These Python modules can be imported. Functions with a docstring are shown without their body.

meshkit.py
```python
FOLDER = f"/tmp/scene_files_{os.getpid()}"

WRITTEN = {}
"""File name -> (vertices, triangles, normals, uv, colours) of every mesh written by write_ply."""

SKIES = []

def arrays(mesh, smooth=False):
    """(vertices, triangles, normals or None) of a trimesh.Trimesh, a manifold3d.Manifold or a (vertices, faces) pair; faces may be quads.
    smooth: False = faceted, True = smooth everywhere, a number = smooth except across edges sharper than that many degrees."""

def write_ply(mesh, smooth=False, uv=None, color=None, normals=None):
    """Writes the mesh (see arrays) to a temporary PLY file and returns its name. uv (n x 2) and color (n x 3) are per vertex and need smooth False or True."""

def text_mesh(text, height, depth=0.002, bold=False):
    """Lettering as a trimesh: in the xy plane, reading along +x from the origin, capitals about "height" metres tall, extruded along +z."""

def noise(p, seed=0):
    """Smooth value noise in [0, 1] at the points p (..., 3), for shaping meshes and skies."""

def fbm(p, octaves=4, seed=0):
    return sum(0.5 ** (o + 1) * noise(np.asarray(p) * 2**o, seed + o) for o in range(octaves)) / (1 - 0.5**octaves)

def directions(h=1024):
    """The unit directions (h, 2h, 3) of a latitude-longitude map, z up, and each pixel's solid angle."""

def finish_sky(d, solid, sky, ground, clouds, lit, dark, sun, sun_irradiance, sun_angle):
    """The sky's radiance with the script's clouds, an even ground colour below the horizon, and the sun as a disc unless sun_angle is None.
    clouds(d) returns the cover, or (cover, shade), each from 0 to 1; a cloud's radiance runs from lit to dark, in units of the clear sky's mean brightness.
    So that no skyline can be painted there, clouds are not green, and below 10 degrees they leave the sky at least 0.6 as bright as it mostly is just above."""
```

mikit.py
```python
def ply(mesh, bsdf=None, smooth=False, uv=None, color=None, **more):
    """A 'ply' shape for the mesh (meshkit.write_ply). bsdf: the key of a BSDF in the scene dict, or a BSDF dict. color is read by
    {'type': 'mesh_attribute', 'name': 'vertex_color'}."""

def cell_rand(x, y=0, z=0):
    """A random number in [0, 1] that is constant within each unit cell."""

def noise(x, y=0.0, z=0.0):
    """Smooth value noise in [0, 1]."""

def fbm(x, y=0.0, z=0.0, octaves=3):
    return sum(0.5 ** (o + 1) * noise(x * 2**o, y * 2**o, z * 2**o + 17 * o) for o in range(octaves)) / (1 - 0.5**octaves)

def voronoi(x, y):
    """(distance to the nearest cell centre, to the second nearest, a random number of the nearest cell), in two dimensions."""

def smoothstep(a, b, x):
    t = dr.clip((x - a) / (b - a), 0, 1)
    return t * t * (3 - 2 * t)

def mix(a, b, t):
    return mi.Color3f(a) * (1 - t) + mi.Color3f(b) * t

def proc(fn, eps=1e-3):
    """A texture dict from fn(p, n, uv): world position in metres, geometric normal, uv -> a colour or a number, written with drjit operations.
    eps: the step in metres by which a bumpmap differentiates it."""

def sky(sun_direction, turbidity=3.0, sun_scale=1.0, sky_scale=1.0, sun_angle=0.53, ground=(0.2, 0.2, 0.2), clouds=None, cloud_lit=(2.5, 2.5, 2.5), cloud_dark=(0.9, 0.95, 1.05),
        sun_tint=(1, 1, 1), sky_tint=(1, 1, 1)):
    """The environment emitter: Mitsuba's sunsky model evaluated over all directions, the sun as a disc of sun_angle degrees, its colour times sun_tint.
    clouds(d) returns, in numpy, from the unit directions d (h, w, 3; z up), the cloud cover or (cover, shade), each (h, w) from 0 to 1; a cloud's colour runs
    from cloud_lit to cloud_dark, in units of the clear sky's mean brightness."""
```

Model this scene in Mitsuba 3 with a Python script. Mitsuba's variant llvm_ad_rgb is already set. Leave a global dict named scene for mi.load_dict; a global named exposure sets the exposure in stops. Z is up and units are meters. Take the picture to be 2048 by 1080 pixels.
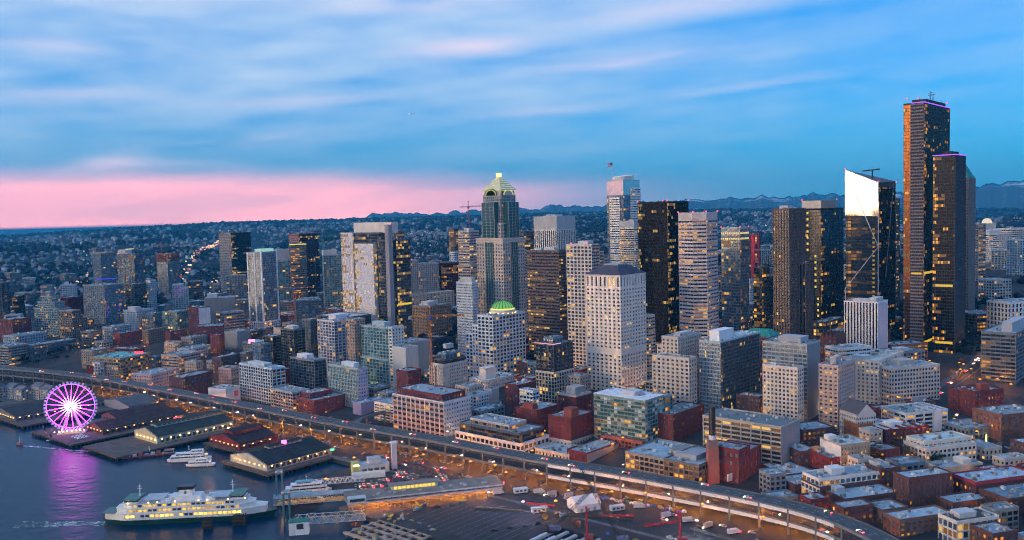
# Dusk over a waterfront city, seen from a helicopter above the bay.
# Axes: x to the right of the view, y into the view (roughly north-north-east), z up, metres. Sea level is z = 0.
import math, random
import numpy as np, trimesh, drjit as dr, mitsuba as mi, mikit, meshkit

T = mi.ScalarTransform4f
scene, labels = {}, {}

# ---------------------------------------------------------------- camera, sky, exposure
PITCH, ROLL, CAM_H = math.atan(109 / 1775), math.radians(1.45), 208.0
_f = np.array([0, math.cos(PITCH), -math.sin(PITCH)]); _u = np.array([0, math.sin(PITCH), math.cos(PITCH)])
_up = math.cos(ROLL) * _u + math.sin(ROLL) * np.array([1.0, 0, 0])
scene['camera'] = {'type': 'perspective', 'fov': 59.96, 'fov_axis': 'x', 'near_clip': 5.0, 'far_clip': 120000.0,
                   'to_world': T().look_at(origin=[0, 0, CAM_H], target=[0, float(_f[1]), CAM_H + float(_f[2])], up=[float(v) for v in _up]),
                   'medium': {'type': 'ref', 'id': 'air'}}
exposure = 4.2
SUN_AZ = math.radians(-117.0)                       # the sunset lies to the left, a little behind the camera


def clouds(d):
    """Thin streaked dusk cloud; a rosy veil that hugs the horizon and thickens towards the sunset; a few cream-lit wisps."""
    el = np.degrees(np.arcsin(np.clip(d[..., 2], -1, 1)))
    az = np.degrees(np.arctan2(d[..., 0], d[..., 1]))
    away = np.abs((az - math.degrees(SUN_AZ) + 180) % 360 - 180)            # degrees from the sunset
    ss = lambda lo, hi, x: (lambda t: t * t * (3 - 2 * t))(np.clip((x - lo) / (hi - lo), 0, 1))
    cz, sz = np.cos(np.radians(az)) * 57, np.sin(np.radians(az)) * 57
    def n(wide, tall, slope, o, seed):                                      # long level streaks, slanting a little
        v = (el + slope * sz * np.cos(np.radians(el))) / tall * (1 / (1 + el / 45))
        return meshkit.fbm(np.stack([sz / wide, cz / wide, v + 0 * sz], -1), o, seed)
    warp = n(17, 6, -.02, 3, 41) - .5
    big = n(34, 7.5, -.06, 4, 11)
    fine = meshkit.fbm(np.stack([sz / 10 + warp, cz / 10, (el - .07 * sz) / 1.15 / (1 + el / 45) + warp * 1.2], -1), 4, 23)
    thin = meshkit.fbm(np.stack([sz / 5 + warp, cz / 5, (el - .05 * sz) / .5 / (1 + el / 45) + warp], -1), 3, 29)
    mott = meshkit.fbm(np.stack([sz / 3.2 + warp, cz / 3.2, el / 1.3 / (1 + el / 45) + warp * 2], -1), 4, 57)
    left = ss(152, 112, away)
    low = ss(2.5, 8.5 , el)
    veil = np.clip(.36 + .20 * left + .14 * ss(9, 14, el) + .45 * (big - .5) + .62 * (fine - .5) + .60 * (thin - .5) + .55 * (mott - .5), 0, 1) * (.45 + .55 * low) * (.5 + .5 * left) - .12 * ss(25, 50, el)
    wisp = 0
    for (a0, e0, wa, we, sl, k) in ((-2.4, 10.6, 3.6, .55, .03, 1.0), (8.0, 9.5, 5.0, .5, .06, .85), (-24.0, 3.7, 2.2, .50, .12, .95), (-28.5, 7.5, 6, .45, .03, .5), (-16.8, 5.0, 4.0, .38, .05, .5), (11, 12.4, 7, .6, .07, .5), (22, 14.0, 12, .8, .02, .55), (-22, 13.6, 6, .9, .0, .35), (-13, 7.4, 5, .35, .05, .5), (2, 6.6, 4, .3, .05, .4), (16, 7.6, 6, .4, .06, .4), (-6, 13.2, 6, .5, .03, .5), (-27, 10.2, 4, .4, -.05, .45), (-20.5, 3.6, 4, .3, -.02, .5), (-25, 1.0 + .4, 3, .4, .1, .5), (50, 9, 12, 1, 0, .6), (-60, 8, 9, 1, 0, .7), (-120, 13, 14, 1.5, 0, .7), (150, 15, 15, 1.5, 0, .5)):
        da = (az - a0 + 180) % 360 - 180
        wisp = wisp + k * np.exp(-(da / wa) ** 2 - ((el - e0 - sl * da) / we) ** 2) * ss(.22, .52, fine * .6 + thin * .4)
    wisp = np.clip(wisp, 0, 1)
    top = 2.5 + 1.7 * warp + 1.0 * (big - .5)
    pink = ss(top + 1.0, top - 1.0, el - .025 * (110 - away)) * ss(137, 104, away) * (.80 + .20 * ss(.35, .6, fine))
    cream = np.clip(wisp * (1 - .5 * pink), 0, 1)
    veil = np.clip(veil, 0, 1)                                              # it closes to an even bright overcast overhead
    cover = 1 - (1 - .92 * veil) * (1 - .9 * cream) * (1 - .97 * pink)
    warmth = np.clip(pink, 0, 1) * (1 - .62 * cream) + cream * (1 - pink) * .14
    return np.clip(cover, 0, 1), np.clip(1 - warmth / np.maximum(cover, .25) * np.minimum(1, cover + .1), 0, 1)


scene['sky'] = mikit.sky([math.sin(SUN_AZ) * math.cos(math.radians(7.5)), math.cos(SUN_AZ) * math.cos(math.radians(7.5)), math.sin(math.radians(7.5))],
                         turbidity=3, sun_scale=0.20, sky_scale=1.0, sun_angle=21.0, ground=(0.03, 0.045, 0.06), sun_tint=(0.84, 0.98, 1.75),
                         sky_tint=(0.034, 0.31, 0.78), clouds=clouds, cloud_lit=(9.4, 3.45, 3.15), cloud_dark=(2.05, 2.62, 3.3))
scene['sky']['sampling_weight'] = 60.0
labels['sky'] = {'kind': 'structure'}

# ---------------------------------------------------------------- materials (each defined once)
def rgb(c): return {'type': 'rgb', 'value': [float(v) for v in c]}

def mat(key, col, rough=0.7, **kw):
    scene[key] = {'type': 'principled', 'base_color': col if isinstance(col, dict) else rgb(col), 'roughness': rough, **kw}
    return key

def pack(c):
    """A flat colour per face, carried in the uv channel: u is red, v holds green (whole part) and blue (fraction)."""
    c = np.clip(np.asarray(c, float), 0, 1)
    return np.stack([c[:, 0], np.round(c[:, 1] * 1000) + .05 + .9 * c[:, 2]], 1)

def unpack(uv):
    g = dr.floor(uv.y)
    return mi.Color3f(uv.x, g / 1000, dr.clip((uv.y - g - .05) / .9, 0, 1))

# painted and plain surfaces: the piece's own colour, weathered in soft vertical streaks and blotches
VC = mikit.proc(lambda p, n, uv: unpack(uv) * (.80 + .36 * mikit.fbm(p.x * .35 + p.y * .21, p.y * .3, p.z * .06, 3)))
VR = mikit.proc(lambda p, n, uv: unpack(uv) * (.55 + .80 * mikit.fbm(p.x * .22, p.y * .22, p.z * .1, 4)))
mat('wall', VC, 0.8, specular=0.15)
mat('roofing', VR, 0.9, specular=0.2)
mat('paint', VC, 0.35, specular=0.5)
mat('metal', VC, 0.3, metallic=0.8)
mat('leaf_face', VR, 0.8, specular=0.1); scene['leaf'] = {'type': 'twosided', 'bsdf': scene.pop('leaf_face')}
mat('lamp_glass', (0.02, 0.02, 0.02), 0.6)
mat('dark', (0.012, 0.012, 0.013), 0.6)  # flat sheet colour for the shade inside open floors

def glass_mat(key, lo, hi, rough, spec, metallic, amount):
    def fn(p, n, uv):
        r = mikit.cell_rand(uv.x, uv.y, 3.0)
        return mikit.mix(lo, hi, dr.clip((r - (1 - amount)) / amount, 0, 1) * 0.9)
    return mat(key, mikit.proc(fn), rough, specular=spec, metallic=metallic)

glass_mat('glass_dark', (0.012, 0.014, 0.018), (0.10, 0.11, 0.12), 0.12, 0.5, 0.0, 0.35)
glass_mat('glass_blue', (0.045, 0.085, 0.14), (0.20, 0.30, 0.40), 0.10, 0.7, 0.2, 0.4)  # blue and teal bases lightened in place of reflected sky
glass_mat('glass_teal', (0.025, 0.095, 0.115), (0.16, 0.38, 0.40), 0.10, 0.7, 0.2, 0.4)
glass_mat('glass_black', (0.006, 0.006, 0.007), (0.03, 0.027, 0.025), 0.2, 0.05, 0.0, 0.3)
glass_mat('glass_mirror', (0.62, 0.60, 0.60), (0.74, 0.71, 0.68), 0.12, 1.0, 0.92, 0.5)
glass_mat('glass_pale', (0.50, 0.50, 0.53), (0.70, 0.66, 0.66), 0.28, 0.6, 0.0, 0.5)  # pale diffuse base stands in for a bright reflection
glass_mat('glass_sunglow', (0.055, 0.022, 0.006), (0.08, 0.034, 0.010), 0.14, 1.0, 1.0, 0.4)  # orange tint holds the sunset reflection of one strip
glass_mat('glass_bright', (0.03, 0.09, 0.095), (0.62, 0.74, 0.72), 0.12, 0.8, 0.2, 0.42)
mat('glass_lowmirror', (0.30, 0.34, 0.36), 0.12, metallic=0.75, specular=1.0)

# ---------------------------------------------------------------- mesh buckets
class MB:
    """Collects boxes, quads and prisms with a colour per vertex; put() makes them one entry of the scene."""
    def __init__(self):
        self.v, self.f, self.c, self.uv, self.n = [], [], [], [], 0

    def raw(self, v, f, col, uv=None):
        v = np.asarray(v, float).reshape(-1, 3); f = np.asarray(f, int).reshape(-1, 3)
        self.v.append(v); self.f.append(f + self.n); self.n += len(v)
        self.c.append(np.broadcast_to(np.asarray(col, float), (len(v), 3)))
        self.uv.append(np.zeros((len(v), 2)) if uv is None else np.asarray(uv, float))

    BF = np.array([[0, 2, 1], [0, 3, 2], [4, 5, 6], [4, 6, 7], [0, 1, 5], [0, 5, 4], [1, 2, 6], [1, 6, 5], [2, 3, 7], [2, 7, 6], [3, 0, 4], [3, 4, 7]])

    def obox(self, o, a, b, c, col):
        o, a, b, c = (np.asarray(x, float) for x in (o, a, b, c))
        v = np.array([o, o + a, o + a + b, o + b, o + c, o + a + c, o + a + b + c, o + b + c])
        f = self.BF if np.dot(np.cross(a, b), c) > 0 else self.BF[:, ::-1]
        self.raw(v, f, col)

    def box(self, x0, x1, y0, y1, z0, z1, col, fr=None):
        if fr is None: self.obox((x0, y0, z0), (x1 - x0, 0, 0), (0, y1 - y0, 0), (0, 0, z1 - z0), col)
        else: self.obox(fr.p(x0, y0, z0), fr.d(x1 - x0, 0, 0), fr.d(0, y1 - y0, 0), (0, 0, z1 - z0), col)

    def quad(self, a, b, c, d, col, uv=None):
        self.raw([a, b, c, d], [[0, 1, 2], [0, 2, 3]], col, uv)

    def prism(self, poly, z0, z1, col, fr=None, top=None, tz=None):
        """poly ccw in plan; top: another ring (a taper); tz: height per vertex of the top ring."""
        n = len(poly); top = poly if top is None else top
        zz = [z1] * n if tz is None else tz
        v = [(x, y, z0) for x, y in poly] + [(x, y, zz[i]) for i, (x, y) in enumerate(top)]
        if fr is not None: v = [fr.p(*q) for q in v]
        f = [[i, (i + 1) % n, n + (i + 1) % n] for i in range(n)] + [[i, n + (i + 1) % n, n + i] for i in range(n)]
        f += [[n, n + i, n + i + 1] for i in range(1, n - 1)] + [[0, i + 1, i] for i in range(1, n - 1)]
        self.raw(v, f, col)

    def tube(self, p, q, r, col, sides=6, r2=None):
        p, q = np.asarray(p, float), np.asarray(q, float); t = (q - p) / np.linalg.norm(q - p)
        a = np.cross(t, [0, 0, 1] if abs(t[2]) < 0.9 else [1, 0, 0]); a /= np.linalg.norm(a); b = np.cross(t, a)
        ang = np.arange(sides) * 2 * np.pi / sides
        ring = np.cos(ang)[:, None] * a + np.sin(ang)[:, None] * b
        v = np.vstack([p + ring * r, q + ring * (r if r2 is None else r2), [p], [q]])
        i = np.arange(sides); j = (i + 1) % sides
        f = np.vstack([np.stack([i, j, j + sides], 1), np.stack([i, j + sides, i + sides], 1), np.stack([j, i, i * 0 + 2 * sides], 1), np.stack([i + sides, j + sides, i * 0 + 2 * sides + 1], 1)])
        self.raw(v, f, col)

    def dome(self, c, r, h, col, n=20, m=6, wob=0.0, seed=0):
        a = np.arange(n) * 2 * np.pi / n
        v, f = [], []
        for k in range(m):
            e = k / m * np.pi / 2
            v += [(c[0] + r * np.cos(e) * np.cos(t), c[1] + r * np.cos(e) * np.sin(t), c[2] + h * np.sin(e)) for t in a]
        v.append((c[0], c[1], c[2] + h))
        for k in range(m - 1):
            for i in range(n):
                j = (i + 1) % n
                f += [[k * n + i, k * n + j, k * n + n + j], [k * n + i, k * n + n + j, k * n + n + i]]
        f += [[(m - 1) * n + i, (m - 1) * n + (i + 1) % n, m * n] for i in range(n)]
        self.raw(v, f, col)

    def empty(self): return self.n == 0

    def put(self, key, bsdf, stuff=False, uv=False, emit=None, weight=0.0, color=True, smooth=False, **lab):
        if self.n == 0: return None
        v, f, c = np.vstack(self.v), np.vstack(self.f), np.vstack(self.c)
        more = {}
        if emit is not None and not isinstance(emit, dict): emit = [e * EM for e in emit]
        if emit is not None:
            more['emitter'] = {'type': 'area', 'radiance': emit if isinstance(emit, dict) else rgb(emit), 'sampling_weight': float(weight)}
        scene[key] = mikit.ply(trimesh.Trimesh(v, f, process=False), bsdf, smooth=smooth, uv=np.vstack(self.uv) if uv else (pack(c) if color else None), **more)
        if stuff: lab['kind'] = 'stuff'
        if lab: labels[key] = {**labels.get(key, {}), **lab}
        return key


class Frame:
    """A local frame on the ground: x along one street (away to the right), y along the other (away to the left)."""
    def __init__(self, x, y, z, ang):
        self.o = np.array([x, y, z], float); c, s = math.cos(math.radians(ang)), math.sin(math.radians(ang))
        self.X, self.Y = np.array([c, s, 0]), np.array([-s, c, 0])
    def p(self, x, y, z): return self.o + self.X * x + self.Y * y + np.array([0, 0, z])
    def d(self, x, y, z): return self.X * x + self.Y * y + np.array([0, 0, z])


COUNT = {}
def name(base):
    """base, base_001, base_002 ... for things; for parts give the key with its holder in front."""
    n = COUNT.get(base, 0); COUNT[base] = n + 1
    return base if n == 0 else f'{base}_{n:03d}'

def thing(base, label, cat, group=None):
    key = name(base)
    labels[key] = {'label': label, 'category': cat}
    if group: labels[key]['group'] = group
    return key

def inset(poly, d):
    """A convex ring (ccw) moved inwards by d."""
    n, out = len(poly), []
    for i in range(n):
        a, b, c = (np.array(poly[k % n], float) for k in (i - 1, i, i + 1))
        e1, e2 = (b - a) / np.linalg.norm(b - a), (c - b) / np.linalg.norm(c - b)
        n1, n2 = np.array([-e1[1], e1[0]]), np.array([-e2[1], e2[0]])
        m = (n1 + n2) / (1 + n1 @ n2)
        out.append(tuple(b + m * d))
    return out

def rect(l, r, b=0.0, e=0.0): return [(b, e), (r, e), (r, l), (b, l)]

# ---------------------------------------------------------------- facades
# fl storey height, bw bay width, pw pier width, sh spandrel height, d depth of the grid, col pier colour, sc spandrel colour, g glass, lit share of lit windows,
# row how much the lights run along a storey, base height of an open ground storey, bal balconies every n bays, nop no piers, warm colour class of the lights
STY = {}
def sty(key, **k):
    base = dict(fl=3.7, bw=3.0, pw=1.0, sh=1.4, d=0.45, col=(.5, .5, .5), sc=None, g='glass_dark', lit=.06, row=.5, bal=0, roof=(.27, .34, .40), parapet=0.9, top=1.0, warm=0, jit=.05)
    base.update(STY.get(k.pop('like', ''), {})); base.update(k); STY[key] = base

sty('cream', col=(.78, .69, .62), bw=4.8, pw=2.2, sh=1.7, lit=.08)
sty('white', col=(.52, .61, .71), bw=4.6, pw=1.5, sh=1.4)
sty('tan', col=(.36, .29, .25), bw=4.4, pw=2.0, sh=1.8)
sty('pinkish', col=(.50, .38, .34), pw=1.9, sh=1.8, bw=4.0)
sty('gray', col=(.17, .23, .29), bw=4.6, pw=1.5, sh=1.5)
sty('brick', col=(.16, .04, .042), pw=1.9, sh=1.9, bw=4.0, jit=.12, g='glass_blue')  # bluer panes carry the reflected sky in their colour
sty('brownbrick', col=(.115, .058, .056), pw=2.0, sh=1.9, bw=4.2, jit=.12, g='glass_blue')
sty('bands', bw=4.4, pw=.12, sh=1.9, col=(.46, .41, .41), d=.5, row=.85)
sty('whitebands', like='bands', col=(.68, .67, .66))
sty('brownbands', like='bands', col=(.15, .105, .098))
sty('darkbands', like='bands', col=(.10, .095, .10), sh=1.6)
sty('fins', bw=3.8, pw=1.7, sh=.5, col=(.62, .60, .58), sc=(.03, .03, .04), d=.9)
sty('brownfins', like='fins', col=(.17, .12, .11), sc=(.03, .03, .03))
sty('black', bw=1.6, pw=.16, sh=.7, col=(.022, .019, .018), d=.22, g='glass_black', lit=.035, row=.9)
sty('blueglass', bw=3.2, pw=.2, sh=.6, col=(.22, .24, .27), d=.18, g='glass_blue', lit=.03)
sty('tealglass', bw=3.6, pw=.16, sh=.40, col=(.24, .30, .31), d=.2, g='glass_teal', lit=.05)
sty('darkglass', bw=3.4, pw=.2, sh=.7, col=(.10, .11, .13), d=.2, g='glass_dark', lit=.05)
sty('condo', bw=5.0, pw=1.0, sh=.8, col=(.16, .245, .33), d=.5, g='glass_blue', bal=3, lit=.06, row=0)
sty('whitecondo', like='condo', col=(.48, .60, .70), bal=2)
sty('tealcondo', like='condo', col=(.30, .39, .43), g='glass_teal', pw=.8, sh=.8, bal=0, bw=5.0)
sty('darkcondo', like='condo', col=(.09, .10, .12), g='glass_dark', sh=.5, pw=.4)
sty('tancondo', like='condo', col=(.44, .37, .30), bal=2)
sty('garage', fl=3.1, bw=8, pw=.7, sh=1.15, col=(.40, .37, .33), d=1.2, g='dark', lit=.25, row=.9, warm=1)  # dark sheet stands for the shaded interior of the decks
sty('whitegarage', like='garage', col=(.62, .63, .64))
sty('blank', bw=60, pw=.4, sh=.2, d=.05, col=(.45, .46, .48), g=None, lit=0)
sty('old', col=(.54, .48, .44), pw=2.0, sh=1.7, bw=4.2, lit=.1)
sty('oldtall', like='old', fl=3.6)
sty('loft', col=(.27, .26, .25), bw=4.4, pw=.8, sh=1.2, lit=.12)

WARM = [[(1.0, .44, .05), (1.0, .55, .12), (1.0, .36, .02)], [(1.0, .42, .04), (1.0, .33, .02)], [(.75, .9, 1.0), (1.0, .8, .45)]]
EM = 1 / 2 ** exposure                                # lamp colours below are given as they should look at this exposure
sty('tealwhite', bw=5, pw=2.2, sh=1.6, col=(.62,.63,.62), g='glass_teal', lit=.02)
sty('lilac', bw=3.6, pw=1.7, sh=1.9, col=(.44,.46,.62), lit=.10)
sty('loftside', bw=3.2, pw=1.7, sh=2.3, fl=4.2, col=(.56,.57,.63), lit=.12)
sty('litdeck', bw=5, pw=.3, sh=.6, col=(.5,.5,.5), lit=.8, fl=4)
sty('beigegrid', bw=4.2, pw=1.0, sh=.7, fl=3.6, col=(.56,.50,.42), g='glass_dark', lit=.10)
sty('brickgrid', bw=3.6, pw=.7, sh=.9, col=(.30,.09,.07), lit=.05)
sty('govside', bw=1.5, pw=.22, sh=.8, d=.3, fl=3.6, col=(.13,.15,.17), g='glass_dark', lit=.10, row=.9)
sty('blankgray', like='blank', col=(.24,.26,.29))
sty('blankwhite', like='blank', col=(.70,.69,.70))
sty('blankred', like='blank', col=(.16,.02,.025))
sty('whiteloft', bw=4.4, pw=.8, sh=1.1, fl=4.2, col=(.68,.68,.66), g='glass_blue', lit=.06)
sty('maroonface', bw=2.4, pw=.5, sh=1.0, col=(.42,.26,.22), lit=.05)
sty('slabface', bw=2.0, pw=.5, sh=1.6, col=(.36,.33,.33), lit=.05)
sty('redlitframe', bw=4.0, pw=.4, sh=.7, d=1.5, col=(.34,.10,.08), g='dark', lit=.08)  # red light on the bare floors put into the frame colour
sty('blueribs', bw=2.6, pw=.3, sh=.5, col=(.22,.27,.36), g='glass_blue', lit=.10)
sty('market', bw=4, pw=.5, sh=1.4, fl=4.0, col=(.45,.40,.30), lit=.75, row=0)
sty('mirror', bw=2.2, pw=.10, sh=.28, d=.12, col=(.62,.60,.60), g='glass_pale', lit=.05, row=.8)  # mirror look carried by the pale glass colour
sty('palefins', bw=3.2, pw=.5, sh=.3, d=.35, col=(.62,.58,.58), g='glass_pale', lit=.05, row=.8)
sty('tallface', bw=2.0, pw=.10, sh=1.5, d=.3, col=(.20,.17,.18), g='glass_black', lit=.05, row=.9)
sty('tallside', bw=1.8, pw=.14, sh=.5, d=.2, col=(.05,.045,.047), g='glass_black', lit=.055, row=.92)
sty('skymirror', bw=3.2, pw=.12, sh=.3, d=.15, col=(.5, .5, .52), g='glass_mirror', lit=.0)
sty('sunglowglass', bw=2.0, pw=.14, sh=.5, d=.2, col=(.10,.08,.08), g='glass_sunglow', lit=.02)  # same facade, tinted orange for the reflected sunset
sty('facetlow', bw=6, pw=.12, sh=.9, d=.2, fl=4.0, col=(.045, .065, .075), g='glass_dark', lit=.03, row=.9)  # dark copy of the facet glass, for its darker lower reflection
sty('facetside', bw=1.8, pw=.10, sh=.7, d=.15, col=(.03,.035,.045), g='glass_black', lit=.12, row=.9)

def warm(rng, cls=0): return np.array(rng.choice(WARM[cls]))

def facade(fr, a, b, z0, z1, s, rng, B, each):
    """One wall from a to b (plan, ccw order) between z0 and z1: core glass behind a real grid of piers and spandrels."""
    a, b = np.array(a, float), np.array(b, float)
    W = np.linalg.norm(b - a)
    if W < .3: return
    e = (b - a) / W; n = np.array([e[1], -e[0]])                     # outward
    P = lambda u, dep, z: fr.p(*(a + e * u - n * dep), z)
    D3 = lambda u, dep, z: fr.d(*(e * u - n * dep), z)
    d, col, sc = s['d'], np.array(s['col']), np.array(s['sc'] if s['sc'] is not None else s['col'])
    jc = lambda c: c * (1 + s['jit'] * (rng.random() * 2 - 1))
    if s['g'] is None:
        B['wall'].obox(P(.02, .0, z0), D3(W - .04, 0, 0), D3(0, d, 0), (0, 0, z1 - z0), jc(col)); return
    nb = max(1, round(W / s['bw'])); bay = W / nb
    ztop = z1 - s['top']
    nf = max(1, round((ztop - z0) / s['fl'])); fh = (ztop - z0) / nf
    B['panes'].setdefault(s['g'], MB()).quad(P(d * .5, d, z0), P(W - d * .5, d, z0), P(W - d * .5, d, z1), P(d * .5, d, z1), (1, 1, 1), [(.01, .01), (nb - .01, .01), (nb - .01, nf), (.01, nf)])
    pw, sh = s['pw'], s['sh']
    for i in range(nb + 1):
        u0, u1 = max(.012, i * bay - pw / 2), min(W - .012, i * bay + pw / 2)
        if u1 - u0 > .03: B['wall'].obox(P(u0, 0, z0), D3(u1 - u0, 0, 0), D3(0, d, 0), (0, 0, z1 - z0), jc(col))
    for k in range(nf + 1):
        zz0, zz1 = (z0, z0 + sh * .5) if k == 0 else (z0 + k * fh - sh * .5, z0 + k * fh + sh * .5)
        if k == nf: zz1 = z1 - .005
        if zz1 - zz0 > .05:
            tgt = B['wall'] if not B.get('floors') else B['bands'].setdefault(round(zz0, 2), MB())
            tgt.obox(P(.03, .07, zz0), D3(W - .06, 0, 0), D3(0, d - .08, 0), (0, 0, zz1 - zz0), jc(sc))
    wz = fh - sh; ww = bay - pw
    if wz > .2 and ww > .2:
        share = s['lit'] * .6
        for k in range(nf):
            rowp = share * (1 - s['row']) + s['row'] * (share * 4.5 if rng.random() < .22 else 0)
            run = 0.0
            for i in range(nb):
                run = rng.random() if rng.random() > s['row'] * .75 else run
                zz, uu = z0 + k * fh + sh * .5, i * bay + pw * .5
                if run < rowp or (run > .985 and s['lit'] > 0):
                    q = [P(uu + .05, d - .03, zz + .05), P(uu + ww - .05, d - .03, zz + .05), P(uu + ww - .05, d - .03, zz + wz * .95), P(uu + .05, d - .03, zz + wz * .95)]
                    B['lit' if rng.random() < .3 else 'dim'].quad(*q, (1, 1, 1))
                elif each is not None and len(each) < 280:
                    m = MB(); q = [P(uu + .04, d - .02, zz + .04), P(uu + ww - .04, d - .02, zz + .04), P(uu + ww - .04, d - .02, zz + wz - .04), P(uu + .04, d - .02, zz + wz - .04)]
                    t = rng.random(); m.quad(*q, (1, 1, 1), [(t * 90, t * 70)] * 4); each.append((m, s['g']))
    if s['bal']:
        for k in range(1, nf + 1):
            for i in range(1 if nb > 2 else 0, nb, s['bal']):
                if rng.random() < .93:
                    zz, uu = z0 + k * fh - .2, i * bay + pw * .3
                    B['balcony'].obox(P(uu, -1.3, zz), D3(bay - pw * .6, 0, 0), D3(0, 1.3, 0), (0, 0, .22), jc(col * 1.1))
                    B['balcony'].obox(P(uu, -1.3, zz + .22), D3(bay - pw * .6, 0, 0), D3(0, .06, 0), (0, 0, .95), jc(col * .8 + .1))


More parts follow.
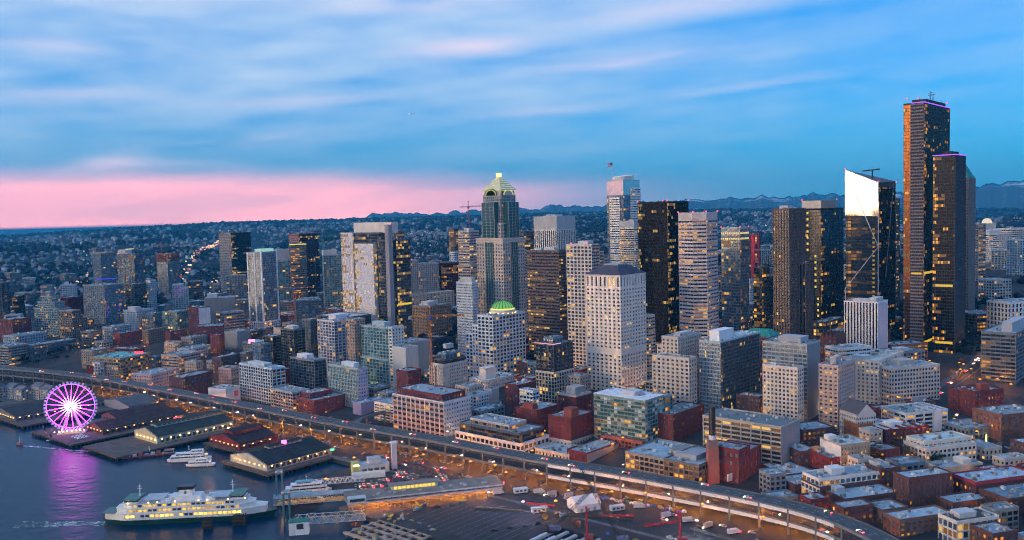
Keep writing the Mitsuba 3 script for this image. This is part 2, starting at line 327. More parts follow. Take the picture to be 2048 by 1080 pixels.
class Building:
    def __init__(self, key, x, y, z, ang, l, r, h, seed=0, near=False, floors=False):
        self.key, self.fr, self.l, self.r, self.h = key, Frame(x, y, z, ang), l, r, h
        self.rng = random.Random(seed * 7919 + 13); self.each = [] if near else None
        self.B = dict(wall=MB(), panes={}, lit=MB(), dim=MB(), balcony=MB(), roof=MB(), trim=MB())
        if floors: self.B['floors'], self.B['bands'] = True, {}
        self.g, self.parts, self.tops = 'glass_dark', [], []

    def mass(self, poly, z0, z1, s, roof=True, sides=None, skip=(), parapet=None):
        s = dict(STY[s]) if isinstance(s, str) else dict(s); self.g = s['g'] or self.g
        n = len(poly)
        for i in range(n):
            if i in skip: continue
            si = s if not sides or sides.get(i) is None else (STY[sides[i]] if isinstance(sides[i], str) else sides[i])
            facade(self.fr, poly[i], poly[(i + 1) % n], z0, z1, si, self.rng, self.B, self.each)
        core = inset(poly, s['d'] - .004 if s['g'] is None else s['d'] + .02)
        self.B['trim'].prism(core, z0, z1 - .3, np.array(s['col']) * .9, self.fr)
        if roof:
            pp = s['parapet'] if parapet is None else parapet
            self.B['roof'].prism(inset(poly, .32), z1 - .28, z1 - .05, np.array(s['roof']) * (.85 + .3 * self.rng.random()), self.fr)
            out, inn = inset(poly, -.06), inset(poly, .3)
            for i in range(n):
                j = (i + 1) % n
                a, b, c, d = out[i], out[j], inn[j], inn[i]
                v = [self.fr.p(*q, zz) for zz in (z1 - .4, z1 + pp) for q in (a, b, c, d)]
                self.B['wall'].raw(v, MB.BF, np.array(s['col']) * 1.03)
            self.tops.append((poly, z1))
        return self

    def box(self, l0, l1, r0, r1, z0, z1, s, **k):
        """A mass given as shares of the plan and of the height."""
        L, R = self.l, self.r
        return self.mass([(r0 * R, l0 * L), (r1 * R, l0 * L), (r1 * R, l1 * L), (r0 * R, l1 * L)], z0 * self.h, z1 * self.h, s, **k)

    def part(self, pname, mb, bsdf='wall', **k):
        mb.put(name(f'{self.key}__{pname}'), bsdf, **k)

    def pent(self, l0, l1, r0, r1, dz, hh, col, pname='penthouse'):
        """A box on the roof, plan as shares."""
        m = MB(); z = self.h + dz
        m.box(r0 * self.r, r1 * self.r, l0 * self.l, l1 * self.l, z - .3, z + hh, col, self.fr)
        m.box(r0 * self.r - .15, r1 * self.r + .15, l0 * self.l - .15, l1 * self.l + .15, z + hh, z + hh + .3, np.array(col) * 1.1, self.fr)
        self.part(pname, m)

    def clutter(self, dens=1.0):
        """Vents, ducts and stair heads, each a part of its own on near roofs."""
        rng = self.rng; group = MB()
        for poly, z in self.tops[-3:]:
            xs, ys = [p[0] for p in poly], [p[1] for p in poly]
            w, l = max(xs) - min(xs), max(ys) - min(ys)
            if w < 7 or l < 7: continue
            for _ in range(int(min(26, dens * (4 + w * l / 70)))):
                a, b = rng.uniform(min(xs) + 1.5, max(xs) - 4), rng.uniform(min(ys) + 1.5, max(ys) - 4)
                sx, sy, sz = rng.uniform(.8, 3.2), rng.uniform(.8, 3.2), rng.uniform(.5, 2.0)
                g = rng.choice([.16, .3, .5, .62]); c = (g, g * 1.01, g * 1.03)
                m = MB() if self.each is not None else group
                if rng.random() < .25: m.tube(self.fr.p(a, b, z - .05), self.fr.p(a, b, z + sz * .9), .5, c, 8)
                else: m.box(a, a + sx, b, b + sy, z - .05, z + sz, c, self.fr)
                if self.each is not None: self.part('roof_unit', m)
        if not group.empty(): self.part('roof_unit', group, stuff=True)

    def beacon(self, r, l, z, k=1.0):
        m = MB(); m.dome(self.fr.p(r, l, z), 1.0 * k, 1.6 * k, (1, .1, .1), 8, 3)
        m.put(name(f'{self.key}__beacon'), 'lamp_glass', emit=(2.6, .18, .35), color=False)

    def done(self, clutter=1.0):
        if clutter: self.clutter(clutter)
        B = self.B
        self.part('wall', B['wall'], stuff=False); self.part('core', B['trim'])
        for g in B['panes']: self.part('glazing', B['panes'][g], g, uv=True, color=False)
        self.part('roof', B['roof'], 'roofing')
        if not B['balcony'].empty(): self.part('balcony', B['balcony'], stuff=True)
        for nm, k in (('lit', .95), ('dim', .17)):
            if not B[nm].empty(): self.part('lit_window', B[nm], 'lamp_glass', stuff=True, emit=warm(self.rng) * k * (.7 + .6 * self.rng.random()), color=False)
        for zz in sorted(B.get('bands', {})): self.part('spandrel', B['bands'][zz])
        for m, g in self.each or (): self.part('window', m, g, uv=True, color=False)


FOOT = []

def B(base, label, cat, x, y, z, ang, l, r, h, s, seed=0, near=False, masses=None, pents=(), clutter=1.0, beacons=(), sides=None, floors=False, group=None, finish=True, tone=1.0, **o):
    """A building: base corner (x, y, z), street angle, frontage l to the left and r to the right, height h, style s with overrides o."""
    key = thing(base, label, cat, group)
    if 'roof' in o: o['roof'] = tuple(np.minimum(np.array(o['roof']) * (.78, .93, 1.0), .62))
    S = {**STY[s], **o}
    if tone != 1: S['col'] = tuple(np.array(S['col']) * tone)                     # scales the cladding colour evenly
    b = Building(key, x, y, z, ang, l, r, h, seed, near, floors)
    FOOT.append([tuple(b.fr.p(*q, 0)[:2]) for q in ((0, 0), (r, 0), (r, l), (0, l))])
    for m in ([(0, 1, 0, 1, 0, 1)] if masses is None else masses):
        ms = S if len(m) < 7 or m[6] is None else ({**STY[m[6]]} if isinstance(m[6], str) else {**S, **m[6]})
        b.box(*m[:6], ms, sides=sides if len(m) < 8 else m[7])
    for p in pents: b.pent(*p)
    for q in beacons: b.beacon(q[0] * r, q[1] * l, h * (q[2] if len(q) > 2 else 1) + 1.0)
    if finish: b.done(clutter)
    return b

# ---------------------------------------------------------------- the lie of the land
SHORE = np.array([211.0, 516.0]); INLAND = np.array([.65, .76]); ALONG = np.array([-.76, .65])
_ES = [-400, -60, 0, 40, 130, 250, 370, 490, 610, 720, 1000, 1300, 1700, 2300, 3000]
_E0 = [3.2, 3.2, 3.5, 4, 6, 8, 14, 24, 42, 60, 92, 95, 95, 92, 90]          # by the old quarter
_E1 = [3.2, 3.2, 3.5, 4.5, 13, 24, 33, 42, 52, 62, 92, 104, 100, 98, 95]     # downtown
_E2 = [3.2, 3.2, 3.5, 6, 22, 30, 35, 37, 36, 33, 30, 30, 50, 88, 100]        # the flat northern quarter

def ground_z(x, y):
    x, y = np.asarray(x, float), np.asarray(y, float)
    s = (x - SHORE[0]) * INLAND[0] + (y - SHORE[1]) * INLAND[1]
    t = (x - SHORE[0]) * ALONG[0] + (y - SHORE[1]) * ALONG[1]
    s = s + np.maximum(t - 850, 0) * .32
    e0, e1, e2 = (np.interp(s, _ES, e) for e in (_E0, _E1, _E2))
    w0 = np.clip((60 - t) / 160, 0, 1); w2 = np.clip((t - 750) / 450, 0, 1)
    near = e1 * (1 - w0) * (1 - w2) + e0 * w0 + e2 * w2
    # beyond the city: rolling wooded ridges
    r = np.hypot(x, y); a = np.degrees(np.arctan2(x, y))
    far = 70 + 34 * np.sin(a * .21 + 1.3) + 20 * np.sin(a * .47 + r * .0011) + 14 * np.sin(r * .0021 + a * .3)
    ridge = np.interp(a, [-40, -30, -26, -18, -10, 0, 8, 15, 20, 25, 32, 40], [95, 108, 138, 184, 186, 190, 200, 186, 170, 140, 118, 120])
    far = far * (1 - np.clip((r - 3500) / 4500, 0, 1)) + ridge * np.clip((r - 3500) / 4500, 0, 1)
    lake = np.clip((a - 23) / 3, 0, 1) * np.clip((r - 5200) / 700, 0, 1) * (1 - np.clip((r - 9000) / 900, 0, 1))
    far = far * (1 - lake) + 3 * lake
    w = np.clip((r - 2300) / 1300, 0, 1); w = w * w * (3 - 2 * w)
    return near * (1 - w) + far * w

# ---------------------------------------------------------------- the setting: land, water, far shore, mountains
def st(s, t, z=0.0):
    q = SHORE + INLAND * s + ALONG * t
    return np.array([q[0], q[1], z])

def grid_mesh(V, nu, nv):
    i, j = np.meshgrid(np.arange(nu - 1), np.arange(nv - 1), indexing='ij'); a = (i * nv + j).ravel()
    return trimesh.Trimesh(V.reshape(-1, 3), np.vstack([np.stack([a, a + nv, a + nv + 1], 1), np.stack([a, a + nv + 1, a + 1], 1)]), process=False)

def up(mesh):
    if mesh.face_normals[:, 2].mean() < 0: mesh.invert()
    return mesh

def _asphalt(p, n, uv):
    f = mikit.fbm(p.x * .09, p.y * .09, 0, 4); g = mikit.fbm(p.x * .011, p.y * .011, 3, 3)
    c = mikit.mix((.018, .021, .028), (.055, .058, .068), f)
    return mikit.mix(c, (.07, .07, .072), dr.clip(g - .45, 0, 1) * 1.4)
mat('asphalt', mikit.proc(_asphalt), .85, specular=.25)
mat('land', mikit.proc(lambda p, n, uv: mikit.mix((.006, .014, .020), (.026, .036, .046), mikit.fbm(p.x * .02, p.y * .02, 0, 4))), .95, specular=.1)  # distant haze put into the base colour as blue
mat('concrete', mikit.proc(lambda p, n, uv: mikit.mix((.085, .09, .10), (.17, .175, .185), mikit.fbm(p.x * .25, p.y * .25, p.z * .25, 4))), .85, specular=.25)
mat('viaduct_road', mikit.proc(lambda p, n, uv: mikit.mix((.055, .062, .075), (.11, .118, .132), mikit.fbm(p.x * .3, p.y * .3, p.z, 4))), .8, specular=.3)
mat('deck', mikit.proc(lambda p, n, uv: mikit.mix((.06, .056, .055), (.15, .135, .125), mikit.fbm(p.x * .16, p.y * .16, 2, 4))), .85, specular=.25)
mat('rooftile', mikit.proc(lambda p, n, uv: mikit.mix((.030, .027, .030), (.060, .052, .055), mikit.fbm(p.x * .2, p.y * .2, p.z * .2, 3))), .8, specular=.25)
def _snow(p, n, uv):
    f = mikit.fbm(p.x * .002, p.y * .002, p.z * .008, 5)
    k = mikit.smoothstep(.48, .74, f + (p.z - 400) * .0009)
    return mikit.mix((.045, .06, .075), (.46, .50, .56), k)
mat('mountain', mikit.proc(_snow), .95, specular=.05)
def _waves(p, n, uv):
    a = mikit.fbm(p.x * .10, p.y * .20, 0, 3); b = mikit.fbm(p.x * .33, p.y * .62, 5, 2)
    return a * .42 + b * .17
scene['water_surface'] = {'type': 'bumpmap', 'arbitrary': {**mikit.proc(_waves, eps=.25)}, 'scale': 1.0,
                          'bsdf': {'type': 'principled', 'base_color': rgb((.0, .028, .070)), 'roughness': .22, 'specular': .085}}

# water, to the far shore of the bay
m = MB(); m.quad((-19500, -19500, 0), (19500, -19500, 0), (19500, 19500, 0), (-19500, 19500, 0), (0, 0, 0)); m.put('water', 'water_surface', color=False); labels['water'] = {'kind': 'structure'}
th = np.radians(np.linspace(-200, -62, 140)); rr = np.array([8800, 9200, 9900, 11000])
V = np.array([[(r * math.sin(a), r * math.cos(a), (-2, 55, 95, -2)[k] * (.7 + .5 * math.sin(a * 7) + .3 * math.sin(a * 19 + 1))) for k, r in enumerate(rr)] for a in th])
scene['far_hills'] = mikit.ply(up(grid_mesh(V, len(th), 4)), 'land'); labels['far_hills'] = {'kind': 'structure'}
# the city ground, laid out along the shore
S = np.concatenate([[-60.2, -60], np.arange(-54, 2000, 11)]); TT = np.arange(-700, 2600, 18.0)
V = np.zeros((len(S), len(TT), 3))
for j, t in enumerate(TT):
    off = -.32 * max(t - 850, 0); q = SHORE[None] + INLAND[None] * (S + off)[:, None] + ALONG[None] * t
    V[:, j, :2] = q; V[:, j, 2] = ground_z(q[:, 0], q[:, 1]); V[0, j, 2] = -4
scene['ground'] = mikit.ply(up(grid_mesh(V, len(S), len(TT))), 'asphalt'); labels['ground'] = {'kind': 'structure'}
a = np.radians(np.arange(-44, 44.01, .3)); r = np.concatenate([np.arange(1500, 3000, 50), np.geomspace(3000, 13200, 80)])
A_, R_ = np.meshgrid(a, r, indexing='ij'); X, Y = R_ * np.sin(A_), R_ * np.cos(A_)
Z = ground_z(X, Y) - np.where(R_ < 2300, 6, 0) - np.clip((R_ - 12000) / 8, 0, 150)
lump = meshkit.fbm(np.stack([X / 160, Y / 160, 0 * X], -1), 4, 3) - .5
Z = Z + lump * np.clip((R_ - 2600) / 2500, 0, 1) * np.where(Z > 12, 26, 0)
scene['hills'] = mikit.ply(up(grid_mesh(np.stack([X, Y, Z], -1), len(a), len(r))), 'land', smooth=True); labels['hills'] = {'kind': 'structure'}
# snow streaked mountains far behind
a = np.radians(np.arange(-15, 42, .07)); r = np.array([13600, 14600, 15400, 16200, 17200, 18600.0])
deg = np.degrees(a)
crest = np.interp(deg, [-15, -12.5, -10, -7.5, -4, -2, 2, 6, 10, 14, 17, 20, 23, 25, 27.5, 29.5, 31, 34, 42], [-80, 120, 330, 430, 400, 470, 490, 520, 640, 640, 720, 700, 640, 700, 860, 960, 930, 900, 800])
n1 = meshkit.fbm(np.stack([deg * 1.7, 0 * deg, 0 * deg], -1), 5, 8) - .5
V = np.zeros((len(a), len(r), 3)); prof = [0, .45, .85, 1.0, .7, 0]
for k in range(len(r)):
    nk = meshkit.fbm(np.stack([deg * 2.3, np.full_like(deg, k * .9), 0 * deg], -1), 4, 9) - .5
    V[:, k] = np.stack([r[k] * np.sin(a), r[k] * np.cos(a), np.maximum(((crest * .85 + 230 * n1 + 150 * nk) * .52 + 100) * prof[k] * 1.06, -20)], -1)
scene['mountains'] = mikit.ply(up(grid_mesh(V, len(a), len(r))), 'mountain', smooth=True); labels['mountains'] = {'kind': 'structure'}

rng = random.Random(5)
def ico(sub): return trimesh.creation.icosphere(subdivisions=sub)
I0 = ico(0); I0v, I0f = np.array(I0.vertices), np.array(I0.faces)
# wooded slopes: crowns that read as one mass
def crowns(n, r0, r1, a0, a1, s0, s1, seed, keep=lambda x, y, r, a: True, flat=.8):
    R = np.random.default_rng(seed); v, f, c = [], [], []; k = 0
    while k < n:
        r = math.sqrt(R.uniform(r0 * r0, r1 * r1)); a = math.radians(R.uniform(a0, a1)); x, y = r * math.sin(a), r * math.cos(a)
        z = float(ground_z(x, y))
        k += 1
        if z < 8 or not keep(x, y, r, a): continue
        s = R.uniform(s0, s1)
        w = I0v * (1 + .35 * (R.random((12, 1)) - .5)) * [s, s, s * flat * R.uniform(.9, 1.5)] + [x, y, z + s * .55]
        g = R.uniform(.55, 1.3); f.append(I0f + 12 * len(v)); v.append(w); c.append(np.broadcast_to(np.array([.010, .022, .030]) * g + np.array([.006, .0, .004]) * R.random(), (12, 3)))  # leaf colour bluer and paler, with haze painted in
    return np.vstack(v), np.vstack(f), np.vstack(c)
patch = lambda x, y, r, a: meshkit.fbm(np.array([[x / 330, y / 330, 0.0]]), 3, 4)[0] > .44
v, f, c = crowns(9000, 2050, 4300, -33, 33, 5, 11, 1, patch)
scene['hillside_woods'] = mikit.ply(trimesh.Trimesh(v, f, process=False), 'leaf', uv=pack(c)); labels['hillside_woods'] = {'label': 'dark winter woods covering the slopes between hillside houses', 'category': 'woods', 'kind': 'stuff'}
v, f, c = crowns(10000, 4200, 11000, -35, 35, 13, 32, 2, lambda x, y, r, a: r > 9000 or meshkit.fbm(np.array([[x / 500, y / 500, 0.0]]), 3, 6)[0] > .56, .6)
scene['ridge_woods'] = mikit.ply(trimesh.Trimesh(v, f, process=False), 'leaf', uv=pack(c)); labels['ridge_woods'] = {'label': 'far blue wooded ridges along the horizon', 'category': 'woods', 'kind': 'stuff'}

# hillside houses and far blocks
HC = [(.42, .54, .65), (.24, .34, .43), (.50, .52, .52), (.15, .24, .34), (.36, .32, .33)]
def small_house(x, y, w, d, h, ang, col, key, gab=True):
    z = float(ground_z(x, y)); fr = Frame(x, y, z - 2, ang); m = MB(); m.box(0, w, 0, d, 0, h + 2, col, fr); m.put(f'{key}__wall', 'wall')
    m = MB()
    if gab: m.prism([(-.4, -.4), (w + .4, -.4), (w + .4, d + .4), (-.4, d + .4)], h + 2, h + 2 + w * .38, (.10, .10, .12), fr, top=[(w / 2 - .05, 0), (w / 2 + .05, 0), (w / 2 + .05, d), (w / 2 - .05, d)])
    else: m.box(-.2, w + .2, -.2, d + .2, h + 2, h + 2.7, (.5, .52, .56), fr)
    m.put(f'{key}__roof', 'roofing')
CN = ['white', 'gray', 'cream', 'slate', 'tan']
n = 0; R = random.Random(77)
while n < 250:
    a = R.uniform(-29.5, 29) if R.random() > .5 else R.uniform(-29.5, -10); r = R.uniform(1900, 3700); x, y = r * math.sin(math.radians(a)), r * math.cos(math.radians(a))
    ci = R.randrange(5)
    if r < 2300 and a > -14: continue
    key = thing('hillside_house', f'small {CN[ci]} gabled house among dark trees on the far slope', 'house', f'{CN[ci]} houses on the far slope'); n += 1
    small_house(x, y, R.uniform(8, 14), R.uniform(9, 16), R.uniform(5, 10), R.choice([16, 16, 48, 65]), np.array(HC[ci]) * R.uniform(.6, 1.05), key)
n = 0
while n < 170:
    a = R.uniform(-30, 29); r = R.uniform(1550, 2900) if a < 2 else R.uniform(1850, 3000); x, y = r * math.sin(math.radians(a)), r * math.cos(math.radians(a))
    if a < -25 and r < 1750: continue
    ci = R.randrange(5); n += 1
    key = thing('distant_block', f'distant {CN[ci]} flat roofed block in the far lit city', 'building', f'distant {CN[ci]} blocks')
    w, d, h = R.uniform(16, 42), R.uniform(14, 34), R.uniform(9, 26) * (1.25 if R.random() < .2 else 1)
    z = float(ground_z(x, y)); fr = Frame(x, y, z - 4, R.choice([16, 16, 48, 65])); col = np.array(HC[ci]) * R.uniform(.25, .75)
    wall, glass, lit = MB(), MB(), MB(); nf = max(2, int(h / 3.6))
    wall.box(0, w, 0, d, 0, h + 4, col, fr)
    for k in range(nf):
        zz = 5 + k * (h - 1) / nf
        glass.box(.6, w - .6, -.12, .1, zz, zz + 1.7, (.03, .035, .045), fr); glass.box(-.12, .1, .6, d - .6, zz, zz + 1.7, (.03, .035, .045), fr)
        for i in range(int(w / 4)):
            if R.random() < .16: lit.box(i * 4 + .8, i * 4 + 3.0, -.25, -.14, zz + .1, zz + 1.6, (1, 1, 1), fr)
        for i in range(int(d / 4)):
            if R.random() < .12: lit.box(-.25, -.14, i * 4 + .8, i * 4 + 3.0, zz + .1, zz + 1.6, (1, 1, 1), fr)
    wall.put(f'{key}__wall', 'wall'); glass.put(f'{key}__window_band', 'paint', stuff=True)
    m = MB(); m.box(.4, w - .4, .4, d - .4, h + 4, h + 4.3, (.42, .44, .48), fr); m.box(w * .3, w * .6, d * .3, d * .7, h + 4.2, h + 7, col * .9, fr); m.put(f'{key}__roof', 'roofing')
    lit.put(f'{key}__lit_window', 'lamp_glass', stuff=True, emit=warm(R) * R.uniform(.2, .9), color=False)
# far street lights: one sprinkle for the avenues that climb the hills, one for the rest
DOTS = {}
def dot(kind, x, y, dz, s, col): DOTS.setdefault((kind, col), MB()).dome((x, y, float(ground_z(x, y)) + dz), s, s * 1.4, (1, 1, 1), 5, 2)
for (x0, y0, x1, y1, nn, s) in ((-880, 2250, -1700, 5200, 130, 3.0), (-700, 2000, -860, 2600, 26, 1.6), (-930, 1700, -1300, 2700, 40, 1.6), (-120, 2700, 120, 3300, 46, 2.0), (-330, 2350, -150, 2500, 24, 1.7)):
    for i in range(nn):
        u = R.random(); x, y = x0 + (x1 - x0) * u + R.gauss(0, 9), y0 + (y1 - y0) * u + R.gauss(0, 9)
        dot('avenue_lights', x, y, 9, s * (.6 + .5 * R.random()) * (1 + u * .5), R.choice([(1.6, 1.0, .4), (1.6, .25, .12), (1.5, 1.2, .8)]))
for i in range(2000):
    a = R.uniform(-31, 31); r = R.uniform(1500, 7200); x, y = r * math.sin(math.radians(a)), r * math.cos(math.radians(a))
    dot('distant_lights', x, y, R.uniform(5, 10), R.uniform(.6, 1.3) * (1 + (r - 1500) / 2600), R.choice([(1.3, .8, .3), (1.2, .5, .12), (1.2, 1.15, 1.1), (1.2, .12, .25), (.9, 1.1, 1.2)]) if R.random() < .95 else (.2, .3, 1.4))
for i, ((kind, col), m) in enumerate(DOTS.items()): m.put(f'{kind}__{i + 1:03d}', 'lamp_glass', emit=col, color=False)
labels['avenue_lights'] = {'label': 'strings of car and street lights climbing the far avenues', 'category': 'lights', 'kind': 'stuff'}
labels['distant_lights'] = {'label': 'scattered pinprick lights of the far neighbourhoods', 'category': 'lights', 'kind': 'stuff'}

# ---------------------------------------------------------------- the elevated double deck road
VP = np.array([(-905, 1262), (-800, 1232), (-697, 1194), (-608, 1150), (-530, 1103), (-438, 1034), (-343, 959), (-270, 900), (-197, 840), (-140, 797), (-74, 750), (-28, 712), (28, 668), (71, 637), (111, 607), (150, 575), (177, 549), (195, 522), (205, 494), (210, 460), (212, 410), (212, 350)], float)
from scipy.interpolate import CubicSpline
_d = np.concatenate([[0], np.cumsum(np.linalg.norm(np.diff(VP, axis=0), axis=1))]); _cs = CubicSpline(_d, VP)
def vpt(u, off=0.0, z=0.0):
    p = _cs(u); t = _cs(u, 1); t = t / np.linalg.norm(t); nrm = np.array([-t[1], t[0]])          # off > 0: inland side
    return np.array([*(p + nrm * off), z]), t
VL = _d[-1]
def ribbon(mb, u0, u1, o0, o1, z0, z1, col, step=6.0, zf=None):
    us = np.linspace(u0, u1, max(2, int((u1 - u0) / step) + 1))
    for a, b in zip(us, us[1:]):
        q = [vpt(a, o0)[0], vpt(b, o0)[0], vpt(b, o1)[0], vpt(a, o1)[0]]
        za, zb = (zf(a), zf(b)) if zf else (0, 0); zz = [za, zb, zb, za]
        v = [(*q[i][:2], z0 + zz[i]) for i in range(4)] + [(*q[i][:2], z1 + zz[i]) for i in range(4)]
        f = MB.BF if np.cross(q[1] - q[0], q[3] - q[0])[2] > 0 else MB.BF[:, ::-1]
        mb.raw(v, f, col)
vk = thing('elevated_road', 'long double decked concrete road viaduct curving along the waterfront', 'viaduct')
for (nm, za) in (('upper_deck', 18.6), ('lower_deck', 10.2)):
    m = MB(); ribbon(m, 0, VL, -7.6, 7.6, za, za + 1.2, (.2, .2, .2)); m.put(f'{vk}__{nm}', 'concrete', color=False)
    m = MB(); ribbon(m, 0, VL, -7.0, 7.0, za + 1.2, za + 1.26, (.2, .2, .2)); m.put(name(f'{vk}__roadway'), 'viaduct_road', color=False)
    for o in (-7.6, 7.0):
        m = MB(); ribbon(m, 0, VL, o, o + .55, za + 1.2, za + 2.1, (.2, .2, .2)); m.put(name(f'{vk}__parapet'), 'concrete', color=False)
    m = MB()
    for u in np.arange(4, VL - 4, 9):
        for o in (-2.2, 2.2):
            a, b = vpt(u, o, za + 1.275)[0], vpt(u + 3, o, za + 1.275)[0]; n_ = vpt(u)[1]; w = np.array([-n_[1], n_[0], 0]) * .13
            m.quad(a - w, b - w, b + w, a + w, (.5, .5, .5))
    m.put(name(f'{vk}__lane_mark'), 'wall', stuff=True)
    if za > 15: m = MB(); ribbon(m, 0, VL, -7.95, -7.62, za + .05, za + 1.7, (.17, .18, .20)); m.put(f'{vk}__fascia', 'wall')
    # the white painted stretch of girder
    m = MB(); u0 = _d[12]
    ribbon(m, u0, _d[17], -8.0, -7.66, za - 1.3, za + .9, (.62, .62, .64)); m.put(name(f'{vk}__white_girder'), 'wall')
us = np.arange(3, VL - 2, 21.0)
for i, u in enumerate(us):
    m = MB(); p, t = vpt(u); nn = np.array([-t[1], t[0], 0]); tt = np.array([*t, 0])
    for o in (-7.4, 7.4):
        c = p + nn * o; zg = float(ground_z(c[0], c[1])) - 1
        if zg > 16: continue
        m.obox((*(c[:2] - tt[:2] * .65 - nn[:2] * .65), zg), tt * 1.3, nn * 1.3, (0, 0, 19.6 - zg), (1, 1, 1))
    for z in (8.9, 17.3): m.obox((*(p[:2] - tt[:2] * .55 - nn[:2] * 7.3), z), tt * 1.1, nn * 14.6, (0, 0, 1.3), (1, 1, 1))
    m.put(name(f'{vk}__bent'), 'concrete', color=False)
# the curved exit ramp
m = MB(); rp = [vpt(_d[9] - 6, 8.2, 18.4)[0]] + [np.array(q, float) for q in ((-150, 822, 18.2), (-146, 848, 17.4), (-128, 872, 16.2), (-92, 902, 14.6), (-50, 934, 14), (-20, 958, 14))]
_r = CubicSpline(np.arange(len(rp)), np.array(rp)); pts = _r(np.linspace(0, len(rp) - 1, 40))
for a, b in zip(pts, pts[1:]):
    t = (b - a)[:2]; t /= np.linalg.norm(t); w = np.array([-t[1], t[0], 0]) * 3.6
    m.obox(a - w - (0, 0, .9), b - a, w * 2, (0, 0, .9), (1, 1, 1))
    for sgn in (1, -1): m.obox(a + w * sgn, b - a, w * -.08 * sgn, (0, 0, .9), (1, 1, 1))
m.put(f'{vk}__exit_ramp', 'concrete', color=False)
for k in range(4, 36, 5):
    m = MB(); z = float(ground_z(*pts[k][:2])); m.tube((pts[k][0], pts[k][1], z - 1), pts[k] - (0, 0, .9), .9, (1, 1, 1), 8); m.put(name(f'{vk}__ramp_column'), 'concrete', color=False)

# streets: the waterfront street and a few that show, with lines
def strip(key, pts, w, z, bsdf, col=None, uselab=True):
    m = MB(); pts = [np.array(p, float) for p in pts]
    for a, b in zip(pts, pts[1:]):
        k = max(1, int(np.linalg.norm(b - a) / 15)); t = (b - a) / np.linalg.norm(b - a); nn = np.array([-t[1], t[0]]) * w / 2
        for i in range(k):
            p, q = a + (b - a) * i / k, a + (b - a) * (i + 1) / k
            m.quad(*[(*c, float(ground_z(*c)) + z) for c in (p - nn, q - nn, q + nn, p + nn)], (1, 1, 1) if col is None else col)
    m.put(key, bsdf, color=col is not None)
    if uselab: labels[key] = {'kind': 'structure'}

wp = [st(-42, t)[:2] for t in range(-40, 900, 20)]
strip('waterfront_street', wp, 22, .05, 'asphalt')
m = MB()
for t in range(-40, 880, 9):
    for s in (-38.5, -45.5): m.quad(*[(*st(a, b)[:2], float(ground_z(*st(a, b)[:2])) + .056) for a, b in ((s, t), (s, t + 4), (s + .35, t + 4), (s + .35, t))], (.5, .5, .5))
m.put('waterfront_street__lane_mark', 'wall', stuff=True)
strip('waterfront_pavement', [st(-57, t)[:2] for t in range(-40, 900, 20)], 6, .13, 'concrete')
strip('cross_street', [(560, 1010), (470, 905), (400, 830)], 16, .06, 'viaduct_road')
strip('square_pavement', [(258, 655), (300, 672)], 34, .1, 'concrete')

# ---------------------------------------------------------------- buildings: base corner, street angle, frontages, height, facade
crown_tower = B('office_tower', 'tall pale stone and blue glass tower with lit stepped pyramid crown and arched gables', 'tower', -11.1, 1150.0, 30.1, 48.0, 47.8, 43.2, 204.7, 'cream', seed=1, finish=False, bw=4.6, pw=2.2, sh=1.9, fl=4.4, col=(0.56, 0.47, 0.4), g='glass_blue', lit=0.05, masses=[(0, 1, 0, 1, 0, 0.72), (0.14, 0.86, 0.1, 0.9, 0.72, 0.82)])
B('office_tower', 'pale tower with slim white fins, wide blank top band, left of the flag tower', 'tower', 69.6, 1350.0, 45.8, 48.0, 45.9, 45.7, 158.9, 'fins', seed=2, bw=4.0, pw=1.9, masses=[(0, 1, 0, 1, 0, 0.87), (0, 1, 0, 1, 0.87, 1, 'blank')], col=(0.7, 0.68, 0.66), pents=[(0.3, 0.7, 0.3, 0.7, 0, 3, (0.5, 0.52, 0.54), 'penthouse')], sides=None, lit=0.01)
flag_tower = B('office_tower', 'white banded tower with curved pale crown under a flagpole and flag', 'tower', 202.0, 1590.0, 71.2, 48.0, 36.1, 52.5, 195.0, 'whitebands', seed=3, finish=False, col=(0.66, 0.7, 0.76), lit=0.03, masses=[(0, 1, 0, 1, 0, 0.86, 'blueglass'), (0, 1, 0, 1, 0.86, 1, 'skymirror')])
B('office_tower', 'cream banded tower standing against the flag tower', 'tower', 205.2, 1480.0, 62.4, 48.0, 30.0, 11.8, 130.4, 'whitebands', seed=4, col=(0.74, 0.66, 0.56), masses=[(0, 1, 0, 1, 0, 0.92), (0, 1, 0, 1, 0.92, 1, 'blank')], pents=[(0.1, 0.4, 0.2, 0.7, 0, 3, (0.5, 0.52, 0.54), 'penthouse')])
B('office_tower', 'black boxy skyscraper with faint brown left face and red roof beacons', 'tower', 177.8, 1010.0, 31.3, 48.0, 39.9, 46.9, 187.5, 'black', seed=5, bw=1.6, beacons=[(0, 1), (0, 0), (1, 0), (0.5, 0.5)], lit=0.05)
B('office_tower', 'brown horizontal banded tower behind the dark condominium', 'tower', 57.2, 1080.0, 29.4, 48.0, 51.6, 17.6, 134.0, 'brownbands', seed=6, fl=4.0, sh=2.1, pents=[(0.2, 0.5, 0.2, 0.8, 0, 4, (0.5, 0.52, 0.54), 'penthouse'), (0.6, 0.8, 0.2, 0.6, 0, 3, (0.5, 0.52, 0.54), 'penthouse')], floors=True, lit=0.07)
B('office_tower', 'white square windowed tower with stepped right shoulder', 'tower', 90.3, 1000.0, 26.5, 48.0, 36.6, 33.6, 146.1, 'white', seed=7, bw=5.0, fl=4.2, pw=1.6, sh=1.5, col=(0.6, 0.55, 0.52), masses=[(0, 1, 0, 0.45, 0, 1), (0, 1, 0.45, 0.7, 0, 0.94), (0, 1, 0.7, 1, 0, 0.88)], sides={0: 'darkbands'}, pents=[(0.2, 0.6, 0.1, 0.4, 0, 4, (0.5, 0.52, 0.54), 'penthouse')], beacons=[(0, 0.8), (0, 0.2)])
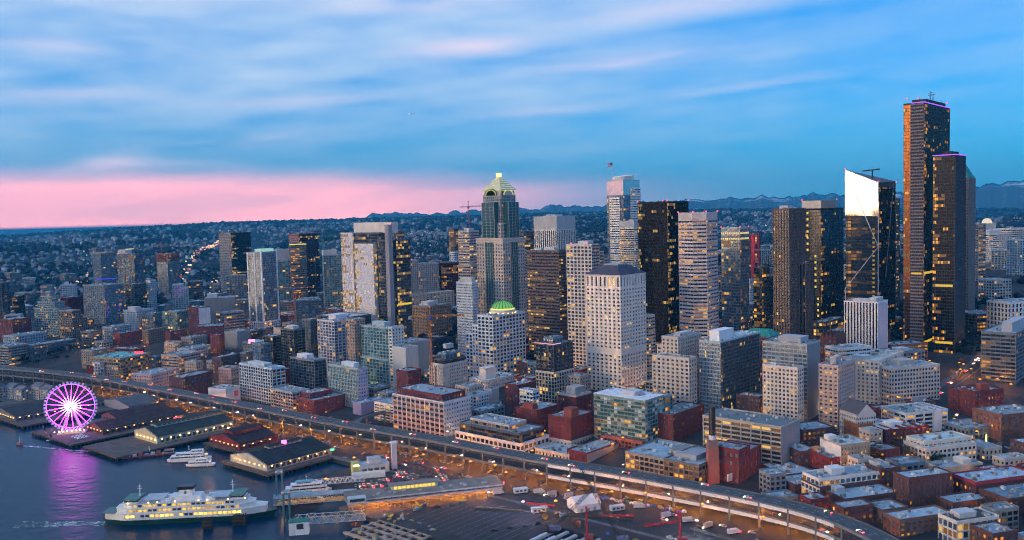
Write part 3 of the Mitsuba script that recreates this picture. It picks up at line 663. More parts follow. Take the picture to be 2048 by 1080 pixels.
hip_tower = B('office_tower', 'cream square gridded tower with dark hipped roof', 'tower', 110.0, 903.4, 21.6, 48.0, 44.0, 46.8, 122.0, 'cream', seed=8, finish=False, col=(0.8, 0.7, 0.63), bw=5.2, fl=3.95, pw=2.6, sh=1.9, d=0.8, masses=[(0, 1, 0, 1, 0, 0.34), (0, 1, 0, 1, 0.34, 0.375, {'bw': 1.1, 'sh': 0.2, 'top': 0.2}), (0, 1, 0, 1, 0.375, 0.9), (0, 1, 0, 1, 0.9, 1, {'bw': 5.2, 'pw': 3.4, 'sh': 1.0, 'fl': 9})], lit=0.1)
B('office_tower', 'whitebanded lower tower showing at the right shoulder of the hip roofed tower', 'building', 147.1, 960.0, 26.9, 48.0, 22.0, 12.9, 68.2, 'whitebands', seed=9, col=(0.6, 0.56, 0.53))
hex_tower = B('office_tower', 'mauve and dark banded six sided tower right of the black skyscraper', 'tower', 205.6, 945.0, 28.9, 48.0, 32.4, 34.4, 176.5, 'bands', seed=10, finish=False, masses=[], col=(0.56, 0.48, 0.48), fl=3.9, sh=2.1)
lit_crown_tower = B('office_tower', 'slender blue glass tower with two rows of bright lights around its top', 'tower', 291.4, 1130.0, 43.9, 48.0, 26.8, 23.0, 140.9, 'blueglass', seed=11, fl=3.9, sh=0.7, lit=0.1, beacons=[(0, 1), (0, 0), (1, 0)], finish=False, masses=[(0, 1, 0, 1, 0, 0.92), (0, 1, 0, 1, 0.92, 1, {'bw': 2.2, 'pw': 0.5, 'col': (0.5, 0.5, 0.52)})])
red_stripe_tower = B('office_tower', 'small dark tower with broad red vertical stripe', 'tower', 384.6, 1400.0, 68.4, 16.3, 23.6, 9.9, 100.8, 'darkglass', seed=12)
B('office_tower', 'dark olive office tower left of the brown finned tower', 'tower', 299.2, 1060.0, 40.1, 48.0, 11.0, 20.0, 98.3, 'darkglass', seed=13, col=(0.1, 0.1, 0.085), lit=0.12)
B('office_tower', 'dusky brown tower with close vertical fins and lower right wing', 'tower', 297.5, 950.0, 33.7, 48.0, 18.8, 41.7, 173.7, 'brownfins', seed=14, masses=[(0, 1, 0, 1, 0, 1)], lit=0.06, pents=[(0.3, 0.8, 0.2, 0.6, 0, 3.5, (0.5, 0.52, 0.54), 'penthouse')], bw=3.0, pw=1.2)
B('office_block', 'lower finned brown wing against the brown finned tower', 'building', 318.8, 962.0, 35.4, 48.0, 26.0, 20.9, 111.9, 'brownfins', seed=15)
dotted_tower = B('office_tower', 'black glass tower with vertical rows of square yellow lights and cream top box', 'tower', 380.0, 1090.0, 46.2, 48.0, 30.1, 72.2, 160.2, 'black', seed=16, finish=False, g='glass_dark', bw=2.4, lit=0.02)
facet_tower = B('office_tower', 'faceted tower with one brilliant mirrored upper face and sharp folded edges', 'tower', 434.5, 1050.0, 46.6, 48.0, 39.7, 59.5, 189.3, 'darkglass', seed=17, finish=False, masses=[], bw=1.5)
tallest = B('office_tower', 'tallest dark tower with concave faces, violet edge light and roof antennas', 'tower', 457.7, 985.0, 43.7, 48.0, 21.7, 94.8, 276.8, 'black', seed=18, finish=False, masses=[])
green_roof_tower = B('office_tower', 'slim tower with green glass roof peeping behind the tallest tower', 'tower', 567.0, 1100.0, 57.4, 48.0, 40.0, 30.0, 181.9, 'gray', seed=19, col=(0.19, 0.17, 0.17), bw=2.2, finish=False)
B('office_block', 'pale block of white vertical fins with blank right wall', 'tower', 374.0, 905.0, 34.9, 48.0, 35.1, 29.0, 74.2, 'fins', seed=20, bw=3.3, pw=1.5, col=(0.74, 0.7, 0.72), sides={0: 'blank'}, pents=[(0.3, 0.75, 0.1, 0.6, 0, 2.4, (0.5, 0.52, 0.54), 'penthouse'), (0.1, 0.3, 0.15, 0.85, 0, 4.2, (0.5, 0.52, 0.54), 'penthouse')], lit=0.03, masses=[(0, 1, 0, 1, 0, 1, None, {0: {'bw': 60, 'pw': 0.4, 'sh': 0.2, 'd': 0.05, 'col': (0.55, 0.53, 0.6), 'g': None, 'lit': 0, 'roof': (0.4, 0.4, 0.4), 'parapet': 1, 'top': 1, 'warm': 0, 'jit': 0.05, 'sc': None}})])
B('office_tower', 'thin dark tower behind the faceted tower', 'tower', 520.2, 1200.0, 61.6, 48.0, 26.0, 15.7, 155.5, 'darkbands', seed=21, beacons=[(0.5, 0.5)])
dome_block = B('stepped_office', 'white gridded office block with terraces beneath the glowing green dome', 'tower', -23.5, 1005.0, 20.7, 48.0, 44.2, 56.3, 73.2, 'white', seed=22, finish=False, bw=5.6, pw=1.8, sh=1.5, fl=4.2, lit=0.16, masses=[(0, 0.55, 0.0, 1, 0, 1), (0.55, 0.75, 0.0, 0.9, 0, 0.84), (0.75, 1, 0, 0.8, 0, 0.7)])
B('office_block', 'low white roofed podium block with a white stair box, in front of the domed office', 'building', -28.1, 956.1, 17.0, 48.0, 30.6, 46.0, 12.0, 'white', seed=23, fl=4.2, bw=2.6, lit=0.3, pents=[(0.3, 0.62, 0.1, 0.45, 0, 12, (0.66, 0.67, 0.68), 'stair_box')], near=True, roof=(0.72, 0.72, 0.73))
taper_condo = B('condo_tower', 'beige condominium tower with tapering bay fronts and dark setback top', 'building', -72.2, 905.0, 10.8, 48.0, 19.6, 34.3, 52.9, 'old', seed=24, bw=3.4, lit=0.06, masses=[(0, 1, 0, 1, 0, 0.86), (0.1, 0.9, 0.08, 0.92, 0.86, 0.95, 'darkcondo'), (0.2, 0.75, 0.18, 0.82, 0.95, 1.06, 'condo'), (0.66, 1.05, -0.06, 0.2, 0, 0.8), (0, 0.3, -0.06, 0.2, 0, 0.84)], pents=[(0.35, 0.6, 0.3, 0.6, 8, 4, (0.4, 0.42, 0.46), 'penthouse')])
B('apartment_tower', 'teal window gridded apartment tower with white corner strip', 'tower', -134.3, 975.8, 12.0, 48.0, 54.4, 17.5, 74.6, 'tealcondo', seed=25, pw=0.7, sh=0.7, masses=[(0.12, 1, 0, 1, 0, 1), (0, 0.12, 0, 1, 0, 1.01, 'tealwhite'), (0.12, 1.04, -0.05, 0.1, 0, 0.52)], pents=[(0.35, 0.75, 0.3, 0.8, 0, 5, (0.35, 0.45, 0.5), 'penthouse')], bw=5.6, fl=3.6)
B('apartment_tower', 'white gridded apartment tower with rosy recessed windows', 'tower', -213.2, 1050.0, 12.5, 48.0, 33.9, 33.5, 75.0, 'condo', seed=26, bal=0, col=(0.58, 0.53, 0.55), bw=5.4, pw=0.9, sh=0.8, pents=[(0.3, 0.7, 0.3, 0.8, 0, 6, (0.62, 0.64, 0.68), 'penthouse')], near=False)
B('apartment_tower', 'dark glass apartment tower in front of the black striped tower', 'building', -270.4, 1085.0, 11.5, 48.0, 28.1, 16.8, 62.8, 'darkcondo', seed=27, col=(0.12, 0.13, 0.12), pents=[(0.2, 0.7, 0.2, 0.7, 0, 4, (0.5, 0.52, 0.54), 'penthouse')])
B('apartment_tower', 'gray balconied tower squeezed between the dark and rosy apartment towers', 'building', -260.0, 1130.0, 15.4, 48.0, 16.4, 17.0, 65.7, 'condo', seed=28, col=(0.22, 0.23, 0.24), tone=0.8, g='glass_blue')
B('apartment_block', 'dark glass block with white roof box beside the teal low apartment block', 'building', -224.0, 985.0, 7.2, 48.0, 46.5, 16.3, 44.0, 'darkcondo', seed=29, bal=0, col=(0.2, 0.23, 0.27), pents=[(0.4, 0.8, 0.2, 0.8, 0, 4.5, (0.66, 0.68, 0.72), 'penthouse')])
B('apartment_block', 'teal low apartment block with lilac right wing', 'building', -165.3, 930.0, 6.8, 48.0, 53.3, 12.7, 43.4, 'tealcondo', seed=30, bw=2.6, sides={0: 'lilac'}, pents=[(0.2, 0.6, 0.2, 0.8, 0, 4.5, (0.55, 0.62, 0.7), 'penthouse')])
B('apartment_block', 'apartment block ringed by bright white balconies behind the elevated road', 'building', -267.6, 971.5, 3.9, 48.0, 67.6, 16.7, 41.7, 'whitecondo', seed=31, bal=1, g='glass_dark', pents=[(0.3, 0.8, 0.2, 0.8, 0, 3, (0.5, 0.52, 0.54), 'penthouse')])
B('brick_block', 'gray windowed loft at the left end of the rosy brick block', 'building', -236.5, 933.8, 3.7, 48.0, 41.6, 22.0, 22.0, 'loft', seed=32, col=(0.4, 0.38, 0.39), near=True)
B('brick_block', 'rosy brick block with stepped roof storeys behind the elevated road', 'building', -209.9, 916.2, 3.8, 48.0, 36.0, 41.4, 17.4, 'brick', seed=33, masses=[(0, 1, 0, 1, 0, 0.92), (0.35, 0.95, 0.1, 0.8, 0.92, 1.22)], col=(0.19, 0.055, 0.06), near=True, roof=(0.45, 0.42, 0.45))
B('parking_garage', 'small white parking garage left of the big white loft building', 'building', -118.7, 865.4, 5.1, 48.0, 32.3, 30.0, 18.4, 'whitegarage', seed=34, fl=3.0, near=True)
big_loft = B('loft_building', 'big white framed loft building with rosy brick infill and red rooftop homes', 'building', -65.9, 805.3, 4.0, 48.0, 71.5, 35.9, 33.9, 'white', seed=35, finish=False, near=True, bw=6.6, pw=1.1, fl=4.6, sh=2.1, col=(0.66, 0.64, 0.66), sc=(0.42, 0.27, 0.27), lit=0.12, masses=[(0, 1, 0, 1, 0, 1, None, {0: 'loftside'}), (0.08, 0.96, 0.1, 0.95, 1, 1.16, 'brick')])
B('office_block', 'low white modern office with dark glass setback storeys and glowing roof deck', 'building', 3.2, 738.3, 3.8, 48.0, 78.2, 38.4, 18.0, 'white', seed=36, near=True, bw=5.2, pw=1.3, fl=4.6, sh=1.8, col=(0.7, 0.7, 0.7), masses=[(0, 1, 0, 1, 0, 0.62), (0.04, 0.96, 0.08, 0.92, 0.62, 1.05, 'darkglass'), (0.25, 0.85, 0.2, 0.8, 1.05, 1.28, 'litdeck')], roof=(0.6, 0.62, 0.64))
B('brick_block', 'small red brick house at the foot of the white square windowed tower', 'building', 2.5, 855.0, 11.8, 48.0, 16.5, 27.8, 30.6, 'brick', seed=37, near=False)
B('office_block', 'little white framed building left of the dark condominium tower', 'building', 16.9, 830.0, 10.8, 48.0, 17.0, 8.8, 30.7, 'white', seed=38, bw=4, pw=0.9)
dark_condo = B('condo_tower', 'dark glass condominium tower with gridded beige base and pink lit roof edge', 'building', 40.0, 891.1, 16.5, 48.0, 24.6, 32.8, 59.7, 'darkcondo', seed=39, finish=False, near=True, bal=2, masses=[(0, 1, 0, 1, 0, 0.52, 'beigegrid'), (0.02, 0.98, 0.02, 0.98, 0.52, 1), (0.3, 0.8, 0.25, 0.75, 1, 1.09, 'condo')], bw=3.4, lit=0.07)
B('brick_block', 'tall red brick block with pale crown and arched gable', 'building', 58.5, 845.0, 14.4, 48.0, 22.9, 24.8, 18.2, 'brick', seed=40, near=True, bw=2.8, lit=0.1, masses=[(0, 1, 0, 1, 0, 0.9), (0, 1, 0, 1, 0.9, 1, {'col': (0.55, 0.47, 0.42), 'pw': 2.0})], pents=[(0.2, 0.7, 0.2, 0.8, 0, 7, (0.36, 0.36, 0.38), 'gable_house')])
B('brick_block', 'red brick warehouse with a small square roof tower', 'building', 46.9, 751.3, 7.0, 48.0, 25.0, 32.9, 25.7, 'brick', seed=41, near=True, masses=[(0, 1, 0, 1, 0, 0.22, 'old'), (0, 1, 0, 1, 0.22, 1)], pents=[(0.0, 0.35, 0.05, 0.35, 0, 8, (0.24, 0.07, 0.06), 'roof_tower')], bw=2.6, lit=0.05)
B('brick_block', 'long red brick warehouse behind the square towered warehouse', 'building', 19.5, 800.0, 8.9, 48.0, 26.0, 34.9, 20.6, 'brick', seed=42, near=True, bw=2.8, pents=[(0.2, 0.7, 0.0, 0.2, 0, 5, (0.24, 0.07, 0.06), 'roof_tower')])
B('apartment_block', 'broad teal glass apartment block with bright panes and red brick corner base', 'building', 107.9, 730.5, 9.3, 48.0, 53.2, 42.9, 41.4, 'tealglass', seed=43, near=True, bw=3.6, fl=3.3, pw=0.2, sh=1.0, lit=0.07, col=(0.2, 0.3, 0.3), masses=[(0, 1, 0, 0.7, 0, 1, {'g': 'glass_bright'}), (0, 0.97, 0.72, 1, 0, 0.95, 'tealglass'), (0, 0.8, -0.12, 0.0, 0, 0.18, 'brickgrid')], pents=[(0.3, 0.55, 0.2, 0.5, 0, 4.5, (0.5, 0.5, 0.52), 'penthouse'), (0, 1, 0, 0.7, 0, 0.8, (0.66, 0.68, 0.72), 'roof_deck')], roof=(0.6, 0.62, 0.66))
B('brick_block', 'dark red brick block with cornice right of the teal glass apartments', 'building', 131.4, 735.0, 11.1, 48.0, 22.3, 52.1, 25.8, 'brick', seed=44, near=True, col=(0.18, 0.05, 0.045), bw=3, roof=(0.2, 0.22, 0.24))
B('office_tower', 'art deco cream block with setback tower and lit lower windows', 'building', 155.9, 785.6, 16.1, 48.0, 38.9, 13.0, 60.1, 'old', seed=45, near=False, bw=4.6, pw=2.2, fl=3.8, sh=1.7, lit=0.2, masses=[(0, 1, 0, 1, 0, 1)], roof=(0.4, 0.38, 0.36))
B('office_tower', 'cream setback tower rising behind the lit art deco block', 'tower', 154.3, 828.0, 18.9, 48.0, 18.1, 42.4, 70.3, 'old', seed=46, bw=4.4, pw=2.4, lit=0.04, masses=[(0, 1, 0, 1, 0, 1), (1, 1.3, 0, 0.8, 0, 0.88)], pents=[(0.3, 0.7, 0.3, 0.8, 0, 2.5, (0.5, 0.48, 0.46), 'penthouse')])
B('office_block', 'gray finely gridded government block with white roof box', 'tower', 185.2, 790.0, 18.1, 48.0, 21.8, 76.9, 71.5, 'gray', seed=47, bw=1.5, fl=3.6, pw=0.28, sh=0.9, d=0.35, col=(0.42, 0.46, 0.48), g='glass_blue', lit=0.06, pents=[(0.25, 0.7, 0.1, 0.45, 0, 9, (0.72, 0.73, 0.76), 'roof_box')], sides={0: 'govside'}, roof=(0.5, 0.56, 0.6))
B('parking_garage', 'long gray open decked parking garage behind the brick chimney', 'building', 200.3, 662.0, 10.0, 48.0, 66.9, 33.6, 32.9, 'garage', seed=48, near=True, fl=3.4, sides={0: 'blankgray'}, roof=(0.2, 0.21, 0.22))
powerhouse = B('brick_block', 'old red brick powerhouse with stone courses under the chimney', 'building', 162.7, 640.0, 6.2, 48.0, 26.7, 35.0, 25.6, 'brick', seed=49, near=True, masses=[(0, 1, 0, 0.5, 0, 1), (0, 1, 0.5, 1, 0, 0.86)], bw=4.5, pw=2.4, fl=7, sh=3.2, lit=0)
B('loft_building', 'low cream fronted building with pale roof beside the elevated road', 'building', 43.0, 719.9, 4.5, 48.0, 36.8, 28.0, 5.1, 'old', seed=50, near=True, bw=3.6, lit=0.3, col=(0.62, 0.58, 0.5), roof=(0.5, 0.54, 0.58))
B('loft_building', 'low brick and gray flank building right of the cream fronted one', 'building', 57.0, 709.4, 4.7, 48.0, 20.7, 46.4, 8.7, 'brick', seed=51, near=True, sides={0: 'blankgray'}, bw=3.0, roof=(0.44, 0.48, 0.53))
B('loft_building', 'broad gray loft with roof machines and lit dark right flank', 'building', 133.8, 642.3, 4.5, 48.0, 65.6, 47.7, 16.2, 'loft', seed=52, near=True, masses=[(0.46, 1, 0, 1, 0, 1), (0, 0.46, 0, 1, 0, 1, {'col': (0.16, 0.15, 0.15), 'lit': 0.35})], bw=4.6, sides=None, pents=[(0.35, 0.5, 0.3, 0.6, 0, 5, (0.22, 0.24, 0.25), 'lift_house'), (0.12, 0.42, 0.2, 0.6, 0, 4, (0.33, 0.36, 0.4), 'penthouse')], roof=(0.42, 0.47, 0.52))
B('office_block', 'glass office block with gray frame behind the white gridded wing', 'building', 255.5, 768.0, 20.8, 48.0, 41.6, 27.6, 68.0, 'gray', seed=53, col=(0.36, 0.38, 0.42), g='glass_blue', bw=4.2, pw=0.5, sh=1.1, lit=0.06, sides={0: 'blankgray'}, pents=[(0.2, 0.7, 0.2, 0.8, 0, 5, (0.38, 0.39, 0.42), 'penthouse')])
B('office_block', 'white gridded wing with many lit windows before the glass office block', 'building', 236.5, 735.0, 17.4, 48.0, 31.4, 12.0, 57.0, 'white', seed=54, near=True, bw=3.6, pw=1.5, fl=3.4, sh=1.5, lit=0.34, col=(0.62, 0.56, 0.52))
B('hotel_block', 'pinkish brick hotel with a bright fire escape line and lit rooms', 'building', 270.3, 735.0, 19.4, 48.0, 16.7, 38.0, 55.8, 'pinkish', seed=55, near=True, lit=0.18, fl=3.4, pents=[(0.3, 0.6, 0.2, 0.5, 0, 6, (0.45, 0.4, 0.4), 'penthouse')])
B('office_block', 'cream E shaped office block with light courts and pale roofs', 'building', 331.1, 800.0, 26.8, 48.0, 32.0, 66.8, 40.3, 'old', seed=56, near=True, col=(0.62, 0.58, 0.54), bw=4.0, lit=0.16, masses=[(0, 1, 0, 0.3, 0, 1), (0.3, 1, 0.3, 0.36, 0, 0.96), (0, 1, 0.36, 0.64, 0, 1), (0.3, 1, 0.64, 0.7, 0, 0.96), (0, 1, 0.7, 1, 0, 1)], roof=(0.62, 0.6, 0.57), pents=[(0.4, 0.8, 0.05, 0.22, 0, 3, (0.5, 0.52, 0.54), 'penthouse')])
B('office_block', 'cream block with heavy cornice and gray square windows right of the E shaped block', 'building', 338.6, 790.0, 26.6, 16.3, 24.0, 52.9, 35.2, 'old', seed=57, near=True, col=(0.58, 0.52, 0.48), bw=3.4, pw=1.1, lit=0.06, roof=(0.5, 0.48, 0.48), pents=[(0.3, 0.8, 0.3, 0.6, 0, 5, (0.42, 0.4, 0.4), 'penthouse')])
sawtooth = B('brick_house', 'dark brick hall with saw tooth gables left of the white finned block', 'building', 310.8, 850.0, 28.7, 48.0, 15.8, 24.8, 52.6, 'brick', seed=58, finish=True, col=(0.14, 0.05, 0.045))
copper_block = B('hotel_block', 'brick block under a copper green roof behind the government block', 'building', 257.3, 885.0, 28.0, 48.0, 31.8, 24.9, 50.7, 'brick', seed=59, finish=False)
gable_b = B('gable_building', 'cream gabled building with steep slate roof and dormer', 'building', 274.9, 706.1, 17.6, 16.3, 22.0, 18.0, 22.2, 'old', seed=60, near=True, finish=False, col=(0.58, 0.55, 0.54), bw=2.2, pw=0.9, fl=3.4)
B('brick_house', 'narrow orange lit brick building beside the gabled building', 'building', 274.9, 704.0, 17.5, 16.3, 18.0, 14.3, 15.0, 'brick', seed=61, near=True, col=(0.3, 0.12, 0.06), lit=0.45, bw=2.6, warm=1)
B('blank_block', 'bare white party wall block with curved corner', 'building', 292.6, 712.0, 19.1, 16.3, 22.0, 11.6, 12.3, 'blank', seed=62, col=(0.66, 0.67, 0.72))
B('stone_block', 'ornate red stone building with arches and white roof at the tree filled square', 'building', 292.9, 694.2, 17.4, 16.3, 34.0, 41.7, 12.6, 'brick', seed=63, near=True, col=(0.18, 0.035, 0.04), bw=3.6, pw=1.3, lit=0.1, masses=[(0, 1, 0, 0.18, 0, 1.02), (0.02, 1, 0.18, 0.42, 0, 0.97), (0, 1, 0.42, 0.58, 0, 1.04), (0.02, 1, 0.58, 0.82, 0, 0.97), (0, 1, 0.82, 1, 0, 1.02)], roof=(0.66, 0.68, 0.72), pents=[(0.3, 0.6, 0.3, 0.6, 0, 3, (0.7, 0.7, 0.72), 'penthouse')])
B('parking_garage', 'white parking garage with blank stair corner behind the red stone building', 'building', 318.8, 716.0, 19.9, 16.3, 30.0, 41.8, 18.1, 'whitegarage', seed=64, near=True, fl=3.2, masses=[(0, 1, 0, 0.66, 0, 1), (0, 1, 0.66, 0.84, 0, 1, 'blankwhite'), (0, 1, 0.84, 1, 0, 1, 'white')], roof=(0.3, 0.34, 0.34))
B('brick_block', 'red brick annex with lit window behind the white parking garage', 'building', 321.0, 760.0, 24.0, 16.3, 24.0, 18.7, 5.8, 'brick', seed=65, near=True)
B('brick_block', 'dark brick block beside the cornice block', 'building', 353.0, 775.0, 26.4, 16.3, 12.0, 22.5, 7.2, 'brownbrick', seed=66, near=True, pents=[(0.3, 0.6, 0.1, 0.7, 0, 4, (0.3, 0.32, 0.36), 'penthouse')])
B('brick_block', 'red brick hotel with white bay strip and flat dark roof', 'building', 395.5, 755.0, 22.4, 16.3, 30.9, 31.0, 24.0, 'brick', seed=67, near=True, roof=(0.16, 0.18, 0.2), bw=3.4, masses=[(0.5, 1, 0, 0.9, 0, 0.9), (0, 0.5, 0, 1, 0, 1)], pents=[(0.1, 0.3, 0.3, 0.6, 0, 5, (0.24, 0.07, 0.06), 'penthouse')])
B('brick_block', 'low gray shop row behind the bright street corner', 'building', 361.5, 705.0, 17.8, 16.3, 26.0, 27.4, 9.4, 'gray', seed=68, near=True)
B('brick_block', 'orange brown arcaded brick block at the right edge', 'building', 388.0, 700.0, 16.1, 16.3, 30.0, 43.9, 22.2, 'brick', seed=69, near=True, col=(0.19, 0.09, 0.07), bw=3.6, pw=1.8, lit=0.14, roof=(0.3, 0.33, 0.36))
B('apartment_block', 'white apartment house with dark roof deck and pale roof', 'building', 301.6, 644.2, 12.4, 16.3, 24.0, 45.8, 18.5, 'old', seed=70, near=True, col=(0.62, 0.58, 0.54), bw=3.8, pw=1.2, fl=3.5, lit=0.1, masses=[(0, 1, 0, 1, 0, 0.86), (0.2, 1, 0.06, 1, 0.86, 1.05)], roof=(0.64, 0.68, 0.74))
B('blank_block', 'low beige block with planted terrace in front of the white apartment house', 'building', 302.0, 622.0, 10.5, 16.3, 16.0, 36.9, 9.6, 'blank', seed=71, col=(0.5, 0.45, 0.4), pents=[(0.2, 0.8, 0.6, 0.8, 0, 3.4, (0.6, 0.58, 0.56), 'penthouse')])
B('hotel_block', 'white hotel with dark cornice and tan arched street front', 'building', 238.1, 642.0, 10.9, 16.3, 25.1, 25.6, 22.1, 'tan', seed=72, near=True, sides={3: 'blankwhite'}, bw=2.8, lit=0.12, col=(0.4, 0.31, 0.23), roof=(0.66, 0.7, 0.76), pents=[(0.55, 0.8, 0.0, 0.25, 0, 4, (0.68, 0.68, 0.7), 'penthouse')])
B('brick_block', 'small bright red brick block left of the white hotel', 'building', 229.3, 640.0, 10.2, 16.3, 26.2, 9.4, 13.9, 'brick', seed=73, near=True, col=(0.2, 0.035, 0.04), bw=3, roof=(0.24, 0.3, 0.34), pents=[(0.7, 0.95, 0.2, 0.7, 0, 3, (0.4, 0.22, 0.15), 'penthouse')])
B('brick_block', 'old brick block with corrugated pale roof by the gray parking garage', 'building', 213.9, 660.2, 10.8, 16.3, 23.0, 16.2, 13.2, 'brownbrick', seed=74, near=True, roof=(0.46, 0.52, 0.56))
B('brick_block', 'low dark corner shop with lit yellow windows right of the gray garage', 'building', 229.3, 700.0, 14.5, 16.3, 24.0, 29.8, 15.7, 'brownbrick', seed=75, near=True, lit=0.4, roof=(0.3, 0.36, 0.42))
B('brick_block', 'old brick row with blue gray roof at the curve of the elevated road', 'building', 195.1, 636.0, 7.9, 16.3, 33.1, 26.2, 5.7, 'brownbrick', seed=76, near=True, roof=(0.42, 0.48, 0.54))
B('brick_block', 'long low brick row below the red brick block', 'building', 194.7, 612.0, 6.1, 16.3, 23.5, 29.4, 7.5, 'brownbrick', seed=77, near=True, roof=(0.4, 0.46, 0.52))
B('loft_building', 'white painted corner loft with attic storey nearest the elevated road', 'building', 205.2, 591.8, 5.2, 16.3, 21.7, 52.4, 17.8, 'brownbrick', seed=78, near=True, sides={3: 'whiteloft'}, masses=[(0, 1, 0, 1, 0, 0.72, None, {3: 'whiteloft'}), (0.12, 1, 0.02, 1, 0.72, 1, 'whiteloft')], bw=5, roof=(0.26, 0.32, 0.36), pents=[(0.4, 0.8, 0.3, 0.5, 0, 4, (0.62, 0.64, 0.66), 'penthouse')])
B('brick_block', 'low brick shop with flat pale blue roof and white cornice', 'building', 215.2, 573.3, 4.4, 16.3, 24.5, 43.3, 11.2, 'brownbrick', seed=79, near=True, roof=(0.48, 0.55, 0.62), pents=[(0.6, 0.85, 0.1, 0.25, 0, 3, (0.4, 0.45, 0.5), 'penthouse')])
B('warehouse', 'red brown brick warehouse with arched windows and lit ground floor', 'building', 257.2, 573.1, 6.1, 16.3, 15.2, 35.3, 22.6, 'brownbrick', seed=80, near=True, bw=3.1, pw=1.9, sh=2.0, fl=4.0, lit=0.06, col=(0.12, 0.058, 0.056), roof=(0.44, 0.5, 0.58))
B('warehouse', 'older warehouse tucked left of the red brown arched warehouse', 'building', 252.5, 606.0, 8.3, 16.3, 16.7, 15.8, 16.9, 'brownbrick', seed=81, near=True, roof=(0.42, 0.5, 0.56), masses=[(0, 1, 0, 1, 0, 1), (0.3, 1, 0.2, 0.7, 1, 1.12, 'blank')])
B('brick_block', 'brick block with crimson cornice and white roof wedge', 'building', 303.8, 577.9, 7.3, 16.3, 21.9, 51.4, 16.0, 'brick', seed=82, near=True, col=(0.12, 0.04, 0.042), roof=(0.44, 0.52, 0.6), bw=3.4, lit=0.1, masses=[(0, 1, 0, 1, 0, 0.86), (0, 1, 0, 1, 0.86, 1, {'col': (0.34, 0.05, 0.07), 'pw': 3.3, 'sh': 1.9})])
B('brick_block', 'small brown workshop with boarded windows by the elevated road', 'building', 232.9, 557.3, 4.2, 16.3, 17.4, 20.0, 9.0, 'brownbrick', seed=83, near=True, col=(0.17, 0.12, 0.11), roof=(0.5, 0.56, 0.62), bw=4.6)
B('brick_block', 'long low building with pale cluttered roof at the bottom right', 'building', 234.6, 535.0, 3.6, 16.3, 15.3, 39.4, 10.9, 'brownbrick', seed=84, near=True, roof=(0.5, 0.57, 0.65), col=(0.2, 0.12, 0.1))
B('loft_building', 'white framed glass penthouse building with planted roof terrace at the bottom edge', 'building', 260.9, 517.0, 3.6, 16.3, 15.6, 30.6, 15.6, 'whiteloft', seed=85, near=True, bw=4.2, pw=0.7, lit=0.05, pents=[(0.3, 0.8, 0.2, 0.6, 0, 3, (0.5, 0.52, 0.55), 'penthouse')], roof=(0.12, 0.1, 0.09), masses=[(0, 1, 0, 1, 0, 1)])
B('brick_block', 'wide blue roofed block behind the planted terrace', 'building', 280.3, 560.0, 5.9, 16.3, 15.6, 53.1, 9.8, 'brownbrick', seed=86, near=True, roof=(0.36, 0.44, 0.52))
B('brick_block', 'dark brick block cut by the right edge of the picture', 'building', 311.2, 552.0, 5.9, 16.3, 24.0, 37.0, 14.2, 'brownbrick', seed=87, near=True, roof=(0.24, 0.32, 0.4))
B('office_block', 'dark glazed office with amber top floor left of the white square windowed hall', 'building', 541.3, 1030.0, 51.1, 16.3, 40.0, 42.1, 27.3, 'darkbands', seed=88, lit=0.3, warm=1)
B('office_block', 'white square windowed hall cut by the right edge', 'building', 554.9, 990.0, 48.3, 16.3, 30.0, 52.5, 47.7, 'white', seed=89, bw=5, pw=2.2, fl=5, lit=0.15)
B('office_block', 'blue gray glass office with slanted front above the dark road cut', 'building', 484.5, 850.0, 31.3, 48.0, 30.8, 125.8, 50.4, 'darkbands', seed=90, col=(0.16, 0.19, 0.23), lit=0.12, pents=[(0.2, 0.5, 0.1, 0.6, 0, 9, (0.4, 0.42, 0.46), 'penthouse')])
B('hospital_block', 'pale stepped hospital block with dark window bands behind the twin belfries', 'building', 839.9, 1560.0, 99.6, 16.3, 40.0, 49.4, 54.7, 'whitebands', seed=91, pents=[(0.2, 0.8, 0.2, 0.7, 0, 6, (0.5, 0.52, 0.54), 'penthouse')])
B('hospital_block', 'wide cream hospital wing at the far right edge', 'building', 929.3, 1650.0, 102.2, 16.3, 40.0, 91.9, 57.3, 'whitebands', seed=92, col=(0.62, 0.57, 0.52))
B('office_tower', 'narrow banded tower right behind the tallest tower', 'tower', 710.8, 1350.0, 87.1, 16.3, 22.0, 14.1, 90.1, 'darkbands', seed=93, col=(0.26, 0.27, 0.3))
B('apartment_tower', 'ribbed white tower at the right edge near the belfries', 'building', 791.4, 1380.0, 92.9, 16.3, 25.0, 49.2, 57.1, 'whitecondo', seed=94, bal=1)
white_glass_tower = B('office_tower', 'great pale glass office tower with white framed slots and gray spine', 'tower', -155.6, 1124.0, 21.1, 48.0, 97.7, 25.0, 171.3, 'blueglass', seed=95, finish=False, masses=[], tone=0.76)
B('office_tower', 'stepped gray office tower with vertical white ribs and red beacons', 'tower', -191.3, 1560.0, 41.9, 16.3, 40.0, 63.6, 91.0, 'white', seed=96, bw=3.4, pw=1.4, sh=0.8, col=(0.48, 0.46, 0.48), masses=[(0, 1, 0, 0.42, 0, 1), (0, 1, 0.42, 1, 0, 0.93)], beacons=[(0.1, 0.5), (0.3, 0.5)], tone=0.67, g='glass_blue')
B('office_tower', 'wine red glass tower with amber lit rows', 'tower', -126.2, 1580.0, 44.6, 16.3, 38.0, 33.8, 82.1, 'black', seed=97, col=(0.11, 0.022, 0.03), lit=0.2, bw=2.4)
unfinished_tower = B('office_tower', 'white open gridded tower frame topped by dark unfinished floors', 'tower', -110.2, 1720.0, 44.2, 48.0, 15.3, 15.0, 140.6, 'white', seed=98, masses=[(0, 1, 0, 1, 0, 0.68), (0, 1, 0, 1, 0.68, 1, 'darkbands')], lit=0.02)
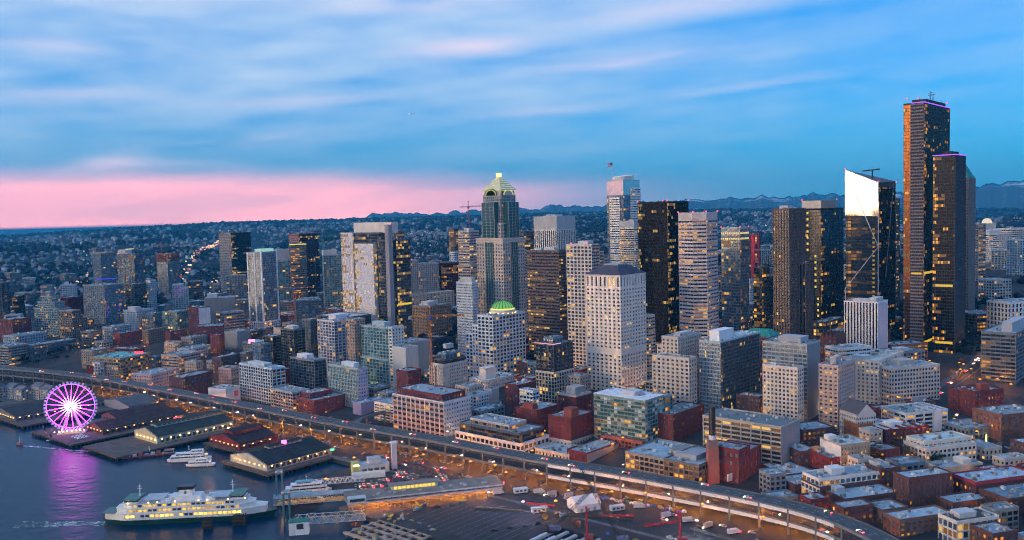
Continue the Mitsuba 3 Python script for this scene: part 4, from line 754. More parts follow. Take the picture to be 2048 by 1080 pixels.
B('office_tower', 'tan banded tower with stepped base beside the pyramid crowned tower', 'tower', -64.3, 1360.0, 39.2, 48.0, 23.9, 22.0, 146.7, 'bands', seed=99, fl=4.2, sh=2.1, masses=[(0, 1, 0, 1, 0, 1), (-0.15, 1, -0.1, 1, 0, 0.64, {'col': (0.34, 0.31, 0.31)})], pents=[(0.2, 0.6, 0.2, 0.7, 0, 4, (0.5, 0.52, 0.54), 'penthouse')])
B('office_tower', 'white small windowed tower at the left foot of the pyramid crowned tower', 'tower', -51.5, 1130.0, 27.0, 48.0, 29.1, 11.0, 96.3, 'white', seed=100, bw=2.2, pw=0.8, sh=1.9, fl=3.6, pents=[(0.1, 0.8, 0.2, 0.8, 0, 6, (0.5, 0.52, 0.55), 'penthouse')], lit=0.02)
B('office_block', 'huge cream department store with tall arched windows', 'building', -123.5, 1270.0, 31.4, 48.0, 38.8, 49.0, 48.4, 'old', seed=101, bw=3.6, pw=1.6, fl=4.6, sh=1.9, lit=0.1, col=(0.52, 0.41, 0.32), pents=[(0.2, 0.6, 0.2, 0.6, 0, 6, (0.5, 0.52, 0.54), 'penthouse')], tone=0.5)
B('office_block', 'long cream flat roofed hall behind the department store', 'building', -170.0, 1430.0, 38.2, 48.0, 18.4, 105.0, 44.2, 'old', seed=102, col=(0.6, 0.55, 0.48), bw=8, pw=5, roof=(0.5, 0.5, 0.5), lit=0.15, tone=0.73)
B('office_block', 'small gray windowed block left of the department store', 'building', -153.6, 1240.0, 28.2, 48.0, 9.6, 12.1, 52.0, 'gray', seed=103, tone=0.63, g='glass_blue')
fin_tower = B('apartment_tower', 'tall slender tower with white corner fins and pale top on a white podium', 'tower', -403.7, 1430.0, 33.5, 65.0, 28.9, 37.8, 125.2, 'blueglass', seed=104, finish=False, col=(0.6, 0.63, 0.66), bw=3.0, pw=0.35, sh=0.5, g='glass_blue', masses=[(0, 1, 0, 1, 0.1, 1), (-0.05, 1.0, -0.05, 1.05, 0, 0.1, 'white')], lit=0.03, tone=0.53)
B('office_tower', 'wide gray tower with blank top behind the white finned tower', 'tower', -507.2, 1900.0, 31.4, 16.3, 34.0, 31.2, 115.7, 'gray', seed=105, masses=[(0, 1, 0, 1, 0, 0.8), (0, 1, 0, 1, 0.8, 1, 'blank')], tone=0.76, g='glass_blue')
B('apartment_tower', 'teal balconied apartment tower right of the white finned tower', 'tower', -435.9, 1640.0, 35.7, 16.3, 26.0, 21.6, 98.4, 'tealcondo', seed=106, lit=0.1, tone=0.67)
crown_line_tower = B('office_tower', 'gray curved front tower with a bright yellow crown line', 'tower', -428.7, 1720.0, 33.5, 16.3, 36.0, 30.3, 130.2, 'darkbands', seed=107, col=(0.24, 0.25, 0.28), lit=0.06, tone=0.57)
B('office_tower', 'dark maroon tower with one brick lit face and red corner beacons', 'tower', -442.6, 1850.0, 31.5, 48.0, 36.2, 50.2, 149.3, 'black', seed=108, col=(0.1, 0.04, 0.05), beacons=[(0, 1), (0, 0), (1, 0)], lit=0.14, bw=2.4, sides={3: 'maroonface'})
B('apartment_tower', 'pale teal apartment tower with white cap left of the great glass tower', 'tower', -339.8, 1600.0, 37.3, 16.3, 30.0, 32.9, 115.4, 'tealcondo', seed=109, lit=0.14, masses=[(0, 1, 0, 1, 0, 0.93), (0, 1, 0, 0.75, 0.93, 1, 'blank')], beacons=[(0.5, 0.5)], tone=0.7)
B('office_tower', 'dark glass tower standing right behind the great glass tower', 'tower', -183.8, 1420.0, 37.3, 16.3, 30.0, 12.9, 150.7, 'darkglass', seed=110, lit=0.12)
B('office_tower', 'black slab tower with lighter left face on the northern skyline', 'tower', -647.1, 2050.0, 30.2, 48.0, 52.9, 52.1, 153.9, 'black', seed=111, beacons=[(0, 1), (0, 0), (1, 0)], lit=0.16, bw=3, sides={3: 'slabface'})
B('apartment_tower', 'beige apartment tower in front of the black slab tower', 'tower', -548.9, 1700.0, 35.5, 16.3, 26.0, 36.8, 70.5, 'tancondo', seed=112, lit=0.18, bal=0, tone=0.73)
amber_roof_tower = B('apartment_tower', 'gray glass tower with amber roof lights and blue light band', 'tower', -995.5, 2150.0, 31.5, 48.0, 48.1, 35.1, 111.0, 'condo', seed=113, bal=0, g='glass_blue', masses=[(0, 1, 0, 1, 0, 1), (0.5, 1, 0, 0.4, 1, 1.1)], col=(0.3, 0.33, 0.36), lit=0.08, tone=0.63)
white_edge_tower = B('apartment_tower', 'pair topped glass tower with white lit roof edge and red beacons', 'tower', -829.5, 1950.0, 32.4, 65.0, 53.5, 29.0, 112.1, 'darkcondo', seed=114, g='glass_blue', masses=[(0, 1, 0, 1, 0, 1), (0.55, 0.95, 0.1, 0.7, 1, 1.08, 'blank')], lit=0.16, beacons=[(0, 0.8), (0, 0.4)])
B('apartment_tower', 'dark narrow windowed tower below the pair topped tower', 'building', -709.0, 1660.0, 36.0, 65.0, 28.6, 34.3, 60.8, 'darkcondo', seed=115, lit=0.08)
red_top_tower = B('apartment_tower', 'unfinished tower with bare top floors tinted by red light and worklights under a tower crane', 'tower', -823.0, 2120.0, 30.6, 65.0, 35.6, 39.3, 106.4, 'condo', seed=116, bal=0, masses=[(0, 1, 0, 1, 0, 0.82), (0, 1, 0, 1, 0.82, 1, 'redlitframe')], col=(0.28, 0.29, 0.31), lit=0.08, tone=0.67, g='glass_blue')
violet_lobby_tower = B('apartment_tower', 'large twin winged apartment tower with white ribs and violet lit lobby', 'building', -719.2, 1560.0, 34.1, 65.0, 53.9, 40.9, 69.0, 'condo', seed=117, bal=0, col=(0.42, 0.44, 0.48), pw=1.0, sh=0.4, sides={0: 'blueribs'}, lit=0.07, tone=0.57, g='glass_blue')
B('apartment_tower', 'slim white gridded tower right of the dark narrow windowed tower', 'building', -686.9, 1680.0, 36.4, 65.0, 10.4, 14.5, 65.9, 'white', seed=118, lit=0.06, tone=0.8, g='glass_blue')
B('apartment_tower', 'pale ribbed apartment tower with twin setback tops', 'tower', -622.5, 1620.0, 36.0, 16.3, 26.0, 26.7, 60.8, 'whitecondo', seed=119, bal=0, masses=[(0, 1, 0, 0.7, 0, 1), (0, 1, 0.7, 1, 0, 0.9)], tone=0.7, g='glass_blue')
B('apartment_tower', 'dark apartment tower with white portal frame and amber top floor', 'building', -630.6, 1720.0, 35.6, 16.3, 30.0, 26.6, 59.4, 'darkcondo', seed=120, lit=0.14)
B('terraced_condo', 'white stepped terrace condominium bristling with balconies', 'building', -737.4, 1435.0, 28.3, 65.0, 58.5, 22.4, 46.9, 'whitecondo', seed=121, bal=1, bw=4.4, lit=0.14, masses=[(0, 1, 0, 1, 0, 1), (0.2, 0.9, 0.1, 0.95, 1, 1.22), (0.35, 0.8, 0.2, 0.9, 1.22, 1.42), (0.45, 0.65, 0.3, 0.6, 1.42, 1.58)], g='glass_teal', tone=0.5)
slope_condo = B('terraced_condo', 'tan terraced condominium with long sloping roofline', 'building', -699.0, 1400.0, 27.1, 65.0, 30.0, 54.6, 47.6, 'tan', seed=122, bw=3.6, pw=0.7, sh=0.7, lit=0.1, masses=[(0, 1, 0, 0.3, 0, 1), (0, 1, 0.3, 0.52, 0, 0.82), (0, 1, 0.52, 0.76, 0, 0.64), (0, 1, 0.76, 1, 0, 0.46)], tone=0.73)
B('apartment_tower', 'small white twin slab with lift tower on the left', 'building', -939.6, 1840.0, 35.7, 16.3, 28.0, 27.5, 50.8, 'white', seed=123, pents=[(0.3, 0.7, 0.25, 0.5, 0, 6, (0.5, 0.52, 0.54), 'penthouse')], tone=0.63, g='glass_blue')
B('office_block', 'dark red blank sided hall behind the tan terraced condominium', 'building', -803.9, 1600.0, 34.3, 65.0, 30.0, 33.7, 45.1, 'blankred', seed=124, tone=0.53)
B('office_block', 'cream loft with orange lit lower floors left of the wide gray hall', 'building', -621.7, 1460.0, 31.7, 65.0, 29.7, 34.6, 34.5, 'white', seed=125, lit=0.14, bw=3.4, pents=[(0.2, 0.8, 0.1, 0.4, 0, 6, (0.55, 0.52, 0.5), 'penthouse')], tone=0.76, g='glass_blue')
B('office_block', 'gray ribbed block before the cream loft', 'building', -586.6, 1440.0, 31.5, 65.0, 26.0, 21.0, 31.1, 'gray', seed=126, tone=0.67, g='glass_blue')
B('office_block', 'glassy block with green lit floors and square bays', 'building', -532.2, 1400.0, 30.1, 65.0, 32.1, 23.2, 38.7, 'tealcondo', seed=127, lit=0.3, tone=0.57)
B('brick_block', 'dark maroon block with bare white wall', 'building', -483.6, 1360.0, 28.5, 48.0, 33.9, 19.2, 49.7, 'brick', seed=128, col=(0.1, 0.03, 0.04), sides={0: 'blankwhite'})
B('office_block', 'wide gray stone hall with few windows behind the white wall block', 'building', -530.4, 1520.0, 35.0, 16.3, 40.0, 50.9, 43.2, 'blank', seed=129, col=(0.3, 0.31, 0.34), pents=[(0.2, 0.6, 0.1, 0.4, 0, 7, (0.5, 0.52, 0.54), 'penthouse')], tone=0.7)
B('office_block', 'white and mauve banded office right of the bare white wall', 'building', -454.6, 1390.0, 30.5, 48.0, 25.7, 35.3, 35.8, 'whitebands', seed=130, fl=4.2, col=(0.52, 0.5, 0.53), tone=0.6)
B('office_block', 'gray gridded office left of the white finned tower', 'building', -471.0, 1500.0, 35.0, 16.3, 30.0, 21.2, 40.1, 'gray', seed=131, tone=0.5, g='glass_blue')
B('brick_block', 'broad low brick store with pale roof below the bare white wall', 'building', -462.3, 1290.0, 23.4, 16.3, 36.0, 36.2, 32.9, 'brick', seed=132)
B('apartment_tower', 'dark edge tower cut by the left edge of the picture', 'tower', -900.2, 1560.0, 31.0, 65.0, 42.9, 15.1, 81.1, 'darkcondo', seed=133, lit=0.1)
B('office_block', 'squat black sided building by the left edge tower', 'building', -928.5, 1640.0, 33.8, 16.3, 26.0, 15.8, 46.9, 'black', seed=134)
B('office_block', 'gray low tower behind the white stepped condominium', 'building', -1002.5, 1880.0, 35.7, 16.3, 24.0, 23.1, 48.3, 'gray', seed=135, tone=0.76, g='glass_blue')
B('office_tower', 'pale gray tower far behind the gray slab', 'building', -322.5, 1360.0, 30.9, 16.3, 40.0, 25.6, 55.5, 'white', seed=136, col=(0.38, 0.38, 0.4), lit=0.03, tone=0.67, g='glass_blue')
B('apartment_tower', 'gray balconied block with white panels in front of the maroon tower', 'building', -317.6, 1290.0, 26.3, 16.3, 26.0, 37.9, 65.2, 'condo', seed=137, lit=0.05, bal=2, tone=0.57, g='glass_blue')
B('office_block', 'three storey banded office by the left park', 'building', -716.9, 1250.0, 9.1, 65.0, 40.0, 32.6, 30.9, 'bands', seed=138, col=(0.34, 0.33, 0.34), lit=0.1, tone=0.8)
B('brick_block', 'brick house pair behind the banded park office', 'building', -805.3, 1420.0, 25.5, 65.0, 36.0, 33.5, 35.2, 'brick', seed=139)
B('apartment_block', 'long white walk up apartments with bay windows', 'building', -749.8, 1330.0, 20.6, 65.0, 30.0, 50.5, 24.3, 'white', seed=140, lit=0.1, tone=0.6, g='glass_blue')
B('apartment_block', 'gray low apartment row behind the market street', 'building', -690.9, 1270.0, 14.3, 65.0, 26.0, 75.1, 23.6, 'gray', seed=141, lit=0.12, tone=0.5, g='glass_blue')
B('office_block', 'slate blue office cube with window strips', 'building', -641.3, 1340.0, 24.5, 65.0, 21.6, 19.0, 23.2, 'bands', seed=142, col=(0.2, 0.22, 0.25), lit=0.1, tone=0.73)
B('apartment_block', 'white gridded apartments with a slanted wing', 'building', -622.7, 1370.0, 27.0, 65.0, 21.8, 37.4, 23.2, 'white', seed=143, lit=0.1, tone=0.63, g='glass_blue')
B('brick_block', 'rust brick apartments with white roof units', 'building', -593.0, 1330.0, 24.4, 65.0, 15.8, 43.5, 20.3, 'brick', seed=144, lit=0.1)
B('brick_block', 'brown block with dark corner at the market uphill side', 'building', -554.7, 1340.0, 25.8, 65.0, 12.5, 34.3, 21.9, 'tan', seed=145, col=(0.25, 0.2, 0.17), lit=0.1, tone=0.76)
B('brick_block', 'red brick flats right of the brown block', 'building', -505.9, 1300.0, 23.5, 65.0, 9.9, 32.3, 26.0, 'brick', seed=146, lit=0.1)
B('office_block', 'cream flat roofed block above the market lights', 'building', -460.8, 1260.0, 20.9, 65.0, 19.1, 31.2, 24.1, 'old', seed=147, lit=0.08, tone=0.57)
B('office_block', 'cream narrow shop building left of the cream flat roofed block', 'building', -480.8, 1250.0, 19.7, 65.0, 20.0, 14.0, 20.1, 'old', seed=148, tone=0.8)
B('brick_block', 'brick garage with lit corner by the orange glow', 'building', -414.0, 1240.0, 20.0, 65.0, 16.6, 10.8, 30.1, 'brick', seed=149, lit=0.15)
B('blank_block', 'pale gray plain walled block by the orange glow', 'building', -397.9, 1270.0, 23.0, 65.0, 24.3, 27.2, 27.0, 'blank', seed=150, tone=0.6)
B('market_hall', 'cream low market hall with dark shopfronts', 'building', -577.7, 1210.0, 10.8, 65.0, 23.5, 26.4, 26.1, 'old', seed=151, lit=0.25, tone=0.5)
B('brick_block', 'long maroon brick market building with pale flat roof', 'building', -534.4, 1240.0, 17.6, 65.0, 50.2, 17.7, 15.0, 'brick', seed=152, lit=0.1)
market_arcade = B('market_hall', 'long green roofed market arcade with yellow lit stalls', 'building', -505.5, 1130.0, 4.3, 65.0, 56.3, 48.7, 32.8, 'market', seed=153, roof=(0.18, 0.4, 0.38), tone=0.63)
B('market_hall', 'gray roofed market annex with cream windowed flank', 'building', -508.6, 1130.0, 4.2, 65.0, 32.5, 52.0, 23.2, 'old', seed=154, lit=0.12, roof=(0.38, 0.42, 0.46), tone=0.53)
B('market_hall', 'white gabled market shed beside the red banners', 'building', -533.8, 1135.0, 4.0, 65.0, 14.6, 10.8, 27.7, 'white', seed=155, tone=0.76, g='glass_blue')
B('office_block', 'white banded office with red window strips', 'building', -438.0, 1150.0, 9.2, 65.0, 30.9, 38.9, 26.8, 'whitebands', seed=156, col=(0.56, 0.5, 0.5), lit=0.05, tone=0.67)
B('office_block', 'gray stepped house left of the white banded office', 'building', -473.5, 1165.0, 9.6, 65.0, 13.5, 11.9, 23.0, 'gray', seed=157, tone=0.57, g='glass_blue')
B('office_block', 'long pale building with a row of roof lights', 'building', -449.7, 1220.0, 17.6, 65.0, 22.0, 43.8, 16.7, 'white', seed=158, lit=0.2, tone=0.8, g='glass_blue')
B('office_block', 'cream walk up house with tall windows before the banded office', 'building', -399.3, 1105.0, 5.6, 65.0, 19.2, 11.9, 28.4, 'old', seed=159, lit=0.06, tone=0.7)
B('apartment_tower', 'charcoal brick tower with pale vertical seam', 'building', -372.7, 1120.0, 8.4, 65.0, 15.0, 36.5, 28.2, 'brownbrick', seed=160, col=(0.11, 0.08, 0.09))
B('office_block', 'blue gray block between the charcoal tower and the dark condominium row', 'building', -346.7, 1140.0, 12.0, 65.0, 10.0, 54.6, 27.2, 'gray', seed=161, col=(0.34, 0.37, 0.42), tone=0.5, g='glass_blue')
B('office_block', 'rosy house row below the charcoal brick tower', 'building', -341.3, 1060.0, 5.1, 65.0, 20.0, 17.3, 27.0, 'pinkish', seed=162)
B('loft_building', 'lavender painted loft with round fan and flat roofs', 'building', -437.9, 1060.0, 3.0, 65.0, 32.4, 39.4, 24.3, 'pinkish', seed=163, col=(0.45, 0.36, 0.38), lit=0.1)
B('loft_building', 'purple brown brick warehouse by the elevated road', 'building', -384.5, 1020.0, 3.0, 65.0, 22.0, 46.3, 26.1, 'brownbrick', seed=164, lit=0.04)
white_box = B('blank_block', 'white blank windowless box with a small pink wall mark', 'building', -323.8, 985.0, 3.0, 65.0, 26.5, 22.5, 17.9, 'blankwhite', seed=165)
B('apartment_block', 'dark green glass terrace block left of the dark glass apartment tower', 'building', -308.9, 1130.0, 13.3, 48.0, 20.7, 15.7, 47.2, 'darkcondo', seed=166)
B('blank_block', 'bright cream plain cube under the white finned tower', 'building', -316.0, 1200.0, 18.5, 48.0, 18.1, 7.9, 43.4, 'blank', seed=167, col=(0.7, 0.64, 0.58), tone=0.57)
B('office_block', 'gray windowed cube behind the balcony ringed block', 'building', -310.3, 1080.0, 8.9, 48.0, 17.9, 14.1, 48.6, 'condo', seed=168)
B('brick_block', 'gray stone block behind the dark apartment tower', 'building', -295.7, 1170.0, 17.0, 48.0, 11.6, 18.9, 26.9, 'gray', seed=169, tone=0.7, g='glass_blue')
B('office_block', 'dark low hall with white roof below the great glass tower', 'building', -208.5, 1095.0, 15.9, 48.0, 60.0, 41.0, 70.5, 'darkglass', seed=170, roof=(0.5, 0.5, 0.52), lit=0.15)
B('office_block', 'beige office behind the teal gridded apartment tower', 'building', -182.1, 1010.0, 11.5, 48.0, 14.0, 15.9, 81.7, 'tan', seed=171, lit=0.2)
B('office_block', 'gray stone museum hall with tall slit windows', 'building', -126.0, 1030.0, 16.3, 48.0, 30.0, 39.7, 45.0, 'blank', seed=172, col=(0.36, 0.36, 0.36))
B('blank_block', 'pale windowless block beside the teal gridded apartment tower', 'building', -118.1, 960.0, 11.9, 48.0, 22.0, 18.2, 54.5, 'blank', seed=173, col=(0.48, 0.5, 0.5))
B('brick_block', 'small red brick block in the dark gap left of the beige condominium', 'building', -113.2, 930.0, 10.0, 48.0, 18.0, 19.2, 35.7, 'brick', seed=174, lit=0.15)
B('blank_block', 'low lilac painted wall building on the ramp bend', 'building', -159.1, 905.0, 5.4, 48.0, 14.0, 37.5, 12.6, 'blank', seed=175, col=(0.24, 0.27, 0.46), roof=(0.4, 0.46, 0.52))
B('blank_block', 'gray flat roofed shop left of the big white loft roof', 'building', -134.6, 930.0, 8.7, 48.0, 18.0, 38.2, 14.0, 'gray', seed=176)
B('office_block', 'white framed house with dark gable beneath the low white roofed podium', 'building', -38.6, 865.0, 10.0, 48.0, 13.9, 18.6, 21.5, 'white', seed=177, bw=4)
B('office_block', 'pale round cornered house beside the white framed house', 'building', -23.2, 885.0, 12.3, 48.0, 10.0, 10.4, 20.8, 'blank', seed=178)
B('blank_block', 'blue gray low roofs right of the big white loft', 'building', -33.1, 840.0, 8.5, 48.0, 16.0, 56.5, 12.5, 'gray', seed=179, roof=(0.44, 0.5, 0.56))
B('brick_block', 'dark gabled house behind the long brick warehouse', 'building', -3.3, 860.0, 11.8, 48.0, 14.0, 17.9, 12.9, 'brownbrick', seed=180)
B('loft_building', 'beige stone base block at the foot of the square windowed tower', 'building', 66.1, 890.0, 18.0, 48.0, 20.0, 16.8, 25.1, 'old', seed=181, col=(0.36, 0.33, 0.32))
B('office_block', 'dark plaza hall with amber doors below the tallest tower', 'building', 400.2, 935.0, 37.9, 16.3, 24.0, 47.5, 21.7, 'brownbands', seed=182, lit=0.4)
B('office_block', 'low dark roofed library hall before the tallest tower', 'building', 377.7, 880.0, 33.6, 16.3, 24.0, 39.8, 27.6, 'gray', seed=183, roof=(0.2, 0.24, 0.28), pents=[(0.2, 0.6, 0.3, 0.6, 0, 3, (0.6, 0.6, 0.62), 'penthouse')])
B('office_block', 'white long roof house behind the cream E shaped block', 'building', 305.3, 830.0, 27.2, 16.3, 20.0, 36.8, 47.4, 'whitebands', seed=184)
B('office_block', 'tan stone court hall glowing amber beside the tallest tower', 'building', 488.9, 1120.0, 54.2, 16.3, 24.0, 13.7, 10.3, 'old', seed=185, lit=0.5, col=(0.4, 0.26, 0.14))
B('office_block', 'black podium with lit doorway under the dotted tower', 'building', 360.3, 1020.0, 40.8, 48.0, 14.3, 59.4, 34.6, 'darkglass', seed=186, lit=0.3)
B('office_block', 'cream dome roofed hall in the gap left of the white finned block', 'building', 348.8, 960.0, 36.8, 48.0, 7.2, 27.9, 35.8, 'old', seed=187)
B('office_block', 'white slab between the red striped tower and the dark olive tower', 'building', 335.7, 1250.0, 54.1, 48.0, 24.0, 12.1, 54.4, 'white', seed=188)
B('office_block', 'gray balcony slab at the right of the elevated square windowed tower', 'building', 105.4, 1060.0, 30.6, 48.0, 17.9, 22.5, 115.6, 'darkbands', seed=189)
B('office_block', 'pale green roofed block behind the brown banded tower', 'building', 22.4, 1210.0, 35.1, 48.0, 22.0, 14.7, 121.3, 'whitebands', seed=190)
B('office_block', 'blue lit block with red sign top right of the pyramid crowned tower', 'tower', 21.9, 1500.0, 51.5, 16.3, 30.0, 17.7, 129.8, 'darkglass', seed=191, lit=0.2)
WING = (2.9, 42.4, -31.6, -8.7, 217.5)
CHIM = (145.6, 650.0, 6.3, 57.1)

# ---------------------------------------------------------------- landmark buildings: what the plain masses do not give
def light(b, pname, emit, boxes, k=1.0, fr=True):
    """Lit strips and lamps of a building; boxes in its local frame."""
    m = MB()
    for q in boxes: m.box(*q, (1, 1, 1), b.fr if fr else None)
    m.put(name(f'{b.key}__{pname}'), 'lamp_glass', emit=[e * k for e in emit], color=False, stuff=len(boxes) > 1)

def ring_strip(x0, x1, y0, y1, z, h=.5, t=.5):
    return [(x0 - t, x1 + t, y0 - t, y0, z, z + h), (x0 - t, x0, y0, y1 + t, z, z + h)]

def hip(b, x0, x1, y0, y1, z, h, inx, iny, col, pname='hip_roof', bsdf='roofing'):
    m = MB(); a = [(x0, y0), (x1, y0), (x1, y1), (x0, y1)]; t = [(x0 + inx, y0 + iny), (x1 - inx, y0 + iny), (x1 - inx, y1 - iny), (x0 + inx, y1 - iny)]
    m.prism(a, z, z + h, col, b.fr, top=t); b.part(pname, m, bsdf)

def gable(b, x0, x1, y0, y1, z, h, col, along='y', pname='gable_roof'):
    m = MB()
    if along == 'y': t = [((x0 + x1) / 2 - .05, y0), ((x0 + x1) / 2 + .05, y0), ((x0 + x1) / 2 + .05, y1), ((x0 + x1) / 2 - .05, y1)]
    else: t = [(x0, (y0 + y1) / 2 - .05), (x1, (y0 + y1) / 2 - .05), (x1, (y0 + y1) / 2 + .05), (x0, (y0 + y1) / 2 + .05)]
    m.prism([(x0, y0), (x1, y0), (x1, y1), (x0, y1)], z, z + h, col, b.fr, top=t); b.part(pname, m, 'roofing')

# the stone and glass tower with the stepped pyramid
b = crown_tower; L, R, H = b.l, b.r, b.h
stone = np.array((.58, .50, .43))
for side in (0, 1):
    W = R if side == 0 else L
    for (f0, f1, z0, z1, out) in ((.36, .64, 0, .70, 1.3), (.27, .73, .73, .955, 1.2)):
        m, g = MB(), MB(); a, c, k = f0 * W, f1 * W, (.14 * W * 0)
        base = 0 if z1 < .9 else 0
        q = (lambda u0, u1, d0, d1, za, zb, col, mm: mm.box(u0, u1, -d1, -d0, za, zb, col, b.fr)) if side == 0 else (lambda u0, u1, d0, d1, za, zb, col, mm: mm.box(-d1, -d0, u0, u1, za, zb, col, b.fr))
        q(a, c, -.3 if z1 < .9 else -.16 * W, out, z0 * H, z1 * H, (.1, .3, .32), g); b.part('glass_bay', g, 'glass_teal', uv=True, color=False)
        n = 3
        for i in range(n + 1):
            u = a + (c - a) * i / n; q(u - .22, u + .22, out, out + .25, z0 * H, z1 * H, stone * .8, m)
        for i in range(int((z1 - z0) * H / 3.9)):
            z = z0 * H + i * 3.9; q(a, c, out, out + .12, z, z + .5, (.20, .27, .28), m)
        b.part('bay_mullion', m)
for z in (.70, .72, .815):
    m = MB(); e = -.5 if z < .8 else .11 * R
    m.box(e, R - e, e * L / R, L - e * L / R, z * H, z * H + 1.5, stone * 1.1, b.fr); b.part('cornice', m)
# arched gables: two crossing vaults on the shaft
x0, x1, y0, y1 = .1 * R, .9 * R, .14 * L, .86 * L
b.mass([(x0 + 2, y0 + 2), (x1 - 2, y0 + 2), (x1 - 2, y1 - 2), (x0 + 2, y1 - 2)], .82 * H, H, {**STY['cream'], 'col': (.40, .40, .38), 'pw': .7, 'bw': 3.4, 'sh': .9, 'g': 'glass_teal', 'lit': .04, 'd': .8})
for along in (0, 1):
    for off in (.26, .74):
        pass
m = MB(); w = (x1 - x0) * .62
for (ux0, side) in (((x0 + x1) / 2, 0), ((y0 + y1) / 2, 1)):
    r = w * .52; pts = [(math.cos(t) * r, math.sin(t) * r * .8) for t in np.linspace(0, math.pi, 11)]
    for i in range(10):
        (pa, za), (pb, zb) = pts[i], pts[i + 1]
        if side == 0: vv = [b.fr.p(ux0 + pa, y0 + 1, H + za), b.fr.p(ux0 + pb, y0 + 1, H + zb), b.fr.p(ux0 + pb, y1 - 1, H + zb), b.fr.p(ux0 + pa, y1 - 1, H + za)]
        else: vv = [b.fr.p(x0 + 1, ux0 + pa, H + za), b.fr.p(x0 + 1, ux0 + pb, H + zb), b.fr.p(x1 - 1, ux0 + pb, H + zb), b.fr.p(x1 - 1, ux0 + pa, H + za)]
        m.raw(vv, [[0, 1, 2], [0, 2, 3]], stone * 1.1)
    # the glazed ends
    for end in (0, 1):
        ring = [b.fr.p(ux0 + p, (y0 + .9, y1 - .9)[end], H + z) if side == 0 else b.fr.p((x0 + .9, x1 - .9)[end], ux0 + p, H + z) for p, z in pts]
        m.raw([b.fr.p(ux0, (y0 + .9, y1 - .9)[end], H) if side == 0 else b.fr.p((x0 + .9, x1 - .9)[end], ux0, H)] + ring, [[0, i, i + 1] for i in range(1, 11)], stone * .9)
b.part('arched_gable', m)
arcs = MB()
for (ux0, side) in (((x0 + x1) / 2, 0), ((y0 + y1) / 2, 1)):
    for t in np.linspace(.12, math.pi - .12, 15):
        r = w * .42; p, z = math.cos(t) * r, math.sin(t) * r * .8
        if side == 0: arcs.box(ux0 + p - .6, ux0 + p + .6, y0 + .4, y0 + .85, H + z - .5, H + z + .5, (1, 1, 1), b.fr)
        else: arcs.box(x0 + .4, x0 + .85, ux0 + p - .6, ux0 + p + .6, H + z - .5, H + z + .5, (1, 1, 1), b.fr)
arcs.put(f'{b.key}__arch_light', 'lamp_glass', emit=(.95, .85, .18), color=False, stuff=True)
cx, cy, zz = R / 2, L / 2, H + 6
m = MB(); m.box(cx - R * .31, cx + R * .31, cy - L * .31, cy + L * .31, H - 1, zz + 1, stone * .9, b.fr); b.part('pyramid_base', m)
for k in range(7):
    f0 = .37 - .046 * k; m = MB(); z = zz + k * 2.6
    m.prism([(cx - R * f0, cy - L * f0), (cx + R * f0, cy - L * f0), (cx + R * f0, cy + L * f0), (cx - R * f0, cy + L * f0)], z + .5, z + 2.55, (.55, .56, .45), b.fr,
            top=[(cx - R * (f0 - .036), cy - L * (f0 - .036)), (cx + R * (f0 - .036), cy - L * (f0 - .036)), (cx + R * (f0 - .036), cy + L * (f0 - .036)), (cx - R * (f0 - .036), cy + L * (f0 - .036))])
    b.part('pyramid_step', m)
    light(b, 'step_light', (1.0, .95, .35), [(cx - R * f0 + .2, cx + R * f0 - .2, cy - L * f0 - .25, cy - L * f0 + .1, z, z + .6), (cx - R * f0 - .25, cx - R * f0 + .1, cy - L * f0 + .2, cy + L * f0 - .2, z, z + .6)], .8)
z = zz + 18.3
light(b, 'lantern', (1.5, 1.25, .45), [(cx - 2.6, cx - .5, cy - 2.6, cy + 2.6, z, z + 5.5), (cx + .6, cx + 2.7, cy - 2.6, cy + 2.6, z, z + 5.5)])
light(b, 'shaft_light', (.75, .70, .08), [(-1.75 + .11 * R, -1.5 + .11 * R, L * u - .35, L * u + .35, .80 * H, .93 * H) for u in (.36, .64)] + [(R * u - .35, R * u + .35, -1.75 + .11 * L, -1.5 + .11 * L, .80 * H, .93 * H) for u in (.36, .64)], .9)
b.done(0)

# the tower with the curved crown and the flag
b = flag_tower; L, R, H = b.l, b.r, b.h
m = MB(); n = 14; pts = [(R * .5 + math.cos(t) * R * .46, L * .5 + math.sin(t) * L * .44) for t in np.linspace(0, 2 * math.pi, n, endpoint=False)]
m.prism(pts, H - .5, H + 10, (.74, .72, .66), b.fr, tz=[H + 6 + 5 * (p[0] / R) for p in pts]); b.part('curved_crown', m)
for (x0, x1, y0, y1, z1) in ((.42, 1.03, -.03, .03, .93), (-.05, .02, .20, .80, .84)):
    b.mass([(x0 * R, y0 * L), (x1 * R, y0 * L), (x1 * R, y1 * L), (x0 * R, y1 * L)], 0, z1 * H, {**STY['whitebands'], 'fl': 4.4, 'sh': 2.4, 'col': (.80, .82, .84), 'lit': .02})
m = MB(); px, py = R * .12, L * .72; p0 = b.fr.p(px, py, H); m.tube(p0, p0 + np.array([0, 0, 33]), .45, (.7, .7, .72), 6, .25); b.part('flagpole', m)
fk = thing('flag', 'small striped red and white flag with blue corner flying from the rooftop pole', 'flag')
for i in range(13):
    m = MB(); z = 26 + i * .5
    vv = []
    for u in range(7): vv.append((p0[0] - .5 - u * 1.6, p0[1] + .5 * math.sin(u * 1.1), p0[2] + z - u * .25))
    for u in range(6):
        a, c = np.array(vv[u]), np.array(vv[u + 1]); blue = i >= 6 and u < 3
        m.raw([a, c, c + (0, 0, .5), a + (0, 0, .5)], [[0, 1, 2], [0, 2, 3]], (.04, .06, .22) if blue else ((.55, .06, .10) if i % 2 == 0 else (.75, .72, .74)))
    m.put(name(f'{fk}__stripe'), 'leaf')
b.beacon(R * .2, L * .1, H + 10); b.beacon(R * .9, L * .1, H + 11); b.done(0)

